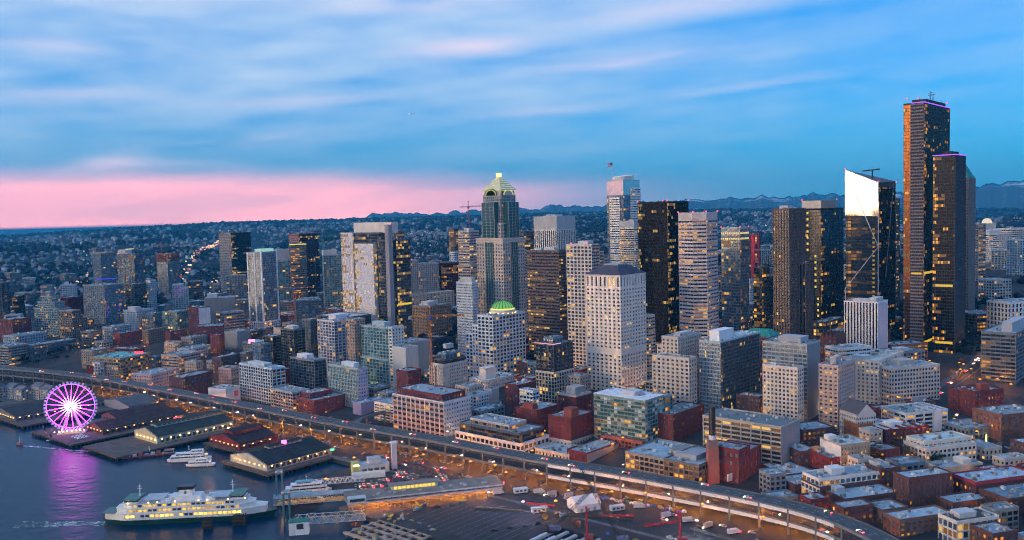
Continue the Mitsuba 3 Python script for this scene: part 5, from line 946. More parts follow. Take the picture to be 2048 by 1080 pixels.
# the six sided banded tower
b = hex_tower; L, R, H = b.l, b.r, b.h
b.B['floors'], b.B['bands'] = True, {}
S_ = {**STY['bands'], 'col': (.56, .48, .48), 'fl': 3.9, 'sh': 2.1, 'lit': .07, 'top': 7}
b.mass([(R * .12, -L * .02), (R, L * .10), (R * 1.12, L * .55), (R * .75, L), (0, L * .98), (-R * .12, L * .36)], 0, H, S_)
for (x, y) in ((.12, 0), (-.1, .36), (0, .98), (1, .1)): b.beacon(R * x, L * y, H + 1)
b.done()

# the cream tower under the dark hipped roof
b = hip_tower; L, R, H = b.l, b.r, b.h
m = MB(); m.box(-.5, R + .5, -.5, L + .5, H - .4, H + .7, (.60, .54, .50), b.fr); b.part('cornice', m)
hip(b, -.6, R + .6, -.6, L + .6, H + .7, 9.0, R * .30, L * .28, (.085, .085, .125))
m = MB(); m.box(R * .32, R * .68, L * .3, L * .7, H + 9.5, H + 11.2, (.34, .36, .42), b.fr); b.part('ridge_deck', m)
b.done(0)

# the great pale glass tower: wings and panel coloured pale for their bright reflection, dark slot, gray spine
b = white_glass_tower; L, R, H = b.l, b.r, b.h
b.box(.74, 1.0, .0, .9, 0, .985, 'palefins')
b.box(.22, .74, .10, .9, 0, .985, 'darkglass')
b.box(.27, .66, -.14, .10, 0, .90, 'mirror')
b.box(.02, .22, .0, .5, 0, .93, 'darkglass', sides={0: 'darkglass'})
b.box(.0, .20, .5, 1.45, 0, .93, {**STY['darkglass'], 'lit': .2, 'row': .9})
b.mass([(-1.2, -2), (5.2, -2), (5.2, 5), (-1.2, 5)], 0, H * 1.04, {**STY['blankgray'], 'col': (.27, .27, .31)})
b.box(.04, .82, .35, .8, .985, 1.06, {**STY['blank'], 'col': (.60, .56, .52)})
light(b, 'terrace_light', (1.0, .65, .05), [(R * .5, R * 1.42, -.35, -.1, H * .44, H * .455)], .8)
b.beacon(4, 0, H * 1.04 + 1); b.done()

# the slender tower with white fins
b = fin_tower; L, R, H = b.l, b.r, b.h
for (x, y) in ((-.6, -.6), (-.6, L - 1.6), (R - 1.6, -.6), (-.7, L * .45)):
    m = MB(); m.box(x, x + 2.2, y, y + 2.2, 0, H + (3 if y < 1 else .5), (.72, .74, .78), b.fr); b.part('white_fin', m)
light(b, 'crown_light', (.50, .95, .85), [(R * .1, R * .9, L * .1, L * .55, H, H + 5.5)], .62)
b.done()

# the faceted tower: folded mirror face above, dark glass below the reflected horizon
b = facet_tower; L, R, H = b.l, b.r, b.h
def facet(pname, pts, bsdf, thick=.3):
    c = np.mean(pts, 0); m = MB(); v = [b.fr.p(*p) for p in pts]; n = len(v)
    nb = len(pts); e1, e2 = v[1] - v[0], v[2] - v[0]; nn = np.cross(e1, e2); nn /= np.linalg.norm(nn)
    w = v + [q - nn * thick for q in v]
    f = [[0, i, i + 1] for i in range(1, n - 1)] + [[n, n + i + 1, n + i] for i in range(1, n - 1)]
    f += [[i, n + i, n + (i + 1) % n] for i in range(n)] + [[i, n + (i + 1) % n, (i + 1) % n] for i in range(n)]
    m.raw(w, f, (1, 1, 1), [(i * .0 + .5, .5) for i in range(2 * n)]); b.part(pname, m, bsdf, uv=True, color=False)
HT = H * 1.09
A0, A1 = (0, L, HT), (0, 0, H)                      # upper left and upper corner
B0, B1 = (.4, L, H * .33), (.4, .3, H * .60)   # the fold that runs across the face
C0, C1 = (1.5, L * .98, 0), (.5, .5, 0)
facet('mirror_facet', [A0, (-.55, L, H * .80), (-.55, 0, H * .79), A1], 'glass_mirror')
m = MB()
for u in np.arange(.06, 1, .0625): m.tube(b.fr.p(-.62, L * u, H * .797), b.fr.p(-.1 - .0, L * u, H + (HT - H) * u - .3), .07, (.30, .28, .26), 3)
for z in np.arange(H * .80, HT, 3.9):
    u0 = max(0, (z - H) / (HT - H)); q = (z - H * .8) / (HT - H * .8)
    if u0 < .97: m.tube(b.fr.p(-.6 + .5 * q, L * u0, z), b.fr.p(-.6 + .5 * q, L, z), .06, (.30, .28, .26), 3)
b.part('facet_joint', m, 'paint')
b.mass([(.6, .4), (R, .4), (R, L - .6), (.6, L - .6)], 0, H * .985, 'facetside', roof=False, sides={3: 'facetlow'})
m = MB(); m.prism([(.3, .2), (R, .2), (R, L), (.3, L)], H * .97, H, (.16, .18, .21), b.fr, tz=[H, H * 1.012, H * 1.07, HT]); b.part('sloping_roof', m, 'roofing')
m = MB()
for p, q in ((A0, A1), (A0, (-.6, L * .38, H * .79)), ((-.6, L * .38, H * .79), B1), (B1, B0), (B1, C1), (A1, B1), (B0, C0)): m.tube(b.fr.p(*p), b.fr.p(*q), .55, (.66, .66, .68), 6)
m.tube(b.fr.p(R * .85, -.1, H), b.fr.p(R * .4, -.1, H * .4), .4, (.4, .4, .45), 6)
b.part('fold_trim', m, 'paint')
for z in range(8, int(H * .72), 4):
    pass
light(b, 'lit_column', (1.0, .6, .08), [(-1.0, -.75, L * .10, L * .17, H * z, H * z + 2.2) for z in np.arange(.06, .72, .028)], .35)
m = MB(); c = b.fr.p(R * .5, L * .45, H * 1.03); m.tube(c, c + np.array([0, 0, 10.]), .8, (.1, .1, .11), 6); m.tube(c + np.array([-12., 0, 9.5]), c + np.array([9., 0, 11.5]), .9, (.1, .1, .11), 6); b.part('roof_crane', m)
for (x, y, z) in ((0, L, HT), (0, 0, H), (R, 0, H)): b.beacon(x, y, z + .5)
b.done(0)

# the tallest tower
b = tallest; L, R, H = b.l, b.r, b.h
b.B['trim'] = MB()
b.mass([(0, 0), (R, 0), (R, L), (0, L), (0, L * .66)], 0, H, {**STY['tallside']}, sides={4: 'tallface', 3: 'sunglowglass'})
wr0, wr1, wl0, wl1, wh = WING
b.mass([(wr0, wl0), (wr1, wl0), (wr1, wl1), (wr0, wl1)], 0, wh, {**STY['tallside'], 'col': (.07, .06, .062)}, sides={0: {**STY['darkbands'], 'col': (.05, .055, .075), 'lit': .03}})
light(b, 'violet_edge', (.62, .16, 1.6), ring_strip(0, R, 0, L * .62, H + .3, .9, .45) + ring_strip(wr0, wr1, wl0, wl1, wh + .3, .9, .45), 1.0)
m = MB(); m.box(R * .15, R * .9, L * .1, L * .8, H - .2, H + 5.5, (.05, .05, .055), b.fr); b.part('plant_room', m); m = MB(); m.box(wr0 + 8, wr1 - 5, wl0 + 6, wl1 - 8, wh - .2, wh + 5, (.04, .04, .045), b.fr); b.part('plant_room', m)
m = MB()
for (x, y, h) in ((.45, .3, 14), (.5, .35, 17), (.55, .28, 15), (.6, .4, 11), (.2, .5, 9), (.8, .2, 9)):
    p = b.fr.p(R * x, L * y, H + 5); m.tube(p, p + np.array([0, 0, h - 5.]), .3, (.12, .12, .13), 5)
    if h > 12: m.tube(p + np.array([-2.2, 0, h - 7]), p + np.array([2.2, 0, h - 6.2]), .3, (.12, .12, .13), 5)
b.part('antenna', m)
light(b, 'sky_lobby', (1.0, .62, .04), [(R * .02, R * .9, -.3, -.05, H * f, H * f + 2.6) for f in (.035, .315)] + [(-.3, -.05, L * .1, L * .6, H * f, H * f + 2.0) for f in (.035, .315)] + [(wr0 - .3, wr0 - .05, wl0 + 2, wl1 - 3, wh * f, wh * f + 2.6) for f in (.05, .34)], .75)
for (x, y) in ((.05, .9), (.1, .4), (.95, .1)): b.beacon(R * x, L * y, H + 6)
b.done(0)

# the black tower with rows of square lights
b = dotted_tower; L, R, H = b.l, b.r, b.h
m = MB(); m.box(R * .12, R * .8, L * .1, L * .92, H - .3, H + 10.5, (.62, .53, .44), b.fr); b.part('cream_top', m)
dots = [(-.25, -.05, L * .55 - 1.1, L * .55 + 1.1, H - 6 - i * 7.6, H - 3.4 - i * 7.6) for i in range(7)] + [(-.25, -.05, L * .22 - 1.1, L * .22 + 1.1, H * .63 - i * 7.6, H * .63 - i * 7.6 + 2.6) for i in range(6)] + [(-.25, -.05, L * .05 - 1.1 + 2, L * .05 + 3.1, H * .30 - i * 7.0, H * .30 - i * 7.0 + 2.6) for i in range(5)]
light(b, 'square_light', (1.0, .70, .10), dots, .9)
for (x, y) in ((.12, .92), (.8, .1)): b.beacon(R * x, L * y, H + 11)
b.done(0)

b = green_roof_tower; hip(b, 0, b.r, 0, b.l, b.h, 26, b.r * .34, b.l * .34, (.06, .27, .26)); b.done(0)

# the domed block
b = dome_block; L, R, H = b.l, b.r, b.h
cx, cy, rr = R * .52, L * .25, 13.5
m = MB(); pts = [(cx + math.cos(t) * rr * 1.12, cy + math.sin(t) * rr * 1.12) for t in np.linspace(0, 2 * math.pi, 24, endpoint=False)]
m.prism(pts, H - .3, H + 5.0, (.66, .62, .55), b.fr); b.part('drum', m)
m = MB()
for i in range(16):
    t = i / 16 * 2 * math.pi; c = b.fr.p(cx + math.cos(t) * rr * 1.14, cy + math.sin(t) * rr * 1.14, H + 1.2); m.tube(c, c + np.array([0, 0, .6]), .8, (1, 1, 1), 6)
m.put(f'{b.key}__drum_light', 'lamp_glass', emit=(3.4, 2.4, .9), color=False, stuff=True, weight=.3)
m = MB(); m.dome(b.fr.p(cx, cy, H + 5), rr, rr * .78, (1, 1, 1), 20, 7); m.put(f'{b.key}__dome', 'lamp_glass', emit=(.16, .48, .09), color=False)
m = MB(); m.tube(b.fr.p(cx, cy, H + 4.9), b.fr.p(cx, cy, H + 6.6), rr * 1.03, (1, 1, 1), 24); m.put(f'{b.key}__dome_foot_light', 'lamp_glass', emit=(1.1, .95, .22), color=False, weight=.3)
m = MB(); c0 = b.fr.p(cx, cy, H + 5)
for i in range(20):
    t = i / 20 * 2 * math.pi
    q = [c0 + np.array([math.cos(e) * math.cos(t) * rr * 1.01, math.cos(e) * math.sin(t) * rr * 1.01, math.sin(e) * rr * .79]) for e in np.linspace(0, 1.5, 6)]
    for a, c in zip(q, q[1:]): m.tube(a, c, .42, (.05, .20, .14), 4)
b.part('dome_rib', m, stuff=True); b.done()

# smaller crowns, strips and roofs
b = dark_condo; L, R, H = b.l, b.r, b.h
light(b, 'pink_edge', (1.5, .55, .75), ring_strip(0, R * .35, 0, L, H + .3, .6, .35), .9)
light(b, 'penthouse_lamp', (1.3, .75, .5), [(R * .24, R * .25, L * u, L * u + .8, H * 1.04, H * 1.05 + .6) for u in (.32, .45, .58, .72)], 1.0); b.done()
big_loft.done(1.4)
b = taper_condo; b.done()
b = lit_crown_tower; L, R, H = b.l, b.r, b.h
light(b, 'crown_light', (1.15, .85, .3), [(-.45, -.1, L * u, L * u + 1.1, H * z, H * z + 2.2) for u in np.arange(.04, .97, .1) for z in (.945, .895)] + [(R * u, R * u + 1.1, -.45, -.1, H * z, H * z + 2.2) for u in np.arange(.04, .97, .13) for z in (.945, .895)]); b.done(0)
b = copper_block; L, R, H = b.l, b.r, b.h
hip(b, -.6, R + .6, -.6, L + .6, H - .2, 7, R * .35, L * .2, (.05, .30, .26), 'copper_roof'); b.done(0)
b = sawtooth
for i in range(4): gable(b, b.r * .02, b.r * .98, b.l * i / 4, b.l * (i + 1) / 4, b.h + .95, 4.2, (.13, .06, .05), 'x', 'gable')
b = gable_b; L, R, H = b.l, b.r, b.h
gable(b, -.3, R + .3, -.3, L + .3, H + .3, 9.5, (.09, .10, .13), 'y'); m = MB(); m.box(R * .55, R * .85, -.25, 3, H + .5, H + 4.2, (.58, .55, .54), b.fr); b.part('dormer', m)
m = MB(); m.raw([b.fr.p(R * u, -.36, z) for u, z in ((0, H), (1, H), (.5, H + 9))], [[0, 1, 2]], (.58, .54, .53)); b.part('gable_wall', m); b.done(0)
b = crown_line_tower; light(b, 'crown_light', (1.0, .8, .06), ring_strip(0, b.r, 0, b.l, b.h - 2.0, 1.8, .4), 1.0)
b = amber_roof_tower; light(b, 'roof_lamp', (1.1, .6, .08), [(b.r * u, b.r * u + 1.2, -.4, .4, b.h + 1, b.h + 2.2) for u in np.arange(.05, 1, .12)] + [(-.4, .4, b.l * u, b.l * u + 1.2, b.h + 1, b.h + 2.2) for u in np.arange(.05, .5, .2)], .9)
light(b, 'blue_band', (.10, .09, 1.5), [(-.5, -.1, 0, b.l * .8, b.h * .42, b.h * .42 + 1.6), (0, b.r, -.5, -.1, b.h * .42, b.h * .42 + 1.6)], .8)
b = white_edge_tower; light(b, 'roof_edge_light', (1.1, .95, .5), [(b.r * .1, b.r * .9, b.l * .52, b.l * .55, b.h * 1.08 + 1, b.h * 1.08 + 2.2), (-.3, .6, b.l * .9, b.l * .9 + 2, b.h + 1, b.h + 3)], 1.0)
b = red_stripe_tower; m = MB(); m.box(-.4, -.1, b.l * .05, b.l * .5, b.h * .2, b.h * 1.0, (.55, .02, .05), b.fr); m.box(b.r * .4, b.r * .75, -.4, -.1, b.h * .2, b.h * 1.02, (.55, .02, .05), b.fr); b.part('red_stripe', m, 'paint')
b = violet_lobby_tower; light(b, 'violet_light', (.30, .08, 1.1), [(b.r * u, b.r * u + 1.6, -.5, -.15, 14 + 5 * i, 18 + 5 * i) for i, u in enumerate((.08, .12, .08, .14))] + [(b.r * u, b.r * u + 1.6, -.5, -.15, 22 + 4 * i, 25 + 4 * i) for i, u in enumerate((.7, .74, .7))], .45)
b = red_top_tower; light(b, 'work_light', (1.3, 1.2, .7), [(b.r * u, b.r * u + 1.4, -.6, -.1, b.h * z, b.h * z + 1.4) for u, z in ((.1, 1.0), (.2, .93), (.15, .8), (.2, .62))], 1.2)
b = market_arcade; light(b, 'stall_light', (1.0, .6, .07), [(-.9, -.3, b.l * u, b.l * u + 1.6, 3.0, 3.8) for u in np.arange(.03, .98, .09)], .9)
b = white_box; m = MB(); m.box(b.r * .55, b.r * .85, -.2, -.02, b.h * .45, b.h * .8, (.62, .16, .24), b.fr); b.part('wall_mark', m, 'paint')

# the brick chimney
key = thing('chimney_stack', 'square brick chimney with pale collar and tall black flue above the old powerhouse', 'chimney')
CX, CY, CZ, CH = CHIM
for pn, r, z0, z1, col, bs in (('brick_shaft', 4.2, -3, CH * .46, (.30, .12, .11), 'wall'), ('shoulder', 3.6, CH * .46, CH * .56, (.20, .13, .13), 'wall'), ('collar', 2.7, CH * .56, CH * .62, (.6, .62, .66), 'paint'), ('flue', 2.4, CH * .62, CH, (.02, .02, .022), 'paint')):
    m = MB()
    if r > 3.5: m.prism([(CX - r, CY - r), (CX + r, CY - r), (CX + r, CY + r), (CX - r, CY + r)], CZ + z0, CZ + z1, col, top=[(CX - r * .92, CY - r * .92), (CX + r * .92, CY - r * .92), (CX + r * .92, CY + r * .92), (CX - r * .92, CY + r * .92)])
    else: m.tube((CX, CY, CZ + z0), (CX, CY, CZ + z1), r, col, 14)
    m.put(f'{key}__{pn}', bs)

# ---------------------------------------------------------------- the working waterfront
WH, GR, DK = (.72, .72, .72), (.30, .31, .33), (.05, .052, .06)

def SF(s, t, z, turn=0):
    """A frame by the shore: x runs inland, y along the shore to the left (the street angle of the shore)."""
    p = st(s, t); return Frame(p[0], p[1], z, math.degrees(math.atan2(INLAND[1], INLAND[0])) + turn)

def pier(base, label, s0, s1, t0, t1, z=3.6, step=7.0, bs='deck'):
    key = thing(base, label, 'pier'); fr = SF(s0, t0, 0); L, W = s1 - s0, t1 - t0
    m = MB(); m.box(0, L, 0, W, z - .9, z, (1, 1, 1), fr); m.put(f'{key}__deck', bs, color=False)
    m = MB(); m.box(-.25, L, -.25, 0, z - 1.2, z + .35, (.10, .08, .07), fr); m.box(-.25, 0, 0, W + .25, z - 1.2, z + .35, (.10, .08, .07), fr); m.put(f'{key}__edge_beam', 'wall')
    m = MB()
    for a in np.arange(.5, L, step * .55): m.tube(fr.p(a, .4, -3), fr.p(a, .4, z - .8), .34, (.07, .055, .05), 6)
    for b in np.arange(.5, W, step * .5): m.tube(fr.p(.3, b, -3), fr.p(.3, b, z - .8), .34, (.07, .055, .05), 6)
    m.put(f'{key}__pile', 'wall', stuff=True)
    return key, fr

def shed(base, label, s0, s1, t0, t1, eave, ridge, wall, roof, z=3.6, monitor=None, bands=True, front=None, cat='pier shed', lit=0.0, seed=0):
    """A long pier shed with a gabled roof that runs out over the water."""
    key = thing(base, label, cat); fr = SF(s0, t0, z); L, W = s1 - s0, t1 - t0; R = random.Random(seed)
    m = MB(); m.box(0, L, 0, W, 0, eave, wall, fr); m.raw([fr.p(0, 0, eave), fr.p(0, W, eave), fr.p(0, W / 2, ridge)], [[0, 2, 1]], wall); m.put(f'{key}__wall', 'wall')
    for sgn in (0, 1):
        m = MB(); y0, y1 = (-.7, W / 2) if sgn == 0 else (W + .7, W / 2); e = eave - .35
        v = [fr.p(-.8, y0, e), fr.p(L, y0, e), fr.p(L, y1, ridge), fr.p(-.8, y1, ridge)]; w = [p + np.array([0, 0, .3]) for p in v]
        m.raw(v + w, MB.BF if sgn == 0 else MB.BF[:, ::-1], roof); m.put(name(f'{key}__roof_slope'), 'roofing')
        m = MB(); k = 0
        for a in np.arange(2, L - 2, 4.0):
            pa, pb = fr.p(a, y0, e + .31), fr.p(a, y1, ridge + .31); m.obox(pa, fr.d(.18, 0, 0), pb - pa, (0, 0, .12), np.array(roof) * .8)
        m.put(name(f'{key}__roof_seam'), 'roofing', stuff=True)
    if monitor:
        a0, a1, ww, hh = monitor; m = MB(); m.box(a0, a1, W / 2 - ww, W / 2 + ww, ridge - 1.2, ridge + hh, np.array(wall) * .9, fr); m.prism([(a0 - .4, W / 2 - ww - .5), (a1 + .4, W / 2 - ww - .5), (a1 + .4, W / 2 + ww + .5), (a0 - .4, W / 2 + ww + .5)], ridge + hh, ridge + hh + 1.3, roof, fr, top=[(a0, W / 2 - .1), (a1, W / 2 - .1), (a1, W / 2 + .1), (a0, W / 2 + .1)]); m.put(f'{key}__monitor', 'wall')
        m = MB()
        for a in np.arange(a0 + 2, a1 - 2, 5): m.box(a, a + 3, W / 2 - ww - .08, W / 2 - ww, ridge + .2, ridge + hh - .4, (.03, .05, .06), fr)
        m.put(f'{key}__monitor_window', 'paint', stuff=True)
    if bands:
        n = 0
        for a in np.arange(3, L - 4, 5.5):
            m = MB(); m.box(a, a + 3.4, -.1, .02, 1.0, min(eave - 1, 4.2), (.025, .035, .045), fr); m.box(a - .2, a + 3.6, -.16, -.02, min(eave - 1, 4.2), min(eave - 1, 4.2) + .35, WH, fr)
            m.put(name(f'{key}__window'), 'paint')
        for b in np.arange(2, W - 4, 6):
            m = MB(); m.box(-.1, .02, b, b + 3.4, 1.0, min(eave - 1, 4.0), (.025, .035, .045), fr); m.put(name(f'{key}__window'), 'paint')
    if front is not None:
        m = MB(); m.raw([fr.p(-.12, 0, eave), fr.p(-.12, W, eave), fr.p(-.12, W / 2, ridge)], [[0, 2, 1]], front); m.box(-.12, .0, 0, W, 0, eave, front, fr); m.put(f'{key}__gable_front', 'wall')
        m = MB()
        for y in (-.2, W * .5 + .0): pass
        a, b, c = fr.p(-.3, -.6, eave - .2), fr.p(-.3, W + .6, eave - .2), fr.p(-.3, W / 2, ridge + .1)
        m.tube(a, c, .3, WH, 4); m.tube(b, c, .3, WH, 4); m.put(f'{key}__bargeboard', 'paint')
    if lit:
        m = MB()
        for a in np.arange(4, L - 3, 9): m.box(a, a + .9, -.9, -.3, 3.4, 4.1, (1, 1, 1), fr)
        for b in np.arange(3, W - 2, 7): m.box(-.9, -.3, b, b + .9, 3.4, 4.1, (1, 1, 1), fr)
        m.put(f'{key}__wall_lamp', 'lamp_glass', stuff=True, emit=np.array((1.0, .50, .10)) * 18 * lit, color=False, weight=1.2)
    return key, fr, L, W

# piers, from the wheel to the ferry landing
pier('wheel_pier', 'long timber pier that carries the lit wheel', -176, -58, 676, 768)
pier('timber_pier', 'timber pier with open end deck under the green lamp lit shed', -172, -58, 594, 662)
pier('timber_pier', 'timber pier beneath the maroon roofed shed', -98, -58, 520, 578)
pier('timber_pier', 'timber pier beneath the white trimmed dark roofed shed', -124, -58, 436, 506)
pier('timber_pier', 'dark timber pier at the left edge under a long shed', -172, -58, 800, 960)
shed('pier_shed', 'green and cream pier shed with lamp lit porch and long clerestory roof', -126, -46, 610, 654, 7.0, 12.5, (.22, .34, .33), (.045, .06, .065), monitor=(8, 78, 5, 1.8), front=(.55, .50, .32), lit=1.0, seed=1)
shed('pier_shed', 'brown roofed pier shed right behind the lit wheel', -140, -50, 690, 724, 5.5, 10.0, (.16, .07, .06), (.065, .045, .05), lit=.25, seed=2)
shed('pier_shed', 'second brown roofed shed further along the wheel pier', -108, -48, 728, 762, 5.5, 10, (.15, .08, .07), (.06, .045, .052), seed=3)
shed('pier_shed', 'maroon walled pier shed with double brown roof', -94, -54, 524, 574, 6.5, 11.5, (.20, .035, .05), (.05, .035, .042), monitor=(5, 35, 7, 2.2), lit=.3, seed=4)
shed('pier_shed', 'cream gabled pier shed with broad dark roof and white eaves', -118, -52, 446, 500, 5.6, 11.5, (.36, .34, .30), (.030, .042, .052), monitor=(18, 52, 3.5, 1.4), front=(.50, .46, .38), lit=.35, seed=5)
shed('pier_shed', 'long gray pier shed with white panels at the left edge', -168, -70, 830, 900, 6, 10, (.13, .14, .16), (.05, .055, .065), lit=.35, seed=6)
shed('pier_shed', 'arched gray aquarium hall behind the wheel', -74, -40, 770, 830, 7, 11, (.24, .26, .29), (.10, .12, .14), bands=False, seed=7, cat='building')
shed('pier_shed', 'lit snack hall with orange sign at the head of the wheel pier', -62, -46, 664, 690, 5, 7, (.30, .16, .08), (.07, .06, .06), lit=.8, seed=8, cat='building')
# quays in front of the seawall
def slab(key, s0, s1, t0, t1, z=3.55, bsdf='concrete'):
    m = MB(); fr = SF(s0, t0, 0); m.box(0, s1 - s0, 0, t1 - t0, -3, z, (1, 1, 1), fr); m.put(key, bsdf, color=False); labels[key] = {'kind': 'structure'}
slab('ferry_quay', -112, -58, 205, 400, 3.5, 'asphalt')
slab('holding_quay', -140, -58.5, 178, 283, 3.46, 'asphalt')
slab('work_quay', -140, -112.5, 283.5, 326, 3.4, 'deck')
slab('south_quay', -78, -58, -120, 190, 3.42, 'asphalt')
slab('gravel_yard', -76, -28, -40, 66, 3.62, 'concrete')

# painted lanes of the ferry holding lot
key = thing('lane_lines', 'white lane lines painted on the empty ferry holding lot', 'road marking')
fr = SF(-132, 186, 3.52)
for i in range(13):
    m = MB(); m.box(2, 66, 2 + i * 6.4, 2.35 + i * 6.4, 0, .012, (.17, .18, .20), fr); m.put(name(f'{key}__line'), 'wall')

# ---------------------------------------------------------------- the observation wheel
key = thing('observation_wheel', 'tall observation wheel with glowing magenta spokes and violet rim at the pier end', 'ferris wheel')
WC = np.array([*st(-152, 722)[:2], 33.5]); WC[:2] = (-441, 871); WC[2] = 30.5; WR = 21.8
wn = np.array([.30, -.954, 0]); wu = np.array([.954, .30, 0]); wz = np.array([0, 0, 1.0])
def wp_(r, a, off=0): return WC + wu * (r * math.sin(a)) + wz * (r * math.cos(a)) + wn * off
for i in range(21):
    a = (i + .3) / 21 * 2 * math.pi
    m = MB()
    for off in (-1.0, 1.0): m.tube(wp_(2.0, a, off * 1.4), wp_(WR - .6, a, off * .8), .30, (1, 1, 1), 5, .24)
    m.put(name(f'{key}__spoke'), 'lamp_glass', emit=(13, .25, 13), color=False, weight=1.5)
for off in (-1.0, 1.0):
    m = MB(); N = 84
    for i in range(N): m.tube(wp_(WR, i / N * 2 * math.pi, off), wp_(WR, (i + 1) / N * 2 * math.pi, off), .30, (1, 1, 1), 4)
    m.put(name(f'{key}__rim'), 'lamp_glass', emit=(1.2, .32, 4.6), color=False, weight=1.5)
m = MB()
for i in range(21):
    a = (i + .3) / 21 * 2 * math.pi
    for off in (-1.5, 1.5): m.tube(wp_(.6, a, off), wp_(10.5, a, off * .95), .42, (1, 1, 1), 4, .12)
m.dome(WC + wn * 1.9, 2.6, 2.2, (1, 1, 1), 12, 4); m.tube(WC - wn * 2, WC + wn * 2.2, 2.5, (1, 1, 1), 14)
m.put(f'{key}__hub', 'lamp_glass', emit=(4.5, 3.2, 4.5), color=False, weight=4)
for i in range(42):
    a = (i + .5) / 42 * 2 * math.pi; c = wp_(WR + 1.7, a); m = MB()
    m.prism([(c[0] - .9, c[1] - .9), (c[0] + .9, c[1] - .9), (c[0] + .9, c[1] + .9), (c[0] - .9, c[1] + .9)], c[2] - 1.1, c[2] + .9, (.62, .62, .70), top=[(c[0] - .6, c[1] - .6), (c[0] + .6, c[1] - .6), (c[0] + .6, c[1] + .6), (c[0] - .6, c[1] + .6)])
    m.put(name(f'{key}__gondola'), 'paint')
for sx in (-1, 1):
    for off in (-5, 5):
        m = MB(); f0 = WC + wu * sx * 10 + wn * off; f0[2] = 3.6; m.tube(f0, WC + wn * off * .42, .75, (.70, .70, .74), 8, .5); m.put(name(f'{key}__support_leg'), 'paint')
m = MB(); c = np.array([*WC[:2], 3.6]); fr = Frame(c[0] - wu[0] * 13, c[1] - wu[1] * 13, 3.6, math.degrees(math.atan2(wu[1], wu[0])))
m.box(0, 26, -6, 6, 0, .9, (.45, .42, .40), fr); m.box(3, 22, -4, 4, .9, 3.0, (.50, .46, .40), fr); m.put(f'{key}__platform', 'wall')
m = MB()
for i in range(8): m.box(-2 + i * 3.8, -1.1 + i * 3.8, -7, -6.2, 3.0, 3.9, (1, 1, 1), fr)
m.put(f'{key}__platform_lamp', 'lamp_glass', stuff=True, emit=(14, 9.0, 2.4), color=False, weight=1.5)
for i in range(9):
    k = thing('market_tent', 'small white striped kiosk tent by the foot of the wheel', 'tent', 'kiosk tents by the wheel'); f2 = SF(-166 + (i % 3) * 4, 686 + (i // 3) * 6, 3.6)
    m = MB(); m.prism([(0, 0), (3, 0), (3, 3), (0, 3)], 2.0, 3.6, (.66, .62, .70), f2, top=[(1.4, 1.4), (1.6, 1.4), (1.6, 1.6), (1.4, 1.6)]); m.put(f'{k}__canopy', 'wall')
    m = MB(); [m.tube(f2.p(a, b, 0), f2.p(a, b, 2.05), .07, (.5, .5, .5), 4) for a in (.1, 2.9) for b in (.1, 2.9)]; m.put(f'{k}__pole', 'wall', stuff=True)

# ---------------------------------------------------------------- boats
def hull(mb, L, W, D, col, fr, z0=-.8, bow=.22, stern=.08, flare=1.0):
    """A ship's hull: plan with a pointed bow (and stern), sides flared to the deck."""
    xs = np.linspace(0, 1, 15)
    def half(u):
        b = 1.0
        if u < bow: b = math.sin(u / bow * math.pi / 2) ** .8
        if u > 1 - stern: b = min(b, (.35 + .65 * math.sin((1 - u) / stern * math.pi / 2) ** .8) if stern < .15 else math.sin((1 - u) / stern * math.pi / 2) ** .8)
        return max(b, .03) * W / 2
    top = [(u * L, -half(u)) for u in xs] + [(u * L, half(u)) for u in xs[::-1]]
    bot = [(L / 2 + (x - L / 2) * .97, y * .82) for x, y in top]
    n = len(top); v = [fr.p(*q, z0) for q in bot] + [fr.p(*q, D) for q in top]
    f = [[i, (i + 1) % n, n + (i + 1) % n] for i in range(n)] + [[i, n + (i + 1) % n, n + i] for i in range(n)]
    m_ = len(xs)
    for i in range(m_ - 1): f += [[n + i, n + i + 1, n + n - 2 - i], [n + i, n + n - 2 - i, n + n - 1 - i]]
    mb.raw(v, f, col); return half

def deckhouse(fr, x0, x1, w, z0, z1, col, taper=.6):
    m = MB(); m.prism([(x0, -w / 2), (x1, -w / 2), (x1, w / 2), (x0, w / 2)], z0, z1, col, fr, top=[(x0 + taper, -w / 2), (x1 - taper, -w / 2), (x1 - taper, w / 2), (x0 + taper, w / 2)]); return m

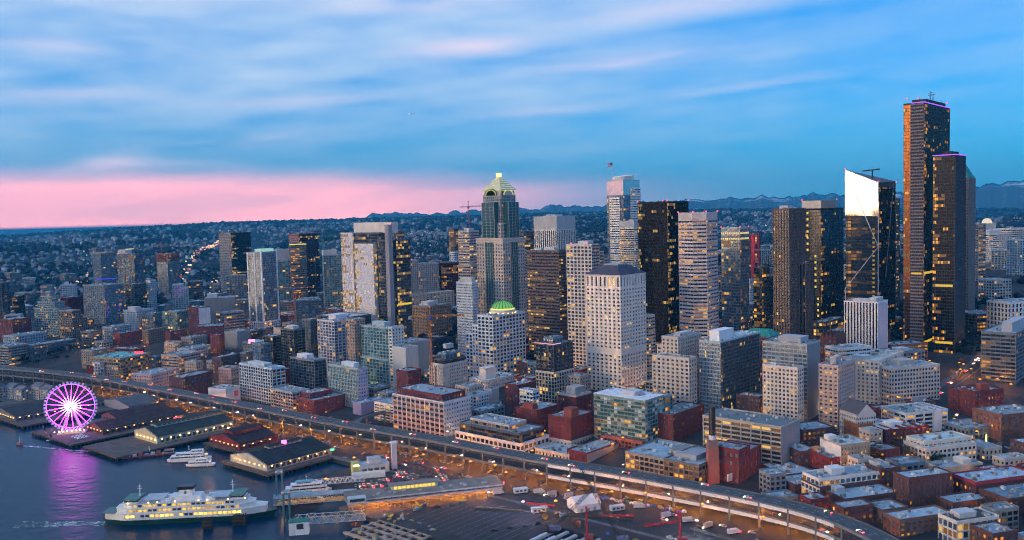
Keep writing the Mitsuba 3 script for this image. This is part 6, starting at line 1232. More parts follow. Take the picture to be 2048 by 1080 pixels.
# the car ferry, double ended, stern wake to the left
fk = thing('car_ferry', 'large white and green double ended car ferry with rows of lit windows', 'ferry')
ff = Frame(-291, 611, 0, 4.0); FL, FW = 120.0, 20.0
m = MB(); hull(m, FL, FW, 4.0, (.01, .055, .045), ff, bow=.26, stern=.26); m.put(f'{fk}__hull', 'paint')
def fplan(x0, x1, w, nose):
    return [(x0, -w * .2), (x0 + nose, -w / 2), (x1 - nose, -w / 2), (x1, -w * .2), (x1, w * .2), (x1 - nose, w / 2), (x0 + nose, w / 2), (x0, w * .2)]
levels = [('car_deck', 3.0, 113.0, 19.6, 15, 4.0, 8.4), ('cabin_deck', 11.0, 105.0, 18.6, 9, 8.4, 11.6), ('sun_deck', 15.0, 101.0, 17.6, 8, 11.6, 14.4)]
for nm, x0, x1, w, nose, z0, z1 in levels:
    m = MB(); m.prism(fplan(x0, x1, w, nose), z0, z1, (.66, .66, .63), ff); m.put(f'{fk}__{nm}', 'paint')
    m = MB(); m.prism(fplan(x0 - .5, x1 + .5, w + .5, nose), z1, z1 + .3, (.50, .54, .56) if z1 > 14 else (.72, .72, .70), ff); m.put(name(f'{fk}__deck_edge'), 'paint')
    n = 0
    for x in np.arange(x0 + nose + 1.0, x1 - nose - 2, 3.3):
        hh = (1.5, z0 + 1.2) if nm != 'car_deck' else (1.7, z0 + 1.8)
        if nm == 'car_deck' and rng.random() < .1: continue
        m = MB(); m.box(x, x + 2.4, -w / 2 - .1, -w / 2 + .02, hh[1], hh[1] + hh[0], (.03, .035, .04), ff)
        if rng.random() < (.62 if nm == 'cabin_deck' else .8): m.put(name(f'{fk}__lit_window'), 'lamp_glass', emit=np.array((1.0, .52, .05)) * rng.uniform(.5, 1.5) * (2.6 if nm == 'car_deck' else 1.0), color=False, weight=.35 if nm == 'car_deck' else .1)
        else: m.put(name(f'{fk}__window'), 'paint')
for x in (22.0, 94.0):                                               # pilot houses
    m = deckhouse(ff, x - 4.5, x + 4.5, 14, 14.7, 17.6, (.72, .72, .70)); m.put(name(f'{fk}__pilot_house'), 'paint')
    m = MB(); m.box(x - 4.6, x + 4.6, -7.1, 7.1, 16.0, 17.1, (.03, .04, .05), ff); m.put(name(f'{fk}__pilot_window'), 'paint')
    m = MB(); m.box(x - 5.2, x + 5.2, -7.8, 7.8, 17.6, 17.95, (.02, .13, .11), ff); m.put(name(f'{fk}__pilot_roof'), 'paint')
    m = MB(); c = ff.p(x + (4 if x < 50 else -4), 0, 17.9); m.tube(c, c + np.array([0, 0, 9.0]), .4, WH, 6, .2); m.tube(c + np.array([-1.6, 0, 5.5]), c + np.array([1.6, 0, 5.5]), .25, WH, 5); m.tube(c + np.array([-1.2, 0, 7.2]), c + np.array([1.2, 0, 7.2]), .2, WH, 5); m.put(name(f'{fk}__mast'), 'paint')
m = deckhouse(ff, 46, 70, 10, 14.7, 18.0, (.70, .71, .72), 1.5); m.put(f'{fk}__upper_house', 'paint')
m = deckhouse(ff, 53, 63, 6.5, 18.0, 22.0, (.72, .72, .72), .8); m.put(f'{fk}__funnel', 'paint')
m = deckhouse(ff, 52.6, 63.4, 7.0, 22.0, 24.2, (.015, .016, .018), -.4); m.put(f'{fk}__funnel_cap', 'paint')
m = MB(); t_ = np.linspace(0, 2 * math.pi, 16, endpoint=False); pts = [ff.p(58 + 1.0 * math.cos(a), -3.3, 20.0 + 1.0 * math.sin(a)) for a in t_]; m.raw(pts, [[0, i, i + 1] for i in range(1, 15)], (.03, .22, .18)); m.put(f'{fk}__funnel_emblem', 'paint')
for x in (30, 76):                                                   # ribbed deck canopies
    for i in range(7):
        m = MB(); m.box(x + i * 2.0, x + i * 2.0 + 1.75, -7.5, 7.5, 17.0, 17.25, (.46, .50, .55), ff); m.put(name(f'{fk}__canopy_panel'), 'paint')
    m = MB(); [m.tube(ff.p(x + a, b, 14.6), ff.p(x + a, b, 17.1), .12, WH, 4) for a in (0, 7, 14) for b in (-7, 7)]; m.put(name(f'{fk}__canopy_post'), 'paint', stuff=True)
for x in (42, 72):
    for y in (-6.5, 3.5):
        m = deckhouse(ff, x, x + 8, 3.4, 14.7, 16.8, (.72, .73, .74), .4); m = MB(); m.box(x, x + 7, y, y + 3, 14.7, 16.8, (.74, .75, .76), ff); m.put(name(f'{fk}__lifeboat_locker'), 'paint')
m = MB()
for x in (20, 34, 40, 52, 68, 74, 88, 100): m.box(x, x + .7, -9.0, -8.4, 15.4, 16.1, (1, 1, 1), ff)
m.put(f'{fk}__deck_lamp', 'lamp_glass', stuff=True, emit=(6, 4.2, 1.6), color=False, weight=1.0)
m = MB(); m.prism([(2, -6), (11, -8), (11, 8), (2, 6)], 8.7, 9.0, (.02, .12, .10), ff); m.put(f'{fk}__bow_deck', 'paint')
for y in (-8.6, 8.6):
    m = MB()
    for x in np.arange(24, 93, 2.2): m.tube(ff.p(x, y, 14.7), ff.p(x, y, 15.8), .06, (.6, .6, .6), 3)
    for z in (15.2, 15.8): m.tube(ff.p(24, y, z), ff.p(92, y, z), .06, (.6, .6, .6), 3)
    m.put(name(f'{fk}__railing'), 'paint', stuff=True)
# wakes: churned water, a low broken sheet of foam
mat('foam', mikit.proc(lambda p, n, uv: mikit.mix((.05, .10, .13), (.55, .62, .66), mikit.smoothstep(.44, .66, mikit.fbm(p.x * .5, p.y * .8, 0, 4)))), .7)
def wake(label, p0, p1, w0, w1, seed, n=26):
    R = np.random.default_rng(seed); key = name('wake_foam'); labels[key] = {'label': label, 'category': 'wake', 'kind': 'stuff'}; m = MB(); p0, p1 = np.array(p0, float), np.array(p1, float); d = (p1 - p0) / np.linalg.norm(p1 - p0); nn = np.array([-d[1], d[0]])
    for i in range(n * 5):
        u = R.random(); c = p0 + (p1 - p0) * u + nn * R.uniform(-1, 1) * (w0 + (w1 - w0) * u) / 2; s = R.uniform(.3, 1.2) * (1 - .5 * u) * 2.0; k = 7
        pts = [(c[0] + d[0] * s * 2.4 * math.cos(a) * R.uniform(.6, 1.2) - d[1] * s * .6 * math.sin(a), c[1] + d[1] * s * 2.4 * math.cos(a) + d[0] * s * .6 * math.sin(a) * R.uniform(.6, 1.2), .10 + .001 * i % .05) for a in np.linspace(0, 2 * math.pi, k, endpoint=False)]
        m.raw(pts, [[0, j, j + 1] for j in range(1, k - 1)], (1, 1, 1))
    m.put(key, 'foam', color=False)
wake('white churned wake trailing from the car ferry', (-289, 610), (-352, 612), 9, 13, 3)
wake('thin white wake trailing behind the speedboat', (-472, 838), (-388, 806), 1.5, 2.5, 4, 22)

def boat(base, label, cat, x, y, ang, L, W, H, decks, hullc=(.72, .72, .74), topc=(.72, .73, .75), accent=(.10, .30, .40), mast=True):
    k = thing(base, label, cat); fr = Frame(x, y, 0, ang); m = MB(); hull(m, L, W, H, hullc, fr, bow=.34, stern=.06); m.put(f'{k}__hull', 'paint')
    m = MB(); hull(m, L * 1.001, W * 1.01, .5, (.10, .03, .03), fr, z0=-.9, bow=.34, stern=.06); m.put(f'{k}__waterline', 'paint')
    z = H
    for i, (a, b, w, h) in enumerate(decks):
        m = deckhouse(fr, L * a, L * b, W * w, z, z + h, topc, .5); m.put(name(f'{k}__cabin'), 'paint')
        m = MB(); m.box(L * a + .8, L * b - .8, -W * w / 2 - .04, W * w / 2 + .04, z + h * .42, z + h * .82, (.03, .04, .05), fr); m.put(name(f'{k}__window_band'), 'paint')
        m = MB(); m.box(L * a - .3, L * b + .3, -W * w / 2 - .3, W * w / 2 + .3, z + h, z + h + .2, accent if i == len(decks) - 1 else topc, fr); m.put(name(f'{k}__cabin_roof'), 'paint'); z += h + .2
    if mast: m = MB(); c = fr.p(L * .5, 0, z); m.tube(c, c + np.array([0, 0, 4.5]), .18, WH, 5); m.tube(c + np.array([-1, 0, 3]), c + np.array([1, 0, 3]), .12, WH, 4); m.put(f'{k}__mast', 'paint')
    return k, fr
boat('tour_boat', 'white three decked tour boat moored by the green pier shed', 'boat', -306, 765, 8, 38, 8, 3.0, [(.10, .88, .9, 2.3), (.2, .82, .8, 2.1), (.55, .82, .5, 2.0)], accent=(.7, .7, .72))
boat('tour_boat', 'smaller white tour boat in front of the three decked one', 'boat', -284, 750, 4, 25, 6.5, 2.2, [(.12, .85, .85, 2.2), (.35, .75, .6, 1.8)], accent=(.7, .7, .72))
boat('passenger_ferry', 'white passenger ferry with teal top moored behind the car ferry', 'boat', -180, 664, 12, 38, 9, 2.8, [(.1, .9, .9, 2.4), (.2, .8, .8, 2.2), (.3, .62, .6, 1.8)], accent=(.08, .34, .46))
boat('passenger_ferry', 'second white passenger ferry with green canopy nearer the car ferry', 'boat', -178, 642, 10, 34, 8, 2.6, [(.1, .9, .9, 2.3), (.25, .75, .75, 2.0)], accent=(.05, .30, .26))
boat('speedboat', 'dark speedboat heading left with a thin wake', 'boat', -481, 842, -22, 10, 3.2, 1.2, [(.35, .75, .7, 1.6)], hullc=(.08, .05, .06), topc=(.2, .12, .12), accent=(.3, .1, .1))
k, fr = boat('work_barge', 'long rust red work barge with deck cargo beside the green shed pier', 'barge', -352, 780, 18, 46, 9, 1.8, [(.78, .95, .7, 2.6)], hullc=(.22, .05, .05), topc=(.3, .32, .35), accent=(.25, .1, .1))
for i in range(6):
    m = MB(); m.box(4 + i * 5, 7.5 + i * 5, -2.5, 1.5, 1.8, 3.0 + (i % 3) * .6, [(.2, .25, .34), (.4, .4, .42), (.25, .1, .08)][i % 3], fr); m.put(name(f'{k}__deck_cargo'), 'wall')
for i, (x, y) in enumerate(((-480, 884), (-458, 854))):
    k = thing('sailboat', ('small sailboat drifting off the wheel pier, the farther one', 'small sailboat drifting off the wheel pier, the nearer one')[i], 'boat'); fr = Frame(x, y, 0, 30)
    m = MB(); hull(m, 6.5, 2.2, .9, (.7, .7, .72), fr, bow=.4); m.put(f'{k}__hull', 'paint'); m = MB(); m.tube(fr.p(3, 0, .8), fr.p(3, 0, 9), .1, (.7, .7, .7), 5); m.put(f'{k}__mast', 'paint')
    m = MB(); m.raw([fr.p(3, 0, 1.6), fr.p(3, 0, 8.6), fr.p(6, .2, 1.8), fr.p(3, .08, 1.6), fr.p(3, .08, 8.6), fr.p(6, .28, 1.8)], [[0, 1, 2], [3, 5, 4], [0, 3, 1], [3, 4, 1], [1, 4, 2], [4, 5, 2]], (.66, .68, .72)); m.put(f'{k}__sail', 'wall')

# ---------------------------------------------------------------- the ferry landing
tk = thing('ferry_terminal', 'long low ferry terminal with tan roof, lit clerestory and orange lit arcade', 'building')
tf = Frame(-119, 614, 3.5, 15.5); TLn, TW = 112.0, 22.0
m = MB(); m.box(0, TLn, 5, TW, 0, 6.6, (.34, .30, .28), tf); m.box(0, TLn, 1.5, 5.2, 4.2, 6.6, (.36, .24, .19), tf); m.put(f'{tk}__wall', 'wall')
m = MB(); m.box(-2, TLn + 1, -.5, TW + 1, 6.6, 7.1, (.25, .21, .185), tf); m.box(-2.3, TLn + 1.3, -.8, -.5, 6.3, 7.2, (.45, .5, .52), tf); m.put(f'{tk}__roof', 'roofing')
m = MB(); m.box(32, 66, 12, 19, 7.0, 10.4, (.46, .52, .55), tf); m.box(30, 68, 11, 20, 10.4, 10.8, (.28, .24, .21), tf); m.put(f'{tk}__clerestory', 'wall')
m = MB(); [m.box(33.5 + i * 3.1, 36.0 + i * 3.1, 11.85, 12.02, 7.7, 9.8, (1, 1, 1), tf) for i in range(10)]; m.put(f'{tk}__clerestory_window', 'lamp_glass', stuff=True, emit=(1.2, .80, .08), color=False, weight=.3)
for i in range(13):
    m = MB(); x = 2 + i * 9; m.box(x, x + .9, -.9, 0, 0, 4.35, (.45, .36, .22), tf); m.put(name(f'{tk}__arcade_column'), 'wall')
m = MB(); m.box(-1, TLn, -1.2, 1.4, 4.3, 4.6, (.60, .62, .64), tf); m.put(f'{tk}__arcade_roof', 'wall')
for i in range(13):
    m = MB(); x = 5 + i * 8.3; m.box(x, x + 2.2, .2, .8, 4.0, 4.25, (1, 1, 1), tf); k = name(f'{tk}__arcade_lamp'); m.put(k, 'lamp_glass', emit=(2.4, 1.0, .1), color=False); p = tf.p(x + 1, -.1, 3.6); scene[k + '__light'] = {'type': 'point', 'position': [float(v) for v in p], 'intensity': rgb(np.array((420, 130, 4)) * EM)}
for x in range(6, 108, 8):
    m = MB(); m.box(x, x + 5, 1.38, 1.52, 5.0, 6.3, (.03, .035, .045), tf); m.put(name(f'{tk}__window'), 'paint')
for i in range(16):
    a, b2 = rng.uniform(4, 104), rng.uniform(2, 9); m = MB(); m.box(a, a + rng.uniform(1, 3), b2, b2 + rng.uniform(1, 2.4), 7.0, 7.1 + rng.uniform(.5, 1.5), (.42, .42, .42), tf); m.put(name(f'{tk}__roof_unit'), 'wall')
wtf = Frame(-119, 610, 3.5, 15.5)
m = MB(); m.box(-.5, 12, -1.5, 5, 4.9, 8.6, (.55, .58, .60), tf); m.box(.5, 11, -1.65, -1.45, 6, 8, (.03, .05, .06), tf); m.put(f'{tk}__control_room', 'wall')

def truss_bridge(base, label, p0, p1, w, h, col, cat='gangway', lit=None, roof=None):
    k = thing(base, label, cat); p0, p1 = np.array(p0, float), np.array(p1, float); d = p1 - p0; L = np.linalg.norm(d); t = d / L; nn = np.array([-t[1], t[0], 0]); nn /= np.linalg.norm(nn); U = np.array([0, 0, 1.0])
    m = MB(); m.obox(p0 - nn * w / 2, d, nn * w, (0, 0, .4), (.2, .2, .21)); m.put(f'{k}__deck', 'wall')
    m = MB(); n = max(3, int(L / h / 1.1))
    for sg in (-1, 1):
        b = p0 + nn * w / 2 * sg
        m.tube(b + U * h, b + U * h + d, .22, col, 4); m.tube(b, b + d, .22, col, 4)
        for i in range(n): m.tube(b + d * i / n, b + d * (i + .5) / n + U * h, .16, col, 4); m.tube(b + d * (i + .5) / n + U * h, b + d * (i + 1) / n, .16, col, 4)
    m.put(f'{k}__truss', 'paint')
    if roof: m = MB(); m.obox(p0 - nn * (w / 2 + .4) + U * h, d, nn * (w + .8), (0, 0, .3), roof); m.put(f'{k}__roof', 'roofing')
    if lit: m = MB(); [m.obox(p0 + d * u - nn * .3 + U * (h - .5), t * 3, nn * .6, (0, 0, .25), (1, 1, 1)) for u in np.arange(.08, .9, .16)]; m.put(f'{k}__lamp', 'lamp_glass', stuff=True, emit=lit, color=False, weight=1.0)
    return k
truss_bridge('gangway', 'white trussed passenger gangway reaching the moored passenger ferries', (-163, 668, 6), (-118, 677, 6), 3.4, 3.4, (.62, .66, .70))
truss_bridge('vehicle_ramp', 'roofed vehicle ramp glowing orange between ferry and terminal', (-176, 628, 5), (-118, 640, 4.5), 9, 5, (.42, .44, .46), lit=(55, 24, 2.5), roof=(.30, .36, .42))
truss_bridge('vehicle_ramp', 'second loading ramp with gray roof and pale truss nearest the camera', (-150, 586, 5), (-104, 594, 4.5), 7, 4.5, (.52, .58, .60))
for i, (x, y, hh, lab) in enumerate(((-174, 630, 26, 'green steel lifting tower at the farther ferry ramp'), (-160, 594, 22, 'green steel lifting tower at the nearer ferry ramp'))):
    k = thing('lifting_tower', lab, 'tower'); fr = Frame(x, y, 0, 10)
    for a in (0, 1):
        m = MB()
        for b in (0, 7): m.tube(fr.p(a * 4, b, -3), fr.p(a * 4, b, hh), .45, (.06, .17, .17), 6)
        for z in np.arange(3, hh, 3.2): m.tube(fr.p(a * 4, 0, z), fr.p(a * 4, 7, z + 2.4), .2, (.06, .17, .17), 4); m.tube(fr.p(a * 4, 7, z), fr.p(a * 4, 0, z + 2.4), .2, (.06, .17, .17), 4)
        m.put(name(f'{k}__frame'), 'paint')
    m = MB(); m.box(-.6, 4.6, -.6, 7.6, hh, hh + 1.4, (.10, .22, .22), fr); m.put(f'{k}__head_beam', 'paint')
    m = MB(); [m.dome(fr.p(a, 0, hh + 1.4), .5, .7, (1, 1, 1), 8, 3) for a in (0, 4)]; m.put(f'{k}__warning_light', 'lamp_glass', stuff=True, emit=(3.5, .2, .3), color=False)
k = thing('ramp_house', 'small white ramp control house with green roof at the landing', 'building'); fr = Frame(-152, 576, 3.5, 10)
m = MB(); m.box(0, 13, 0, 7, -6.5, 5, (.66, .68, .68), fr); m.box(5, 9.5, -.1, .02, .3, 4.0, (.03, .04, .05), fr); m.put(f'{k}__wall', 'wall')
m = MB(); m.prism([(-.5, -.5), (13.5, -.5), (13.5, 7.5), (-.5, 7.5)], 5, 6.2, (.05, .19, .17), fr, top=[(1, 1), (12, 1), (12, 6), (1, 6)]); m.put(f'{k}__roof', 'roofing')
for i, (x, y) in enumerate(((-196, 603), (-214, 596), (-186, 622))):
    k = thing('mooring_dolphin', ('dark timber mooring dolphin right below the ferry stern', 'dark timber mooring dolphin in front of the ferry side', 'dark timber mooring dolphin beside the landing ramp')[i], 'mooring'); m = MB()
    for a in range(4):
        for b in range(4 if i else 6): m.tube((x + b * 1.5, y - a * 1.5, -3), (x + b * 1.5, y - a * 1.5, 6.5 + .3 * ((a + b) % 3)), .45, (.05, .04, .035), 6)
    m.put(f'{k}__pile', 'wall', stuff=True); m = MB(); m.box(x - .8, x + (5.4 if i else 8.4), y - 5.2, y - 4.9, 3, 4, (.06, .05, .045)); m.box(x - .8, x + (5.4 if i else 8.4), y - 5.2, y - 4.9, 5.2, 6, (.06, .05, .045)); m.put(f'{k}__waler', 'wall')
# fire station
k = thing('fire_station', 'white and yellow fire station with slim clock-like hose tower by the car lot', 'building'); fr = Frame(-126, 700, 3.5, 20)
m = MB(); m.box(0, 24, 0, 13, 0, 7, (.52, .52, .50), fr); m.box(8, 18, 2, 11, 7, 11, (.50, .51, .52), fr); m.put(f'{k}__wall', 'wall')
m = MB(); m.box(-.3, 24.3, -.3, 13.3, 7, 7.4, (.40, .46, .52), fr); m.box(7.6, 18.4, 1.6, 11.4, 11, 11.4, (.42, .48, .55), fr); m.put(f'{k}__roof', 'roofing')
m = MB(); m.box(-5, 0, 1, 12, 0, 9, (.46, .46, .18), fr); m.put(f'{k}__engine_bay', 'wall')
for i in range(4): m = MB(); m.box(2 + i * 5, 5.5 + i * 5, -.12, .02, .3, 4.4, (.10, .09, .085), fr); m.put(name(f'{k}__bay_door'), 'paint')
m = MB(); m.box(27, 31, 2, 6, 0, 22, (.42, .47, .55), fr); m.box(26.2, 31.8, 1.2, 6.8, 22, 23, (.55, .62, .68), fr); m.put(f'{k}__hose_tower', 'wall')
m = MB(); m.box(-4.5, -.5, .7, .95, 7.4, 8.2, (1, 1, 1), fr); m.put(f'{k}__bay_light', 'lamp_glass', emit=(30, 24, 7), color=False, weight=1.0)
k = thing('marquee_tent', 'long white storage tent beside the fire station', 'tent'); fr = Frame(-130, 688, 3.5, 14); m = MB(); m.box(0, 26, 0, 5, 0, 3.4, (.72, .68, .66), fr); m.prism([(0, 0), (26, 0), (26, 5), (0, 5)], 3.4, 5, (.72, .68, .66), fr, top=[(0, 2.4), (26, 2.4), (26, 2.6), (0, 2.6)]); m.put(f'{k}__canvas', 'wall')
# tent shelter, lookout shed, office trailers
k = thing('work_tent', 'big white work tent glowing orange beside the red barriers', 'tent'); fr = Frame(40, 596, 3.5, 22)
m = MB(); m.box(0, 19, 0, 15, 0, 5, (.70, .68, .68), fr); m.prism([(-.3, -.3), (19.3, -.3), (19.3, 15.3), (-.3, 15.3)], 5, 9.5, (.72, .72, .74), fr, top=[(-.1, 7.3), (19.1, 7.3), (19.1, 7.7), (-.1, 7.7)]); m.put(f'{k}__canvas', 'wall')
for i in range(3): m = MB(); m.box(3 + i * 5, 5 + i * 5, -.12, 0, .2, 2.4, (.30, .28, .28), fr); m.put(name(f'{k}__door_flap'), 'wall')
for i, (x, y, c, lab) in enumerate(((64, 596, (.36, .42, .48), 'gray site trailer right of the big work tent'), (-2, 640, (.5, .55, .55), 'pale curved roof shelter at the lot entrance'), (10, 596, (.40, .44, .48), 'low gray toll canopy between lot and work tent'))):
    k = thing('site_trailer', lab, 'trailer'); fr = Frame(x, y, 3.5, 18); m = MB(); m.box(0, 10, 0, 4, .6, 3.6, c, fr); m.put(f'{k}__body', 'paint'); m = MB(); m.box(-.2, 10.2, -.2, 4.2, 3.6, 3.9, np.array(c) * 1.25, fr); m.put(f'{k}__roof', 'paint')
    for j in range(3): m = MB(); m.box(1 + j * 3, 2.8 + j * 3, -.08, .02, 1.6, 2.8, (.03, .035, .045), fr); m.put(name(f'{k}__window'), 'paint')
    m = MB(); [m.box(a, a + .5, .4, 3.6, 0, .6, (.03, .03, .03), fr) for a in (.8, 8.6)]; m.put(f'{k}__support', 'wall', stuff=True)

# the pier being rebuilt: concrete caps over dark water
k = thing('pile_cap_grid', 'open construction site of tan concrete pile caps over dark water', 'construction site')
fr = SF(-172, 232, 0)
for i in range(6):
    m = MB(); m.box(2 + i * 7.5, 4.2 + i * 7.5, 0, 52, 2.2, 3.4, (.42, .31, .25), fr); m.put(name(f'{k}__pile_cap'), 'wall')
for i in range(7):
    m = MB(); m.box(2, 44, 1 + i * 8, 2.6 + i * 8, 1.9, 3.1, (.36, .27, .22), fr); m.put(name(f'{k}__cross_beam'), 'wall')
m = MB()
for i in range(6):
    for j in range(7): m.tube(fr.p(3 + i * 7.5, 2 + j * 8, -3), fr.p(3 + i * 7.5, 2 + j * 8, 2.3), .5, (.3, .28, .26), 8)
m.put(f'{k}__pile', 'wall', stuff=True)
R = random.Random(9)
for i in range(26):
    a, b2 = R.uniform(2, 44), R.uniform(1, 50); m = MB(); m.box(a, a + R.uniform(.8, 3), b2, b2 + R.uniform(.8, 4), 3.4, 3.5 + R.uniform(.3, 1.6), R.choice([(.35, .26, .2), (.3, .32, .34), (.12, .2, .3), (.4, .3, .1)]), fr); m.put(name(f'{k}__timber_stack'), 'wall')
for i in range(15):
    k = thing('trestle_beam', 'white topped concrete trestle beam reaching over the water at the bottom edge', 'beam', 'trestle beams at the bottom edge'); fr = SF(-118 + (i % 4) * 2.0, 62 + i * 8.0, 0)
    m = MB(); m.box(0, 36, 0, 2.3, 1.6, 3.0, (.45, .44, .45), fr); m.put(f'{k}__cap', 'wall'); m = MB(); m.box(4, 22, .4, 1.9, 3.0, 4.0, (.66, .70, .74), fr); m.put(f'{k}__girder', 'wall')
    m = MB(); [m.tube(fr.p(a, 1.1, -3), fr.p(a, 1.1, 1.7), .5, (.2, .19, .18), 8) for a in (2, 12, 24)]; m.put(f'{k}__pile', 'wall', stuff=True)
# barriers round the works
for i, (pts, col, lab) in enumerate((([(-30, 608), (4, 601), (40, 588), (76, 578)], (.05, .055, .06), 'long dark slatted fence along the edge of the works'), ([(56, 588), (78, 586)], (.55, .05, .06), 'red barrier beside the work tent'), ([(6, 618), (26, 610)], (.55, .05, .06), 'red barrier by the toll canopy'), ([(82, 566), (104, 572)], (.55, .05, .07), 'crimson curved barrier by the red drill masts'), ([(110, 560), (150, 520)], (.10, .11, .12), 'dark fence round the gravel yard'))):
    k = thing('barrier', lab, 'fence')
    for a, b in zip(pts, pts[1:]):
        a, b = np.array(a, float), np.array(b, float); n = max(2, int(np.linalg.norm(b - a) / 5)); t = (b - a) / np.linalg.norm(b - a)
        for j in range(n):
            p = a + (b - a) * j / n; m = MB(); m.obox((*p, 3.5), (*(b - a) / n * .95, 0), (-t[1] * .2, t[0] * .2, 0), (0, 0, 1.6), np.array(col) * R.uniform(.85, 1.15)); m.put(name(f'{k}__panel'), 'paint')

# ---------------------------------------------------------------- cranes
def lattice(m, p0, p1, w, col, r=.16, seg=None):
    p0, p1 = np.array(p0, float), np.array(p1, float); d = p1 - p0; L = np.linalg.norm(d); t = d / L
    a = np.cross(t, [0, 0, 1.0]) if abs(t[2]) < .95 else np.array([1.0, 0, 0]); a /= np.linalg.norm(a); b = np.cross(t, a)
    cs = [(a * x + b * y) * w / 2 for x, y in ((-1, -1), (1, -1), (1, 1), (-1, 1))]; n = seg or max(3, int(L / (w * 1.2)))
    for c in cs: m.tube(p0 + c, p1 + c, r * 1.25, col, 4)
    for i in range(n):
        u, v = d * i / n, d * (i + 1) / n
        for j in range(4): m.tube(p0 + u + cs[j], p0 + v + cs[(j + 1) % 4], r, col, 3)

def tower_crane(label, x, y, z0, zt, jib, back, ang, col=(.50, .17, .03), lights=True, glowc=(1.0, .7, .05), w=2.0):
    k = thing('tower_crane', label, 'crane'); A = math.radians(ang); J = np.array([math.cos(A), math.sin(A), 0])
    m = MB(); lattice(m, (x, y, z0), (x, y, zt), w, col, .2); m.put(f'{k}__mast', 'paint')
    m = MB(); lattice(m, np.array([x, y, zt]), np.array([x, y, zt]) + J * jib, w * .7, col, .16); m.put(f'{k}__jib', 'paint')
    m = MB(); lattice(m, np.array([x, y, zt]), np.array([x, y, zt]) - J * back, w * .7, col, .16); m.put(f'{k}__counter_jib', 'paint')
    m = MB(); m.tube((x, y, zt), (x, y, zt + 9), .5, col, 5); m.tube((x, y, zt + 9), np.array([x, y, zt + 1.2]) + J * jib * .7, .1, col, 3); m.tube((x, y, zt + 9), np.array([x, y, zt + 1.2]) - J * back * .9, .1, col, 3); m.put(f'{k}__head_and_ties', 'paint')
    m = MB(); c = np.array([x, y, zt - 3]) - J * back; m.box(c[0] - 1.8, c[0] + 1.8, c[1] - 1.8, c[1] + 1.8, c[2], c[2] + 3, (.3, .3, .32)); m.put(f'{k}__counterweight', 'wall')
    m = MB(); m.box(x - 1.6, x + 1.6, y - 2.6, y - .8, zt - 3, zt, (.05, .10, .45)); m.put(f'{k}__cab', 'paint')
    if lights: m = MB(); [m.dome(np.array([x, y, zt - .6]) + J * u, .55, .8, (1, 1, 1), 6, 2) for u in np.linspace(jib * .4, jib, 3)]; m.put(f'{k}__jib_light', 'lamp_glass', stuff=True, emit=np.array(glowc) * 2.2, color=False)
    m = MB(); m.dome((x, y, zt + 9), .7, 1.0, (1, 1, 1), 8, 3); m.put(f'{k}__beacon', 'lamp_glass', emit=(3, .2, .3), color=False)

# ---------------------------------------------------------------- cranes
tower_crane('orange tower crane with yellow lit jib beside the beige condominium', -85, 900, 8, 108, 36, 20, 2)
tower_crane('tower crane with dim jib left of the gray curved front tower', -308, 1250, 22, 114, 26, 26, 8, col=(.34, .12, .05), glowc=(1.0, .6, .2))
tower_crane('tower crane standing on the unfinished red lit tower', -842, 2135, 128, 156, 22, 40, 176, col=(.30, .09, .05), glowc=(1.2, .3, .2))
tower_crane('tower crane left of the pyramid crowned tower on the skyline', -67, 1420, 150, 224, 14, 26, 170, col=(.30, .08, .10), glowc=(.9, .3, 1.2))
tower_crane('green lit tower crane behind the maroon tower', -361, 1700, 60, 178, 14, 26, 175, col=(.08, .25, .14), glowc=(.1, 1.0, .5))
for i, (b0, t0, lab) in enumerate((((63, 540, 4), (41, 560, 45), 'black lattice crawler crane with tall boom leaning left'), ((22, 562, 4), (50, 571, 29), 'second black lattice crawler crane with low boom leaning right'))):
    k = thing('crawler_crane', lab, 'crane'); b0, t0 = np.array(b0, float), np.array(t0, float)
    m = MB(); lattice(m, b0 + (0, 0, 1.5), t0, 1.5, (.02, .022, .03), .11); m.put(f'{k}__boom', 'paint')
    m = MB(); d = (b0 - t0) / np.linalg.norm(b0 - t0); back = b0 + np.array([d[0] * 7, d[1] * 7, 5.0]); m.tube(back, t0, .09, (.03, .03, .04), 3); m.tube(b0, back, .3, (.03, .03, .04), 4); m.put(f'{k}__pendant', 'paint')
    m = MB(); m.box(b0[0] - 2, b0[0] + 5, b0[1] - 2, b0[1] + 2, 4.8, 7.4, (.10, .12, .22)); m.put(f'{k}__cab', 'paint')
    for s_ in (-2.6, 1.6): m = MB(); m.box(b0[0] - 3.5, b0[0] + 3.5, b0[1] + s_, b0[1] + s_ + 1.1, 3.4, 4.8, (.03, .03, .03)); m.put(name(f'{k}__track'), 'wall')
    m = MB(); m.box(t0[0] - .9, t0[0] + .9, t0[1] - .6, t0[1] + .6, t0[2] - .5, t0[2] + 1.3, (.05, .16, .40)); m.put(f'{k}__boom_head', 'paint')
for i, (x, y, h, lab) in enumerate(((43, 548, 21, 'slim red drill mast standing left in the works'), (100, 539, 19, 'slim red drill mast standing right in the works'))):
    k = thing('drill_mast', lab, 'drill rig'); m = MB(); lattice(m, (x, y, 3.4), (x, y, 3.4 + h), .9, (.50, .03, .04), .10); m.tube((x, y, 4), (x, y, 3 + h), .3, (.45, .03, .04), 5); m.put(f'{k}__mast', 'paint')
    m = MB(); m.box(x - 1.5, x + 4, y - 1.4, y + 1.4, 3.4, 6.2, (.30, .05, .05)); m.put(f'{k}__carrier', 'paint')

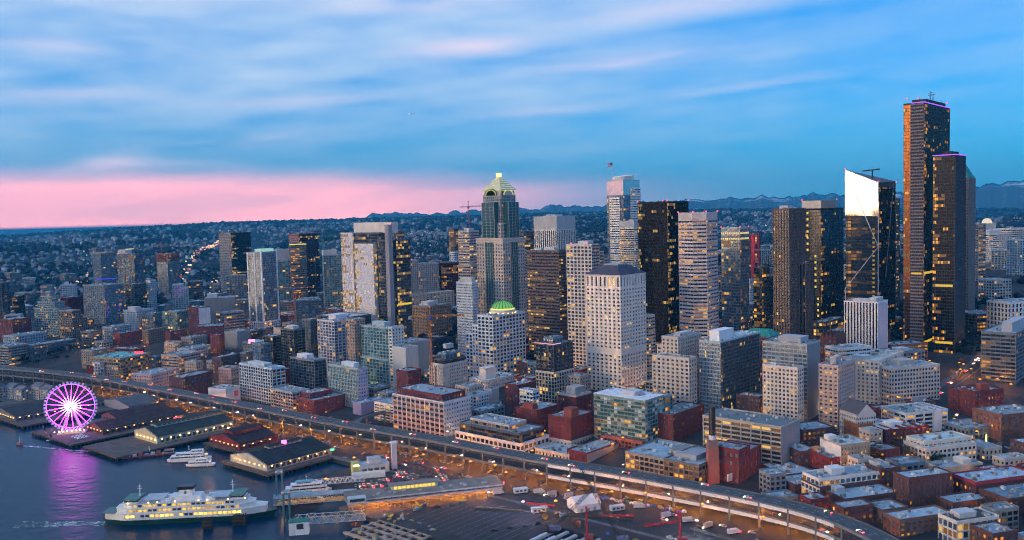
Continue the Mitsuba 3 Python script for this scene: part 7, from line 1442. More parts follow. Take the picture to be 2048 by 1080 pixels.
# ---------------------------------------------------------------- the twin belfry church and the lit dome, far right
k = thing('church', 'cream church with two lit domed belfries and glowing arched door', 'church'); fr = Frame(790, 1494, 84, 8)
STN = (.56, .50, .44)
m = MB(); m.box(7, 34, 3, 30, -4, 17, STN, fr); m.prism([(7, 3), (34, 3), (34, 30), (7, 30)], 17, 25, (.32, .34, .35), fr, top=[(20.4, 3), (20.6, 3), (20.6, 30), (20.4, 30)]); m.put(f'{k}__nave', 'wall')
for x in (0, 34):
    m = MB(); m.box(x, x + 7.5, 0, 7.5, -4, 33, STN, fr); m.box(x - .4, x + 7.9, -.4, 7.9, 33, 34, STN, fr); m.prism([(x + .8, .8), (x + 6.7, .8), (x + 6.7, 6.7), (x + .8, 6.7)], 34, 43, STN, fr, top=[(x + 1.2, 1.2), (x + 6.3, 1.2), (x + 6.3, 6.3), (x + 1.2, 6.3)]); m.put(name(f'{k}__belfry'), 'wall')
    m = MB(); m.dome(fr.p(x + 3.75, 3.75, 43), 3.0, 5.0, (.18, .42, .38), 12, 4); m.tube(fr.p(x + 3.75, 3.75, 47), fr.p(x + 3.75, 3.75, 51), .25, (.5, .5, .4), 4); m.put(name(f'{k}__belfry_dome'), 'wall')
    light_ = MB(); [light_.box(x + a, x + a + .8, -.55, -.42, z, z + 1.6, (1, 1, 1), fr) for a in (1.2, 3.4, 5.6) for z in (35.5, 29.5, -1.0)]; light_.put(name(f'{k}__flood_lamp'), 'lamp_glass', stuff=True, emit=(2.0, 1.25, .5), color=False)
    m = MB(); m.dome(fr.p(x + 3.75, -3, 0), .7, .9, (1, 1, 1), 6, 2); m.put(name(f'{k}__ground_lamp'), 'lamp_glass', emit=(120, 70, 22), color=False, weight=.6)
m = MB(); m.box(17, 24, 2.3, 2.9, -2, 5, (1, 1, 1), fr); m.dome(fr.p(20.5, 2.6, 5), 3.5, 3.5, (1, 1, 1), 10, 3); m.put(f'{k}__door_arch', 'lamp_glass', emit=(1.1, .6, .18), color=False)
k = thing('domed_hall', 'tiny pale floodlit dome on the horizon beside the lake', 'building'); m = MB(); m.box(1380, 1420, 2600, 2630, 95, 150, (.45, .44, .44)); m.put(f'{k}__hall', 'wall'); m = MB(); m.dome((1400, 2612, 150), 14, 15, (1, 1, 1), 14, 5); m.put(f'{k}__dome', 'lamp_glass', emit=(.9, .75, .55), color=False)
k = thing('aircraft', 'tiny aircraft light high in the sky left of the pyramid crowned tower', 'aircraft')
m = MB(); c = np.array([-322, 3000, 556.0]); m.tube(c - (9, 0, 0), c + (9, 0, 0), 1.1, (.6, .6, .62), 8, .7); m.obox(c - (2, 10, 0), (3.5, 0, 0), (0, 20, 0), (0, 0, .4), (.6, .6, .62)); m.obox(c + (7.5, -.2, 0), (2, 0, 0), (0, .4, 0), (0, 0, 4), (.6, .6, .62)); m.put(f'{k}__airframe', 'paint')
m = MB(); m.dome(c - (9, 0, 1), 1.4, 2.0, (1, 1, 1), 8, 3); m.put(f'{k}__landing_light', 'lamp_glass', emit=(6, 4, 3), color=False)

# ---------------------------------------------------------------- signs and boards
def sign(label, p, ang, w, h, emit=None, col=(.7, .7, .7), pole=4.0, text=None, cat='sign'):
    k = thing('lit_sign' if emit is not None else 'sign_board', label, cat); fr = Frame(*p, ang); m = MB(); m.box(0, w, -.2, .2, pole, pole + h, col, fr)
    if emit is not None: m.put(f'{k}__panel', 'lamp_glass', emit=emit, color=False, weight=.5)
    else: m.put(f'{k}__panel', 'paint')
    m = MB(); m.box(w * .45, w * .55, -.1, .1, -.5, pole, (.1, .1, .1), fr); m.put(f'{k}__post', 'paint')
sign('white roadside board by the dark flanked loft', (154, 640, 6), 40, 9, 5.5, pole=3)
sign('red neon sign on the roofs behind the green pier shed', (-343, 880, 12), 12, 5.5, 1.8, (3.2, .10, .25), pole=1)
sign('white and blue neon sign on the roofs behind the green pier shed', (-330, 878, 12), 12, 9, 1.6, (1.0, 1.6, 2.4), pole=1)
sign('pink neon emblem sign on the dark white trimmed pier shed', (-203, 756, 15), 12, 4.5, 3.4, (3.4, .5, 2.6), pole=1)
sign('green lit sign at the far end of the lamp lit pier shed', (-250, 905, 7), 12, 6, 2.4, (.8, 1.6, .3), pole=2)
sign('orange lit shop sign by the elevated road behind the piers', (-318, 905, 5), 12, 10, 2.2, (2.6, .6, .06), pole=3)
sign('small green sign on the white trimmed pier shed roof edge', (-158, 742, 12), 12, 3.4, 1.4, (.3, 2.2, .9), pole=1)
sign('red glowing market sign above the long green roofed arcade', (-505, 1172, 33), 20, 11, 4.0, (2.6, .12, .20), pole=3)
sign('pink white glowing roof sign beside the white walled garage block', (-372, 1236, 36), 20, 9, 6, (3.0, .6, .9), pole=2)
sign('tall green white lit sign post at the bright street corner', (370, 690, 17), 20, 1.4, 6, (1.8, 2.2, .5), pole=3)
for i, x in enumerate((0, 1)):
    k = thing('banner', ('left dark red banner tower by the white market shed', 'right dark red banner tower by the white market shed')[i], 'banner'); fr = Frame(-548 + i * 7, 1128 - i * 5, 12, 20); m = MB(); m.box(0, 3.2, 0, 3.2, 0, 17, (.24, .02, .03), fr); m.box(-.2, 3.4, -.2, 3.4, 17, 17.6, (.12, .02, .02), fr); m.put(f'{k}__shaft', 'wall')
    m = MB(); m.box(.6, 2.6, -.15, -.02, 3, 15, (.38, .03, .04), fr); m.put(f'{k}__cloth', 'wall')

# ---------------------------------------------------------------- lesser blocks that fill the gaps
from shapely.geometry import Polygon, Point, LineString
RF = random.Random(314); TAKEN = [Polygon(q) for q in FOOT] + [LineString(VP).buffer(11), LineString([(560, 1010), (470, 905), (400, 830)]).buffer(9)]
FILL = [('brick', 'red brick', 'brick_block'), ('brownbrick', 'brown brick', 'brick_block'), ('gray', 'gray', 'infill_block'), ('old', 'cream', 'infill_block'), ('loft', 'dark gray', 'infill_block'), ('white', 'white', 'infill_block')]
def infill(n, region, sizes, hs, ang, where, grp, tall=0):
    tries = k = 0
    while k < n and tries < 4000:
        tries += 1; x, y = region(); w, l = RF.uniform(*sizes), RF.uniform(*sizes); fr = Frame(x, y, 0, ang); q = Polygon([tuple(fr.p(*c, 0)[:2]) for c in ((-2, -2), (w + 2, -2), (w + 2, l + 2), (-2, l + 2))])
        if any(q.intersects(o) for o in TAKEN) or abs(x) > .63 * y: continue
        TAKEN.append(q); k += 1; sy, nm, base = FILL[RF.choices(range(6), [30, 26, 14, 12, 12, 6])[0]]; z = min(float(ground_z(*fr.p(a, b, 0)[:2])) for a in (0, w) for b in (0, l)) - .5
        B(base, f'low {nm} block with flat roof {where}', 'building', x, y, z, ang, l, w, RF.uniform(*hs), sy, seed=900 + k, group=f'{nm} infill blocks {grp}', near=False, lit=.12, roof=tuple(np.array((.46, .51, .57)) * RF.uniform(.6, 1.1)))
def _reg(s0, s1, t0, t1):
    def f(): p = st(RF.uniform(s0, s1), RF.uniform(t0, t1)); return p[0], p[1]
    return f
infill(34, _reg(22, 210, -230, 90), (11, 24), (8, 17), 16.3, 'among the old warehouses', 'among the warehouses')
infill(56, _reg(20, 560, 90, 700), (12, 26), (9, 24), 48, 'wedged between downtown towers', 'between the towers')
infill(60, _reg(60, 620, 700, 1150), (14, 30), (9, 22), 62, 'in the low quarter left of the downtown towers', 'in the low quarter')
# ---------------------------------------------------------------- street lamps: real light on the streets
from shapely.geometry import Polygon, Point
from shapely.prepared import prep
from shapely.ops import unary_union
SOLID = prep(unary_union([Polygon(q).buffer(2.0) for q in FOOT]))
R = random.Random(21)
def lamp(label, x, y, h=9.0, emit=(110, 34, 2), group=None, z=None, r=1.25, arm=1.6, ang=0.0, base='street_lamp'):
    k = thing(base, label, 'street lamp', group); zg = float(ground_z(x, y)) if z is None else z
    m = MB(); m.tube((x, y, zg - .5), (x, y, zg + h), .14, (.12, .12, .12), 5, .09); m.tube((x, y, zg + h), (x + arm * math.cos(ang), y + arm * math.sin(ang), zg + h + .3), .08, (.12, .12, .12), 4); m.put(f'{k}__pole', 'paint')
    hx, hy = x + arm * math.cos(ang), y + arm * math.sin(ang); m = MB(); m.dome((hx, hy, zg + h - .1), r, r * .7, (1, 1, 1), 8, 3); m.dome((hx, hy, zg + h - .1), r, -r * .5, (1, 1, 1), 8, 2)
    e = np.array(emit, float); m.put(f'{k}__lamp_head', 'lamp_glass', emit=e / e.max() * (2.6, 2.4, 2.2), color=False, weight=0)
    point(f'{k}__light', (hx, hy, zg + h - 1.2), e)

def point(key, p, e, k=4.2): scene[key] = {'type': 'point', 'position': [float(v) for v in p], 'intensity': rgb(np.array(e, float) * k * EM)}

for i, u in enumerate(np.arange(_d[4], _d[16], 44.0)):
    p, t = vpt(u, -13.5); lamp('orange street lamp in the row on the water side of the elevated road', p[0], p[1], 9, group='lamps along the waterfront street', ang=.8)
for i, u in enumerate(np.arange(_d[4] + 6, _d[17], 21)):
    m = MB(); p, t = vpt(u + 4, -2.5, 9.6); m.box(p[0] - .5, p[0] + .5, p[1] - .5, p[1] + .5, 8.5, 8.8, (1, 1, 1))
    k = name(f'{vk}__underdeck_lamp'); m.put(k, 'lamp_glass', emit=(2.6, .8, .05), color=False); point(k + '__light', (p[0], p[1], 7.6), (240, 68, 1.2))
for i, u in enumerate(np.arange(_d[13] + 10, _d[17], 21)):
    m = MB(); p, t = vpt(u, 2, 17.0); m.box(p[0] - .5, p[0] + .5, p[1] - .5, p[1] + .5, 16.7, 17.0, (1, 1, 1))
    k = name(f'{vk}__lower_deck_lamp'); m.put(k, 'lamp_glass', emit=(2.6, .9, .06), color=False); point(k + '__light', (p[0], p[1], 15.6), (90, 26, 1.5))
spots = [(-606, 1432), (-505, 1150), (-540, 1160), (-470, 1190), (-420, 1205), (-460, 1240), (-640, 1300), (-690, 1270), (-600, 1290), (-560, 1330), (-330, 1230), (-300, 1260), (-150, 930), (-120, 870), (-112, 880), (-95, 905), (-40, 770), (90, 740), (120, 705), (150, 690), (273, 660), (290, 652), (306, 664), (255, 640), (370, 700), (390, 720), (345, 735), (420, 770), (455, 889), (440, 870), (470, 850), (490, 905), (430, 930), (412, 905), (520, 960), (550, 1000), (395, 745), (232, 628), (190, 640), (214, 690), (158, 780), (236, 770), (330, 700)]
for x, y in spots:
    if not SOLID.contains(Point(x, y)): lamp('orange street lamp glowing among the downtown streets', x, y, 8.5, group='orange lamps among downtown streets', ang=R.uniform(0, 6))
n = 0
while n < 165:
    s_, t_ = (R.uniform(25, 620), R.uniform(-120, 760)) if n < 95 else (R.uniform(25, 640), R.uniform(700, 1160)); p = st(s_, t_)
    if SOLID.contains(Point(p[0], p[1])) or abs(p[0]) > .6 * p[1]: continue
    n += 1; lamp('orange street lamp glowing among the downtown streets', p[0], p[1], 8.5, group='orange lamps among downtown streets', ang=R.uniform(0, 6), emit=(80, 25, 1) if R.random() < .85 else (80, 60, 30))
for i, (x, y, e) in enumerate(((-134, 712, (70, 22, 3)), (-78, 716, (90, 28, 9)), (-38, 692, (85, 25, 5)), (-10, 660, (110, 36, 5)), (-145, 655, (110, 40, 6)), (-22, 612, (70, 58, 100)), (2, 590, (90, 72, 120)), (34, 612, (80, 28, 4)), (64, 607, (110, 40, 6)), (24, 590, (110, 38, 5)), (-262, 735, (180, 80, 12)), (110, 545, (120, 120, 130)))):
    lamp(('orange lot lamp at the left end of the car lot', 'bright pink orange lot lamp beyond the hose tower', 'bright orange lot lamp before the parked cars', 'orange lamp at the lot entrance road', 'orange lamp over the vehicle ramp', 'violet white floodlight over the empty lot', 'bright violet white floodlight at the works fence', 'small lamp at the curved shelter', 'orange lamp by the work tent', 'orange lamp left of the work tent', 'orange lamp on the cream shed pier', 'white work light by the drill masts')[i], x, y, 11, emit=e, z=3.5)

# ---------------------------------------------------------------- vehicles
CARC = [('white', (.70, .70, .72)), ('silver', (.40, .42, .45)), ('black', (.02, .02, .024)), ('gray', (.14, .15, .16)), ('red', (.42, .03, .03)), ('blue', (.04, .10, .30)), ('green', (.04, .24, .12)), ('yellow', (.62, .40, .03))]
def _car(col):
    m = MB(); m.prism([(-2.2, -.88), (2.2, -.88), (2.2, .88), (-2.2, .88)], .28, .85, col, top=[(-2.15, -.84), (2.1, -.84), (2.1, .84), (-2.15, .84)])
    for x in (-1.4, 1.4):
        for y in (-.9, .72): m.tube((x, y, .33), (x, y + .18, .33), .33, (.02, .02, .02), 8)
    m.prism([(-1.15, -.62), (.45, -.62), (.45, .62), (-1.15, .62)], 1.42, 1.48, col); return m
def shape_of(m, bsdf):
    key = '_tmp'; m.put(key, bsdf); return scene.pop(key)
CARS = [(n_, shape_of(_car(np.array(c)), 'paint')) for n_, c in CARC]
m = MB(); m.prism([(-1.75, -.8), (1.0, -.8), (1.0, .8), (-1.75, .8)], .84, 1.43, (.02, .025, .03), top=[(-1.2, -.64), (.5, -.64), (.5, .64), (-1.2, .64)]); CABIN = shape_of(m, 'paint')
def lampshape(x, em): m = MB(); [m.box(x - .06, x + .06, y - .32, y + .32, .45, .85, (1, 1, 1)) for y in (-.62, .62)]; m.put('_tmp', 'lamp_glass', color=False, emit=em); return scene.pop('_tmp')
HEAD, TAIL = lampshape(2.24, (30, 23, 12)), lampshape(-2.24, (18, .5, .8))
def car(x, y, z, ang, label, group, ci=None, lights=0, s=1.0):
    n_, body = CARS[ci if ci is not None else R.choices(range(8), [26, 22, 18, 16, 9, 5, 2, 2])[0]]
    k = thing('car', label.format(n_), 'car', group.format(n_)); M = T().translate([float(x), float(y), float(z)]).rotate([0, 0, 1], float(ang)).scale([s, s, s * R.uniform(.95, 1.25)])
    scene[f'{k}__body'] = {**body, 'to_world': M}; scene[f'{k}__cabin'] = {**CABIN, 'to_world': M}
    if lights & 1: scene[f'{k}__headlight'] = {**HEAD, 'to_world': M}; labels[f'{k}__headlight'] = {'kind': 'stuff'}
    if lights & 2: scene[f'{k}__taillight'] = {**TAIL, 'to_world': M}; labels[f'{k}__taillight'] = {'kind': 'stuff'}
def on_road(u, off, z, flip, label, group, ci=None, lights=3):
    p, t = vpt(u, off, z); car(p[0], p[1], z, math.degrees(math.atan2(t[1], t[0])) + (180 if flip else 0), label, group, ci, lights)
for u in np.linspace(_d[3], _d[19], 26): on_road(u + R.uniform(-9, 9), R.choice([-4.6, 0, 4.6]), 19.88, True, '{} car driving on the open upper deck of the elevated road', '{} cars on the upper deck', lights=3)
for u in np.linspace(_d[5], _d[19], 24): on_road(u + R.uniform(-9, 9), R.choice([-5.2, -4.8, 0]), 11.48, False, '{} car driving under cover on the lower deck of the elevated road', '{} cars on the lower deck', lights=3)
for u in np.arange(_d[6], _d[14], 5.6):
    if R.random() < .5: p, t = vpt(u, -6.5); car(p[0], p[1], float(ground_z(p[0], p[1])) + .02, math.degrees(math.atan2(t[1], t[0])) + R.choice([80, 100]), '{} car parked between the columns under the elevated road', '{} cars parked under the elevated road')
for i in range(44):
    u = R.uniform(_d[6], _d[16]); lane = R.choice([-20, -23.5, -27, -31]); p, t = vpt(u, lane); car(p[0], p[1], float(ground_z(p[0], p[1])) + .06, math.degrees(math.atan2(t[1], t[0])) + (180 if lane > -25 else 0), '{} car with lights on along the waterfront street', '{} cars on the waterfront street', lights=R.choice([0, 1, 2, 3, 3]))
fr = Frame(-119, 614, 3.5, 15.5)
for i in range(23):
    for j in range(8):
        if R.random() < .66 and not (i < 7 and j > 5):
            p = fr.p(10 + i * 3.2 + R.uniform(-.2, .2), 27 + j * 7.0 + R.uniform(-.5, .5), 0); car(p[0], p[1], 3.53, 15.5 + 90 + R.uniform(-3, 3), '{} car waiting in the crowded ferry lot', '{} cars in the ferry lot', lights=R.choice([0, 0, 0, 0, 1, 3]))
for i, (x, y) in enumerate(((-57, 616), (-47, 620), (-40, 623), (-16, 566), (-6, 570), (4, 573), (13, 576))): car(x, y, 3.53, 15 + R.uniform(-4, 4), ('black car first of three by the orange lit arcade', 'dark car second of three by the orange lit arcade', 'green car third of three by the orange lit arcade', 'black car leftmost along the fence of the empty lot', 'dark car second along the fence of the empty lot', 'dark car third along the fence of the empty lot', 'dark car rightmost along the fence of the empty lot')[i], '', ci=(2, 3, 6, 2, 2, 3, 2)[i], lights=0)
for k_ in [k for k in labels if labels[k].get('group') == '']: del labels[k_]['group']
for i in range(4):
    for j in range(7):
        if R.random() < .75: car(352 + j * 5.4 + i * 2, 690 - i * 8 + j * 1.2, float(ground_z(352 + j * 5.4, 690 - i * 8)) + .1, 106, '{} car in the small lot beside the bare trees on the right', '{} cars in the right hand lot')
for (x0, y0, x1, y1, nn) in ((560, 1010, 400, 830, 12), (400, 830, 372, 700, 4)):
    for i in range(nn):
        u = R.random(); car(x0 + (x1 - x0) * u + R.uniform(-4, 4), y0 + (y1 - y0) * u, float(ground_z(x0 + (x1 - x0) * u, y0 + (y1 - y0) * u)) + .15, 49 + R.choice([0, 180]), '{} car with lights on the street left of the right edge offices', '{} cars on the right hand street', lights=3)
n, m, mh, mt = 0, MB(), MB(), MB()                                   # cars too small to tell apart between the blocks
while n < 90:
    p = st(R.uniform(20, 600), R.uniform(-60, 950))
    if SOLID.contains(Point(p[0], p[1])) or abs(p[0]) > .6 * p[1]: continue
    n += 1; fr = Frame(p[0], p[1], float(ground_z(p[0], p[1])) + .1, R.choice([48, 138, 228])); c = np.array(CARC[R.randrange(6)][1])
    m.prism([(-2.2, -.9), (2.2, -.9), (2.2, .9), (-2.2, .9)], .2, .85, c, fr); m.prism([(-1.5, -.8), (1, -.8), (1, .8), (-1.5, .8)], .85, 1.45, c * .3, fr, top=[(-1.1, -.65), (.6, -.65), (.6, .65), (-1.1, .65)])
    for y in (-.7, .4): mh.box(2.2, 2.32, y, y + .3, .5, .8, (1, 1, 1), fr); mt.box(-2.32, -2.2, y, y + .3, .5, .8, (1, 1, 1), fr)
m.put('street_traffic__001', 'paint'); mh.put('street_traffic__002', 'lamp_glass', emit=(14, 11, 6), color=False); mt.put('street_traffic__003', 'lamp_glass', emit=(7, .25, .35), color=False)
labels['street_traffic'] = {'label': 'sprinkle of cars in the narrow streets between downtown blocks', 'category': 'traffic', 'kind': 'stuff'}
for t_ in np.arange(90, 640, 5.8):
    for s_ in (-53.5, -30.5):
        if R.random() < .34: p = st(s_, t_); car(p[0], p[1], float(ground_z(p[0], p[1])) + .06, 139.5, '{} car parked along the kerb of the waterfront street', '{} cars along the waterfront kerb')
# ---------------------------------------------------------------- tents along the elevated road
TC = [('blue', (.05, .14, .42)), ('gray', (.34, .36, .40)), ('green', (.06, .26, .18)), ('orange', (.55, .22, .05)), ('white', (.62, .64, .68)), ('purple', (.20, .10, .34))]
for i in range(24):
    u = i / 23; x, y = 58 + 54 * u + R.uniform(-1, 1), 628 - 34 * u + R.uniform(-2, 2); nm, c = TC[R.randrange(6)]; r = R.uniform(1.4, 2.2)
    k = thing('camping_tent', f'small {nm} camping tent in the row beside the elevated road', 'tent', f'{nm} camping tents'); m = MB(); m.dome((x, y, 3.5), r, r * .8, c, 8, 4); m.put(f'{k}__canvas', 'wall'); m = MB(); m.box(x - .4, x + .4, y - r * .95, y - r * .7, 3.5, 4.4, np.array(c) * .3); m.put(f'{k}__door', 'wall')

# ---------------------------------------------------------------- trees
def tree_mesh(seed, bare):
    Q = np.random.default_rng(seed); tr, cr = MB(), MB(); col = (.055, .042, .036)
    tr.tube((0, 0, 0), (0, 0, 3.0), .28, col, 6, .22)
    tips = []
    for i in range(7):
        a = i / 7 * 6.28 + Q.uniform(-.3, .3); p = np.array([0, 0, 2.4 + .25 * i]); q = p + np.array([math.cos(a) * Q.uniform(1.2, 2.4), math.sin(a) * Q.uniform(1.2, 2.4), Q.uniform(1.6, 3.2)]); tr.tube(p, q, .13, col, 4, .06)
        for _ in range(4):
            e = q + Q.normal(0, 1, 3) * [1.1, 1.1, .8] + [0, 0, .9]; tr.tube(q, e, .05, col, 3, .02); tips.append(e)
    for e in tips:
        for _ in range(16 if not bare else 12):
            c = e + Q.normal(0, .75, 3); d1, d2 = Q.normal(0, 1, 3), Q.normal(0, 1, 3)
            if bare: d1 *= .95; d2 *= .06
            else: d1 *= .42; d2 *= .42
            cc = np.array((.060, .046, .040) if bare else (.020, .036, .022)) * Q.uniform(.6, 1.4); cr.raw([c - d1, c + d1, c + d2], [[0, 1, 2]], cc)
    return shape_of(tr, 'wall'), shape_of(cr, 'leaf')
TREES = {b: [tree_mesh(40 + i + 10 * b, bool(b)) for i in range(3)] for b in (0, 1)}
def tree(x, y, s, bare, label, group, z=None):
    k = thing('bare_tree' if bare else 'leafy_tree', label, 'tree', group); tr, cr = TREES[int(bare)][R.randrange(3)]; zg = float(ground_z(x, y)) if z is None else z
    M = T().translate([float(x), float(y), zg - .2]).rotate([0, 0, 1], R.uniform(0, 360)).scale([s, s, s * R.uniform(.9, 1.2)]); scene[f'{k}__trunk'] = {**tr, 'to_world': M}; scene[f'{k}__crown'] = {**cr, 'to_world': M}
for i in range(22):
    x, y = 266 + R.uniform(0, 44), 646 + R.uniform(0, 38)
    if not SOLID.contains(Point(x, y)): tree(x, y, R.uniform(1.3, 1.9), 1, 'bare brown tree in the square before the red stone building', 'bare trees in the square')
for i in range(34):
    x, y = 500 + R.uniform(0, 130), 985 + R.uniform(0, 150)
    if not SOLID.contains(Point(x, y)): tree(x, y, R.uniform(1.2, 2.2), R.random() < .5, 'dusky tree on the bank below the twin belfry church', 'trees on the right bank')
for i in range(14): tree(-735 + R.uniform(0, 120), 1262 + R.uniform(-10, 60), R.uniform(.9, 1.5), 0, 'round dark tree in the small park on the left', 'trees in the left park')
n = 0
while n < 60:
    p = st(R.uniform(22, 640), R.uniform(-110, 1000))
    if SOLID.contains(Point(p[0], p[1])) or abs(p[0]) > .6 * p[1]: continue
    n += 1; tree(p[0], p[1], R.uniform(.9, 1.4), R.random() < .6, 'street tree squeezed between downtown blocks', 'street trees downtown')
for i in range(10): tree(395 + R.uniform(-6, 10), 640 + i * 6, R.uniform(1.1, 1.6), 1, 'bare tree beside the small lot on the right', 'bare trees by the right hand lot')
# gray shingle condominiums below the left end of the elevated road
for i in range(7):
    k = thing('row_condo', f'gray gabled condominium block, {("first", "second", "third", "fourth", "fifth", "sixth", "seventh")[i]} from the left below the elevated road', 'building'); fr = Frame(-660 + i * 19, 1064 - i * 6 + (i % 2) * 9, 3.2, 62); h = 13 + (i * 7 % 4); w = 15
    m = MB(); m.box(0, w, 0, w, 0, h, (.26 + .04 * (i % 3), .29 + .03 * (i % 3), .33), fr); m.put(f'{k}__wall', 'wall')
    m = MB(); m.prism([(-.5, -.5), (w + .5, -.5), (w + .5, w + .5), (-.5, w + .5)], h, h + 4, (.16, .18, .22), fr, top=[(w / 2 - .1, 0), (w / 2 + .1, 0), (w / 2 + .1, w), (w / 2 - .1, w)]); m.put(f'{k}__roof', 'roofing')
    for z in range(4):
        for j in range(3):
            for side in (0, 1):
                m = MB(); q = 1.5 + j * 4.6
                if side: m.box(-.08, .02, q, q + 2.0, 1.4 + z * 3.1, 3.0 + z * 3.1, (.03, .04, .05), fr)
                else: m.box(q, q + 2.0, -.08, .02, 1.4 + z * 3.1, 3.0 + z * 3.1, (.03, .04, .05), fr)
                if R.random() < .08: m.put(name(f'{k}__lit_window'), 'lamp_glass', emit=(.9, .5, .1), color=False)
                else: m.put(name(f'{k}__window'), 'paint')
        m = MB(); m.box(-1.2, 0, 7, 11, 1.0 + z * 3.1, 1.2 + z * 3.1, (.5, .52, .55), fr); m.put(name(f'{k}__balcony'), 'wall')

# blocks and trees on the hill right behind the towers
n = 0
while n < 80:
    a, r = math.radians(R.uniform(-4, 30)), R.uniform(1180, 1900); x, y = r * math.sin(a), r * math.cos(a)
    if SOLID.intersects(Point(x, y).buffer(24)): continue
    n += 1; ci = R.randrange(5); w, d, h = R.uniform(16, 38), R.uniform(14, 30), R.uniform(12, 38)
    k = thing('hill_block', f'{CN[ci]} flat roofed block on the hill behind the towers', 'building', f'{CN[ci]} blocks on the hill'); b = Building(k, x, y, float(ground_z(x, y)) - 3, R.choice([16, 48]), d, w, h + 3, n)
    b.box(0, 1, 0, 1, 0, 1, {**STY['white'], 'col': tuple(np.array(HC[ci]) * R.uniform(.5, 1.0)), 'lit': .12}); b.done()
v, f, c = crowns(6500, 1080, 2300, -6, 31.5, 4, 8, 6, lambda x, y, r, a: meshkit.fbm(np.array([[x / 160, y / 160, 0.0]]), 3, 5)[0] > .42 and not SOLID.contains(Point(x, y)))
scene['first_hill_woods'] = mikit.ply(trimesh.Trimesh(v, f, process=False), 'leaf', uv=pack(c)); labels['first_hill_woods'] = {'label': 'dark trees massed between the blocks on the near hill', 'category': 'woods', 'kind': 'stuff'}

# houses past the countable ones: one sprinkle over the far slopes
m, rf = MB(), MB(); R = random.Random(8)
for i in range(4200):
    a, r = R.uniform(-31, 31), math.sqrt(R.uniform(1900 ** 2, 5000 ** 2)) if i < 2600 else R.uniform(4400, 8200); x, y = r * math.sin(math.radians(a)), r * math.cos(math.radians(a)); z = float(ground_z(x, y))
    if z < 10: continue
    fr = Frame(x, y, z - 1, R.choice([16, 16, 48, 65])); far_ = 1 if r < 5000 else 1.7; w, d_, h = R.uniform(7, 16) * far_, R.uniform(8, 18) * far_, R.uniform(6, 11) * (1.6 if R.random() < .12 else 1) * far_; col = np.array(HC[R.randrange(5)]) * R.uniform(.25, .9)
    m.box(0, w, 0, d_, 0, h, col, fr); rf.prism([(-.3, -.3), (w + .3, -.3), (w + .3, d_ + .3), (-.3, d_ + .3)], h, h + w * .3, (.16, .18, .22), fr, top=[(w / 2 - .1, 0), (w / 2 + .1, 0), (w / 2 + .1, d_), (w / 2 - .1, d_)])
m.put('far_houses', 'wall'); rf.put('far_houses__roof', 'roofing', stuff=True); labels['far_houses'] = {'label': 'countless tiny pale houses speckling the far wooded slopes', 'category': 'houses', 'kind': 'stuff'}

# the yard: trucks, containers, pallets, cones of light along the fences
R = random.Random(12)
for i in range(12):
    x, y = ((-92, 652), (-84, 655), (12, 640), (22, 634), (34, 628), (-30, 646), (-18, 640), (96, 582), (108, 572), (120, 560), (132, 548), (80, 603))[i]; nm, c = CARC[R.randrange(6)]
    k = thing('box_truck', f'{nm} box truck parked in the dock yard', 'truck', f'{nm} trucks in the dock yard'); fr = Frame(x, y, 3.5, 18 + R.uniform(-25, 25)); m = MB(); m.box(0, 6.5, -1.2, 1.2, .9, 3.6, np.array(c) * .5 + .3, fr); m.put(f'{k}__cargo_box', 'paint')
    m = MB(); m.prism([(6.6, -1.1), (8.4, -1.1), (8.4, 1.1), (6.6, 1.1)], .7, 2.7, c, fr, top=[(6.6, -1.0), (7.8, -1.0), (7.8, 1.0), (6.6, 1.0)]); m.put(f'{k}__cab', 'paint')
    for a in (1.2, 5.4, 7.4): m = MB(); m.tube(fr.p(a, -1.15, .5), fr.p(a, 1.15, .5), .5, (.02, .02, .02), 10); m.put(name(f'{k}__axle_wheels'), 'wall')
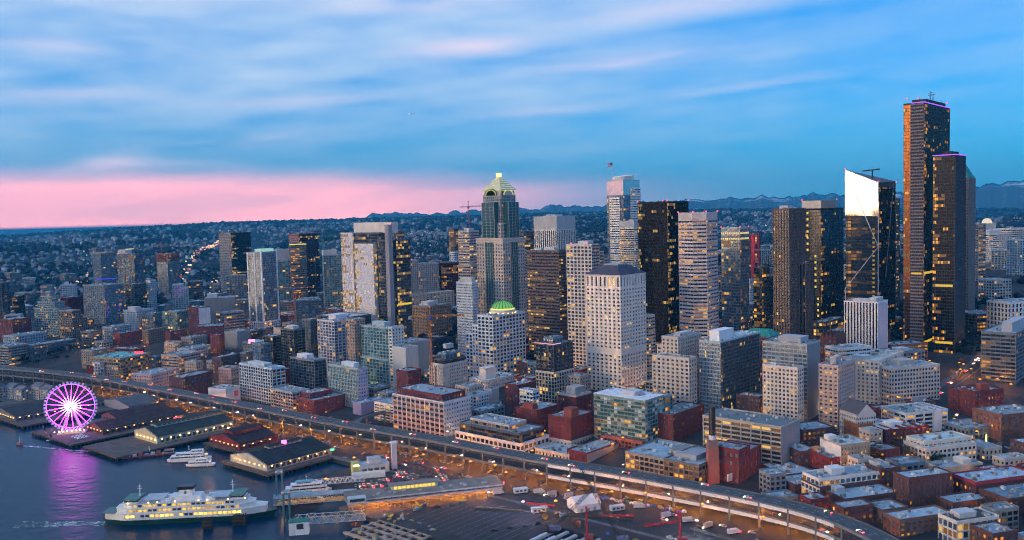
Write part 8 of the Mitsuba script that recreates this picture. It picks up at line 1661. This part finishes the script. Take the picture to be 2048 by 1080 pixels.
YC = [('rusty', (.24, .09, .05)), ('blue', (.06, .12, .28)), ('gray', (.28, .30, .33)), ('tan', (.38, .30, .22)), ('yellow', (.5, .36, .05))]
for i in range(40):
    s_, t_ = (R.uniform(-78, -62), R.uniform(40, 200)) if i < 16 else ((R.uniform(-136, -100), R.uniform(268, 284)) if i < 26 else (R.uniform(-74, -34), R.uniform(-20, 60))); p = st(s_, t_); nm, c = YC[R.randrange(5)]
    k = thing('supply_stack', f'{nm} crate stack among the dock works', 'crates', f'{nm} crate stacks in the dock works'); fr = Frame(p[0], p[1], 3.55, R.uniform(0, 90)); w, l = R.uniform(1.5, 6), R.uniform(1.2, 2.6)
    for j in range(R.choice([1, 2, 2, 3])): m = MB(); m.box(R.uniform(-.2, .2), w, R.uniform(-.2, .2), l, j * .95, j * .95 + .88, np.array(c) * R.uniform(.8, 1.25), fr); m.put(name(f'{k}__crate'), 'wall')
m = MB()
for (x0, y0, x1, y1, n) in ((-30, 609, 76, 579, 22), (-112, 606, -20, 632, 16), (-64, 694, 10, 650, 14), (60, 634, 112, 602, 12), (-470, 868, -300, 960, 26), (-350, 900, -290, 950, 10), (-120, 590, -70, 600, 8)):
    for i in range(n): u = (i + R.random() * .6) / n; m.dome((x0 + (x1 - x0) * u, y0 + (y1 - y0) * u, R.uniform(4.6, 7)), .34, .5, (1, 1, 1), 6, 2)
m.put('string_lights', 'lamp_glass', emit=(3.0, 1.5, .3), color=False); labels['string_lights'] = {'label': 'many small warm lights strung along the piers, fences and lots', 'category': 'lights', 'kind': 'stuff'}

# ---------------------------------------------------------------- the air
scene['air'] = {'type': 'homogeneous', 'albedo': rgb((.05, .55, 1.0)), 'sigma_t': 4.8e-5}
scene['clear'] = {'type': 'null'}
scene['haze'] = {'type': 'cube', 'to_world': T().translate([0, 0, 480]).scale([20000, 20000, 486]), 'bsdf': {'type': 'ref', 'id': 'clear'}, 'interior': {'type': 'ref', 'id': 'air'}}
labels['haze'] = {'kind': 'stuff', 'label': 'thin blue evening haze over the whole city', 'category': 'haze'}
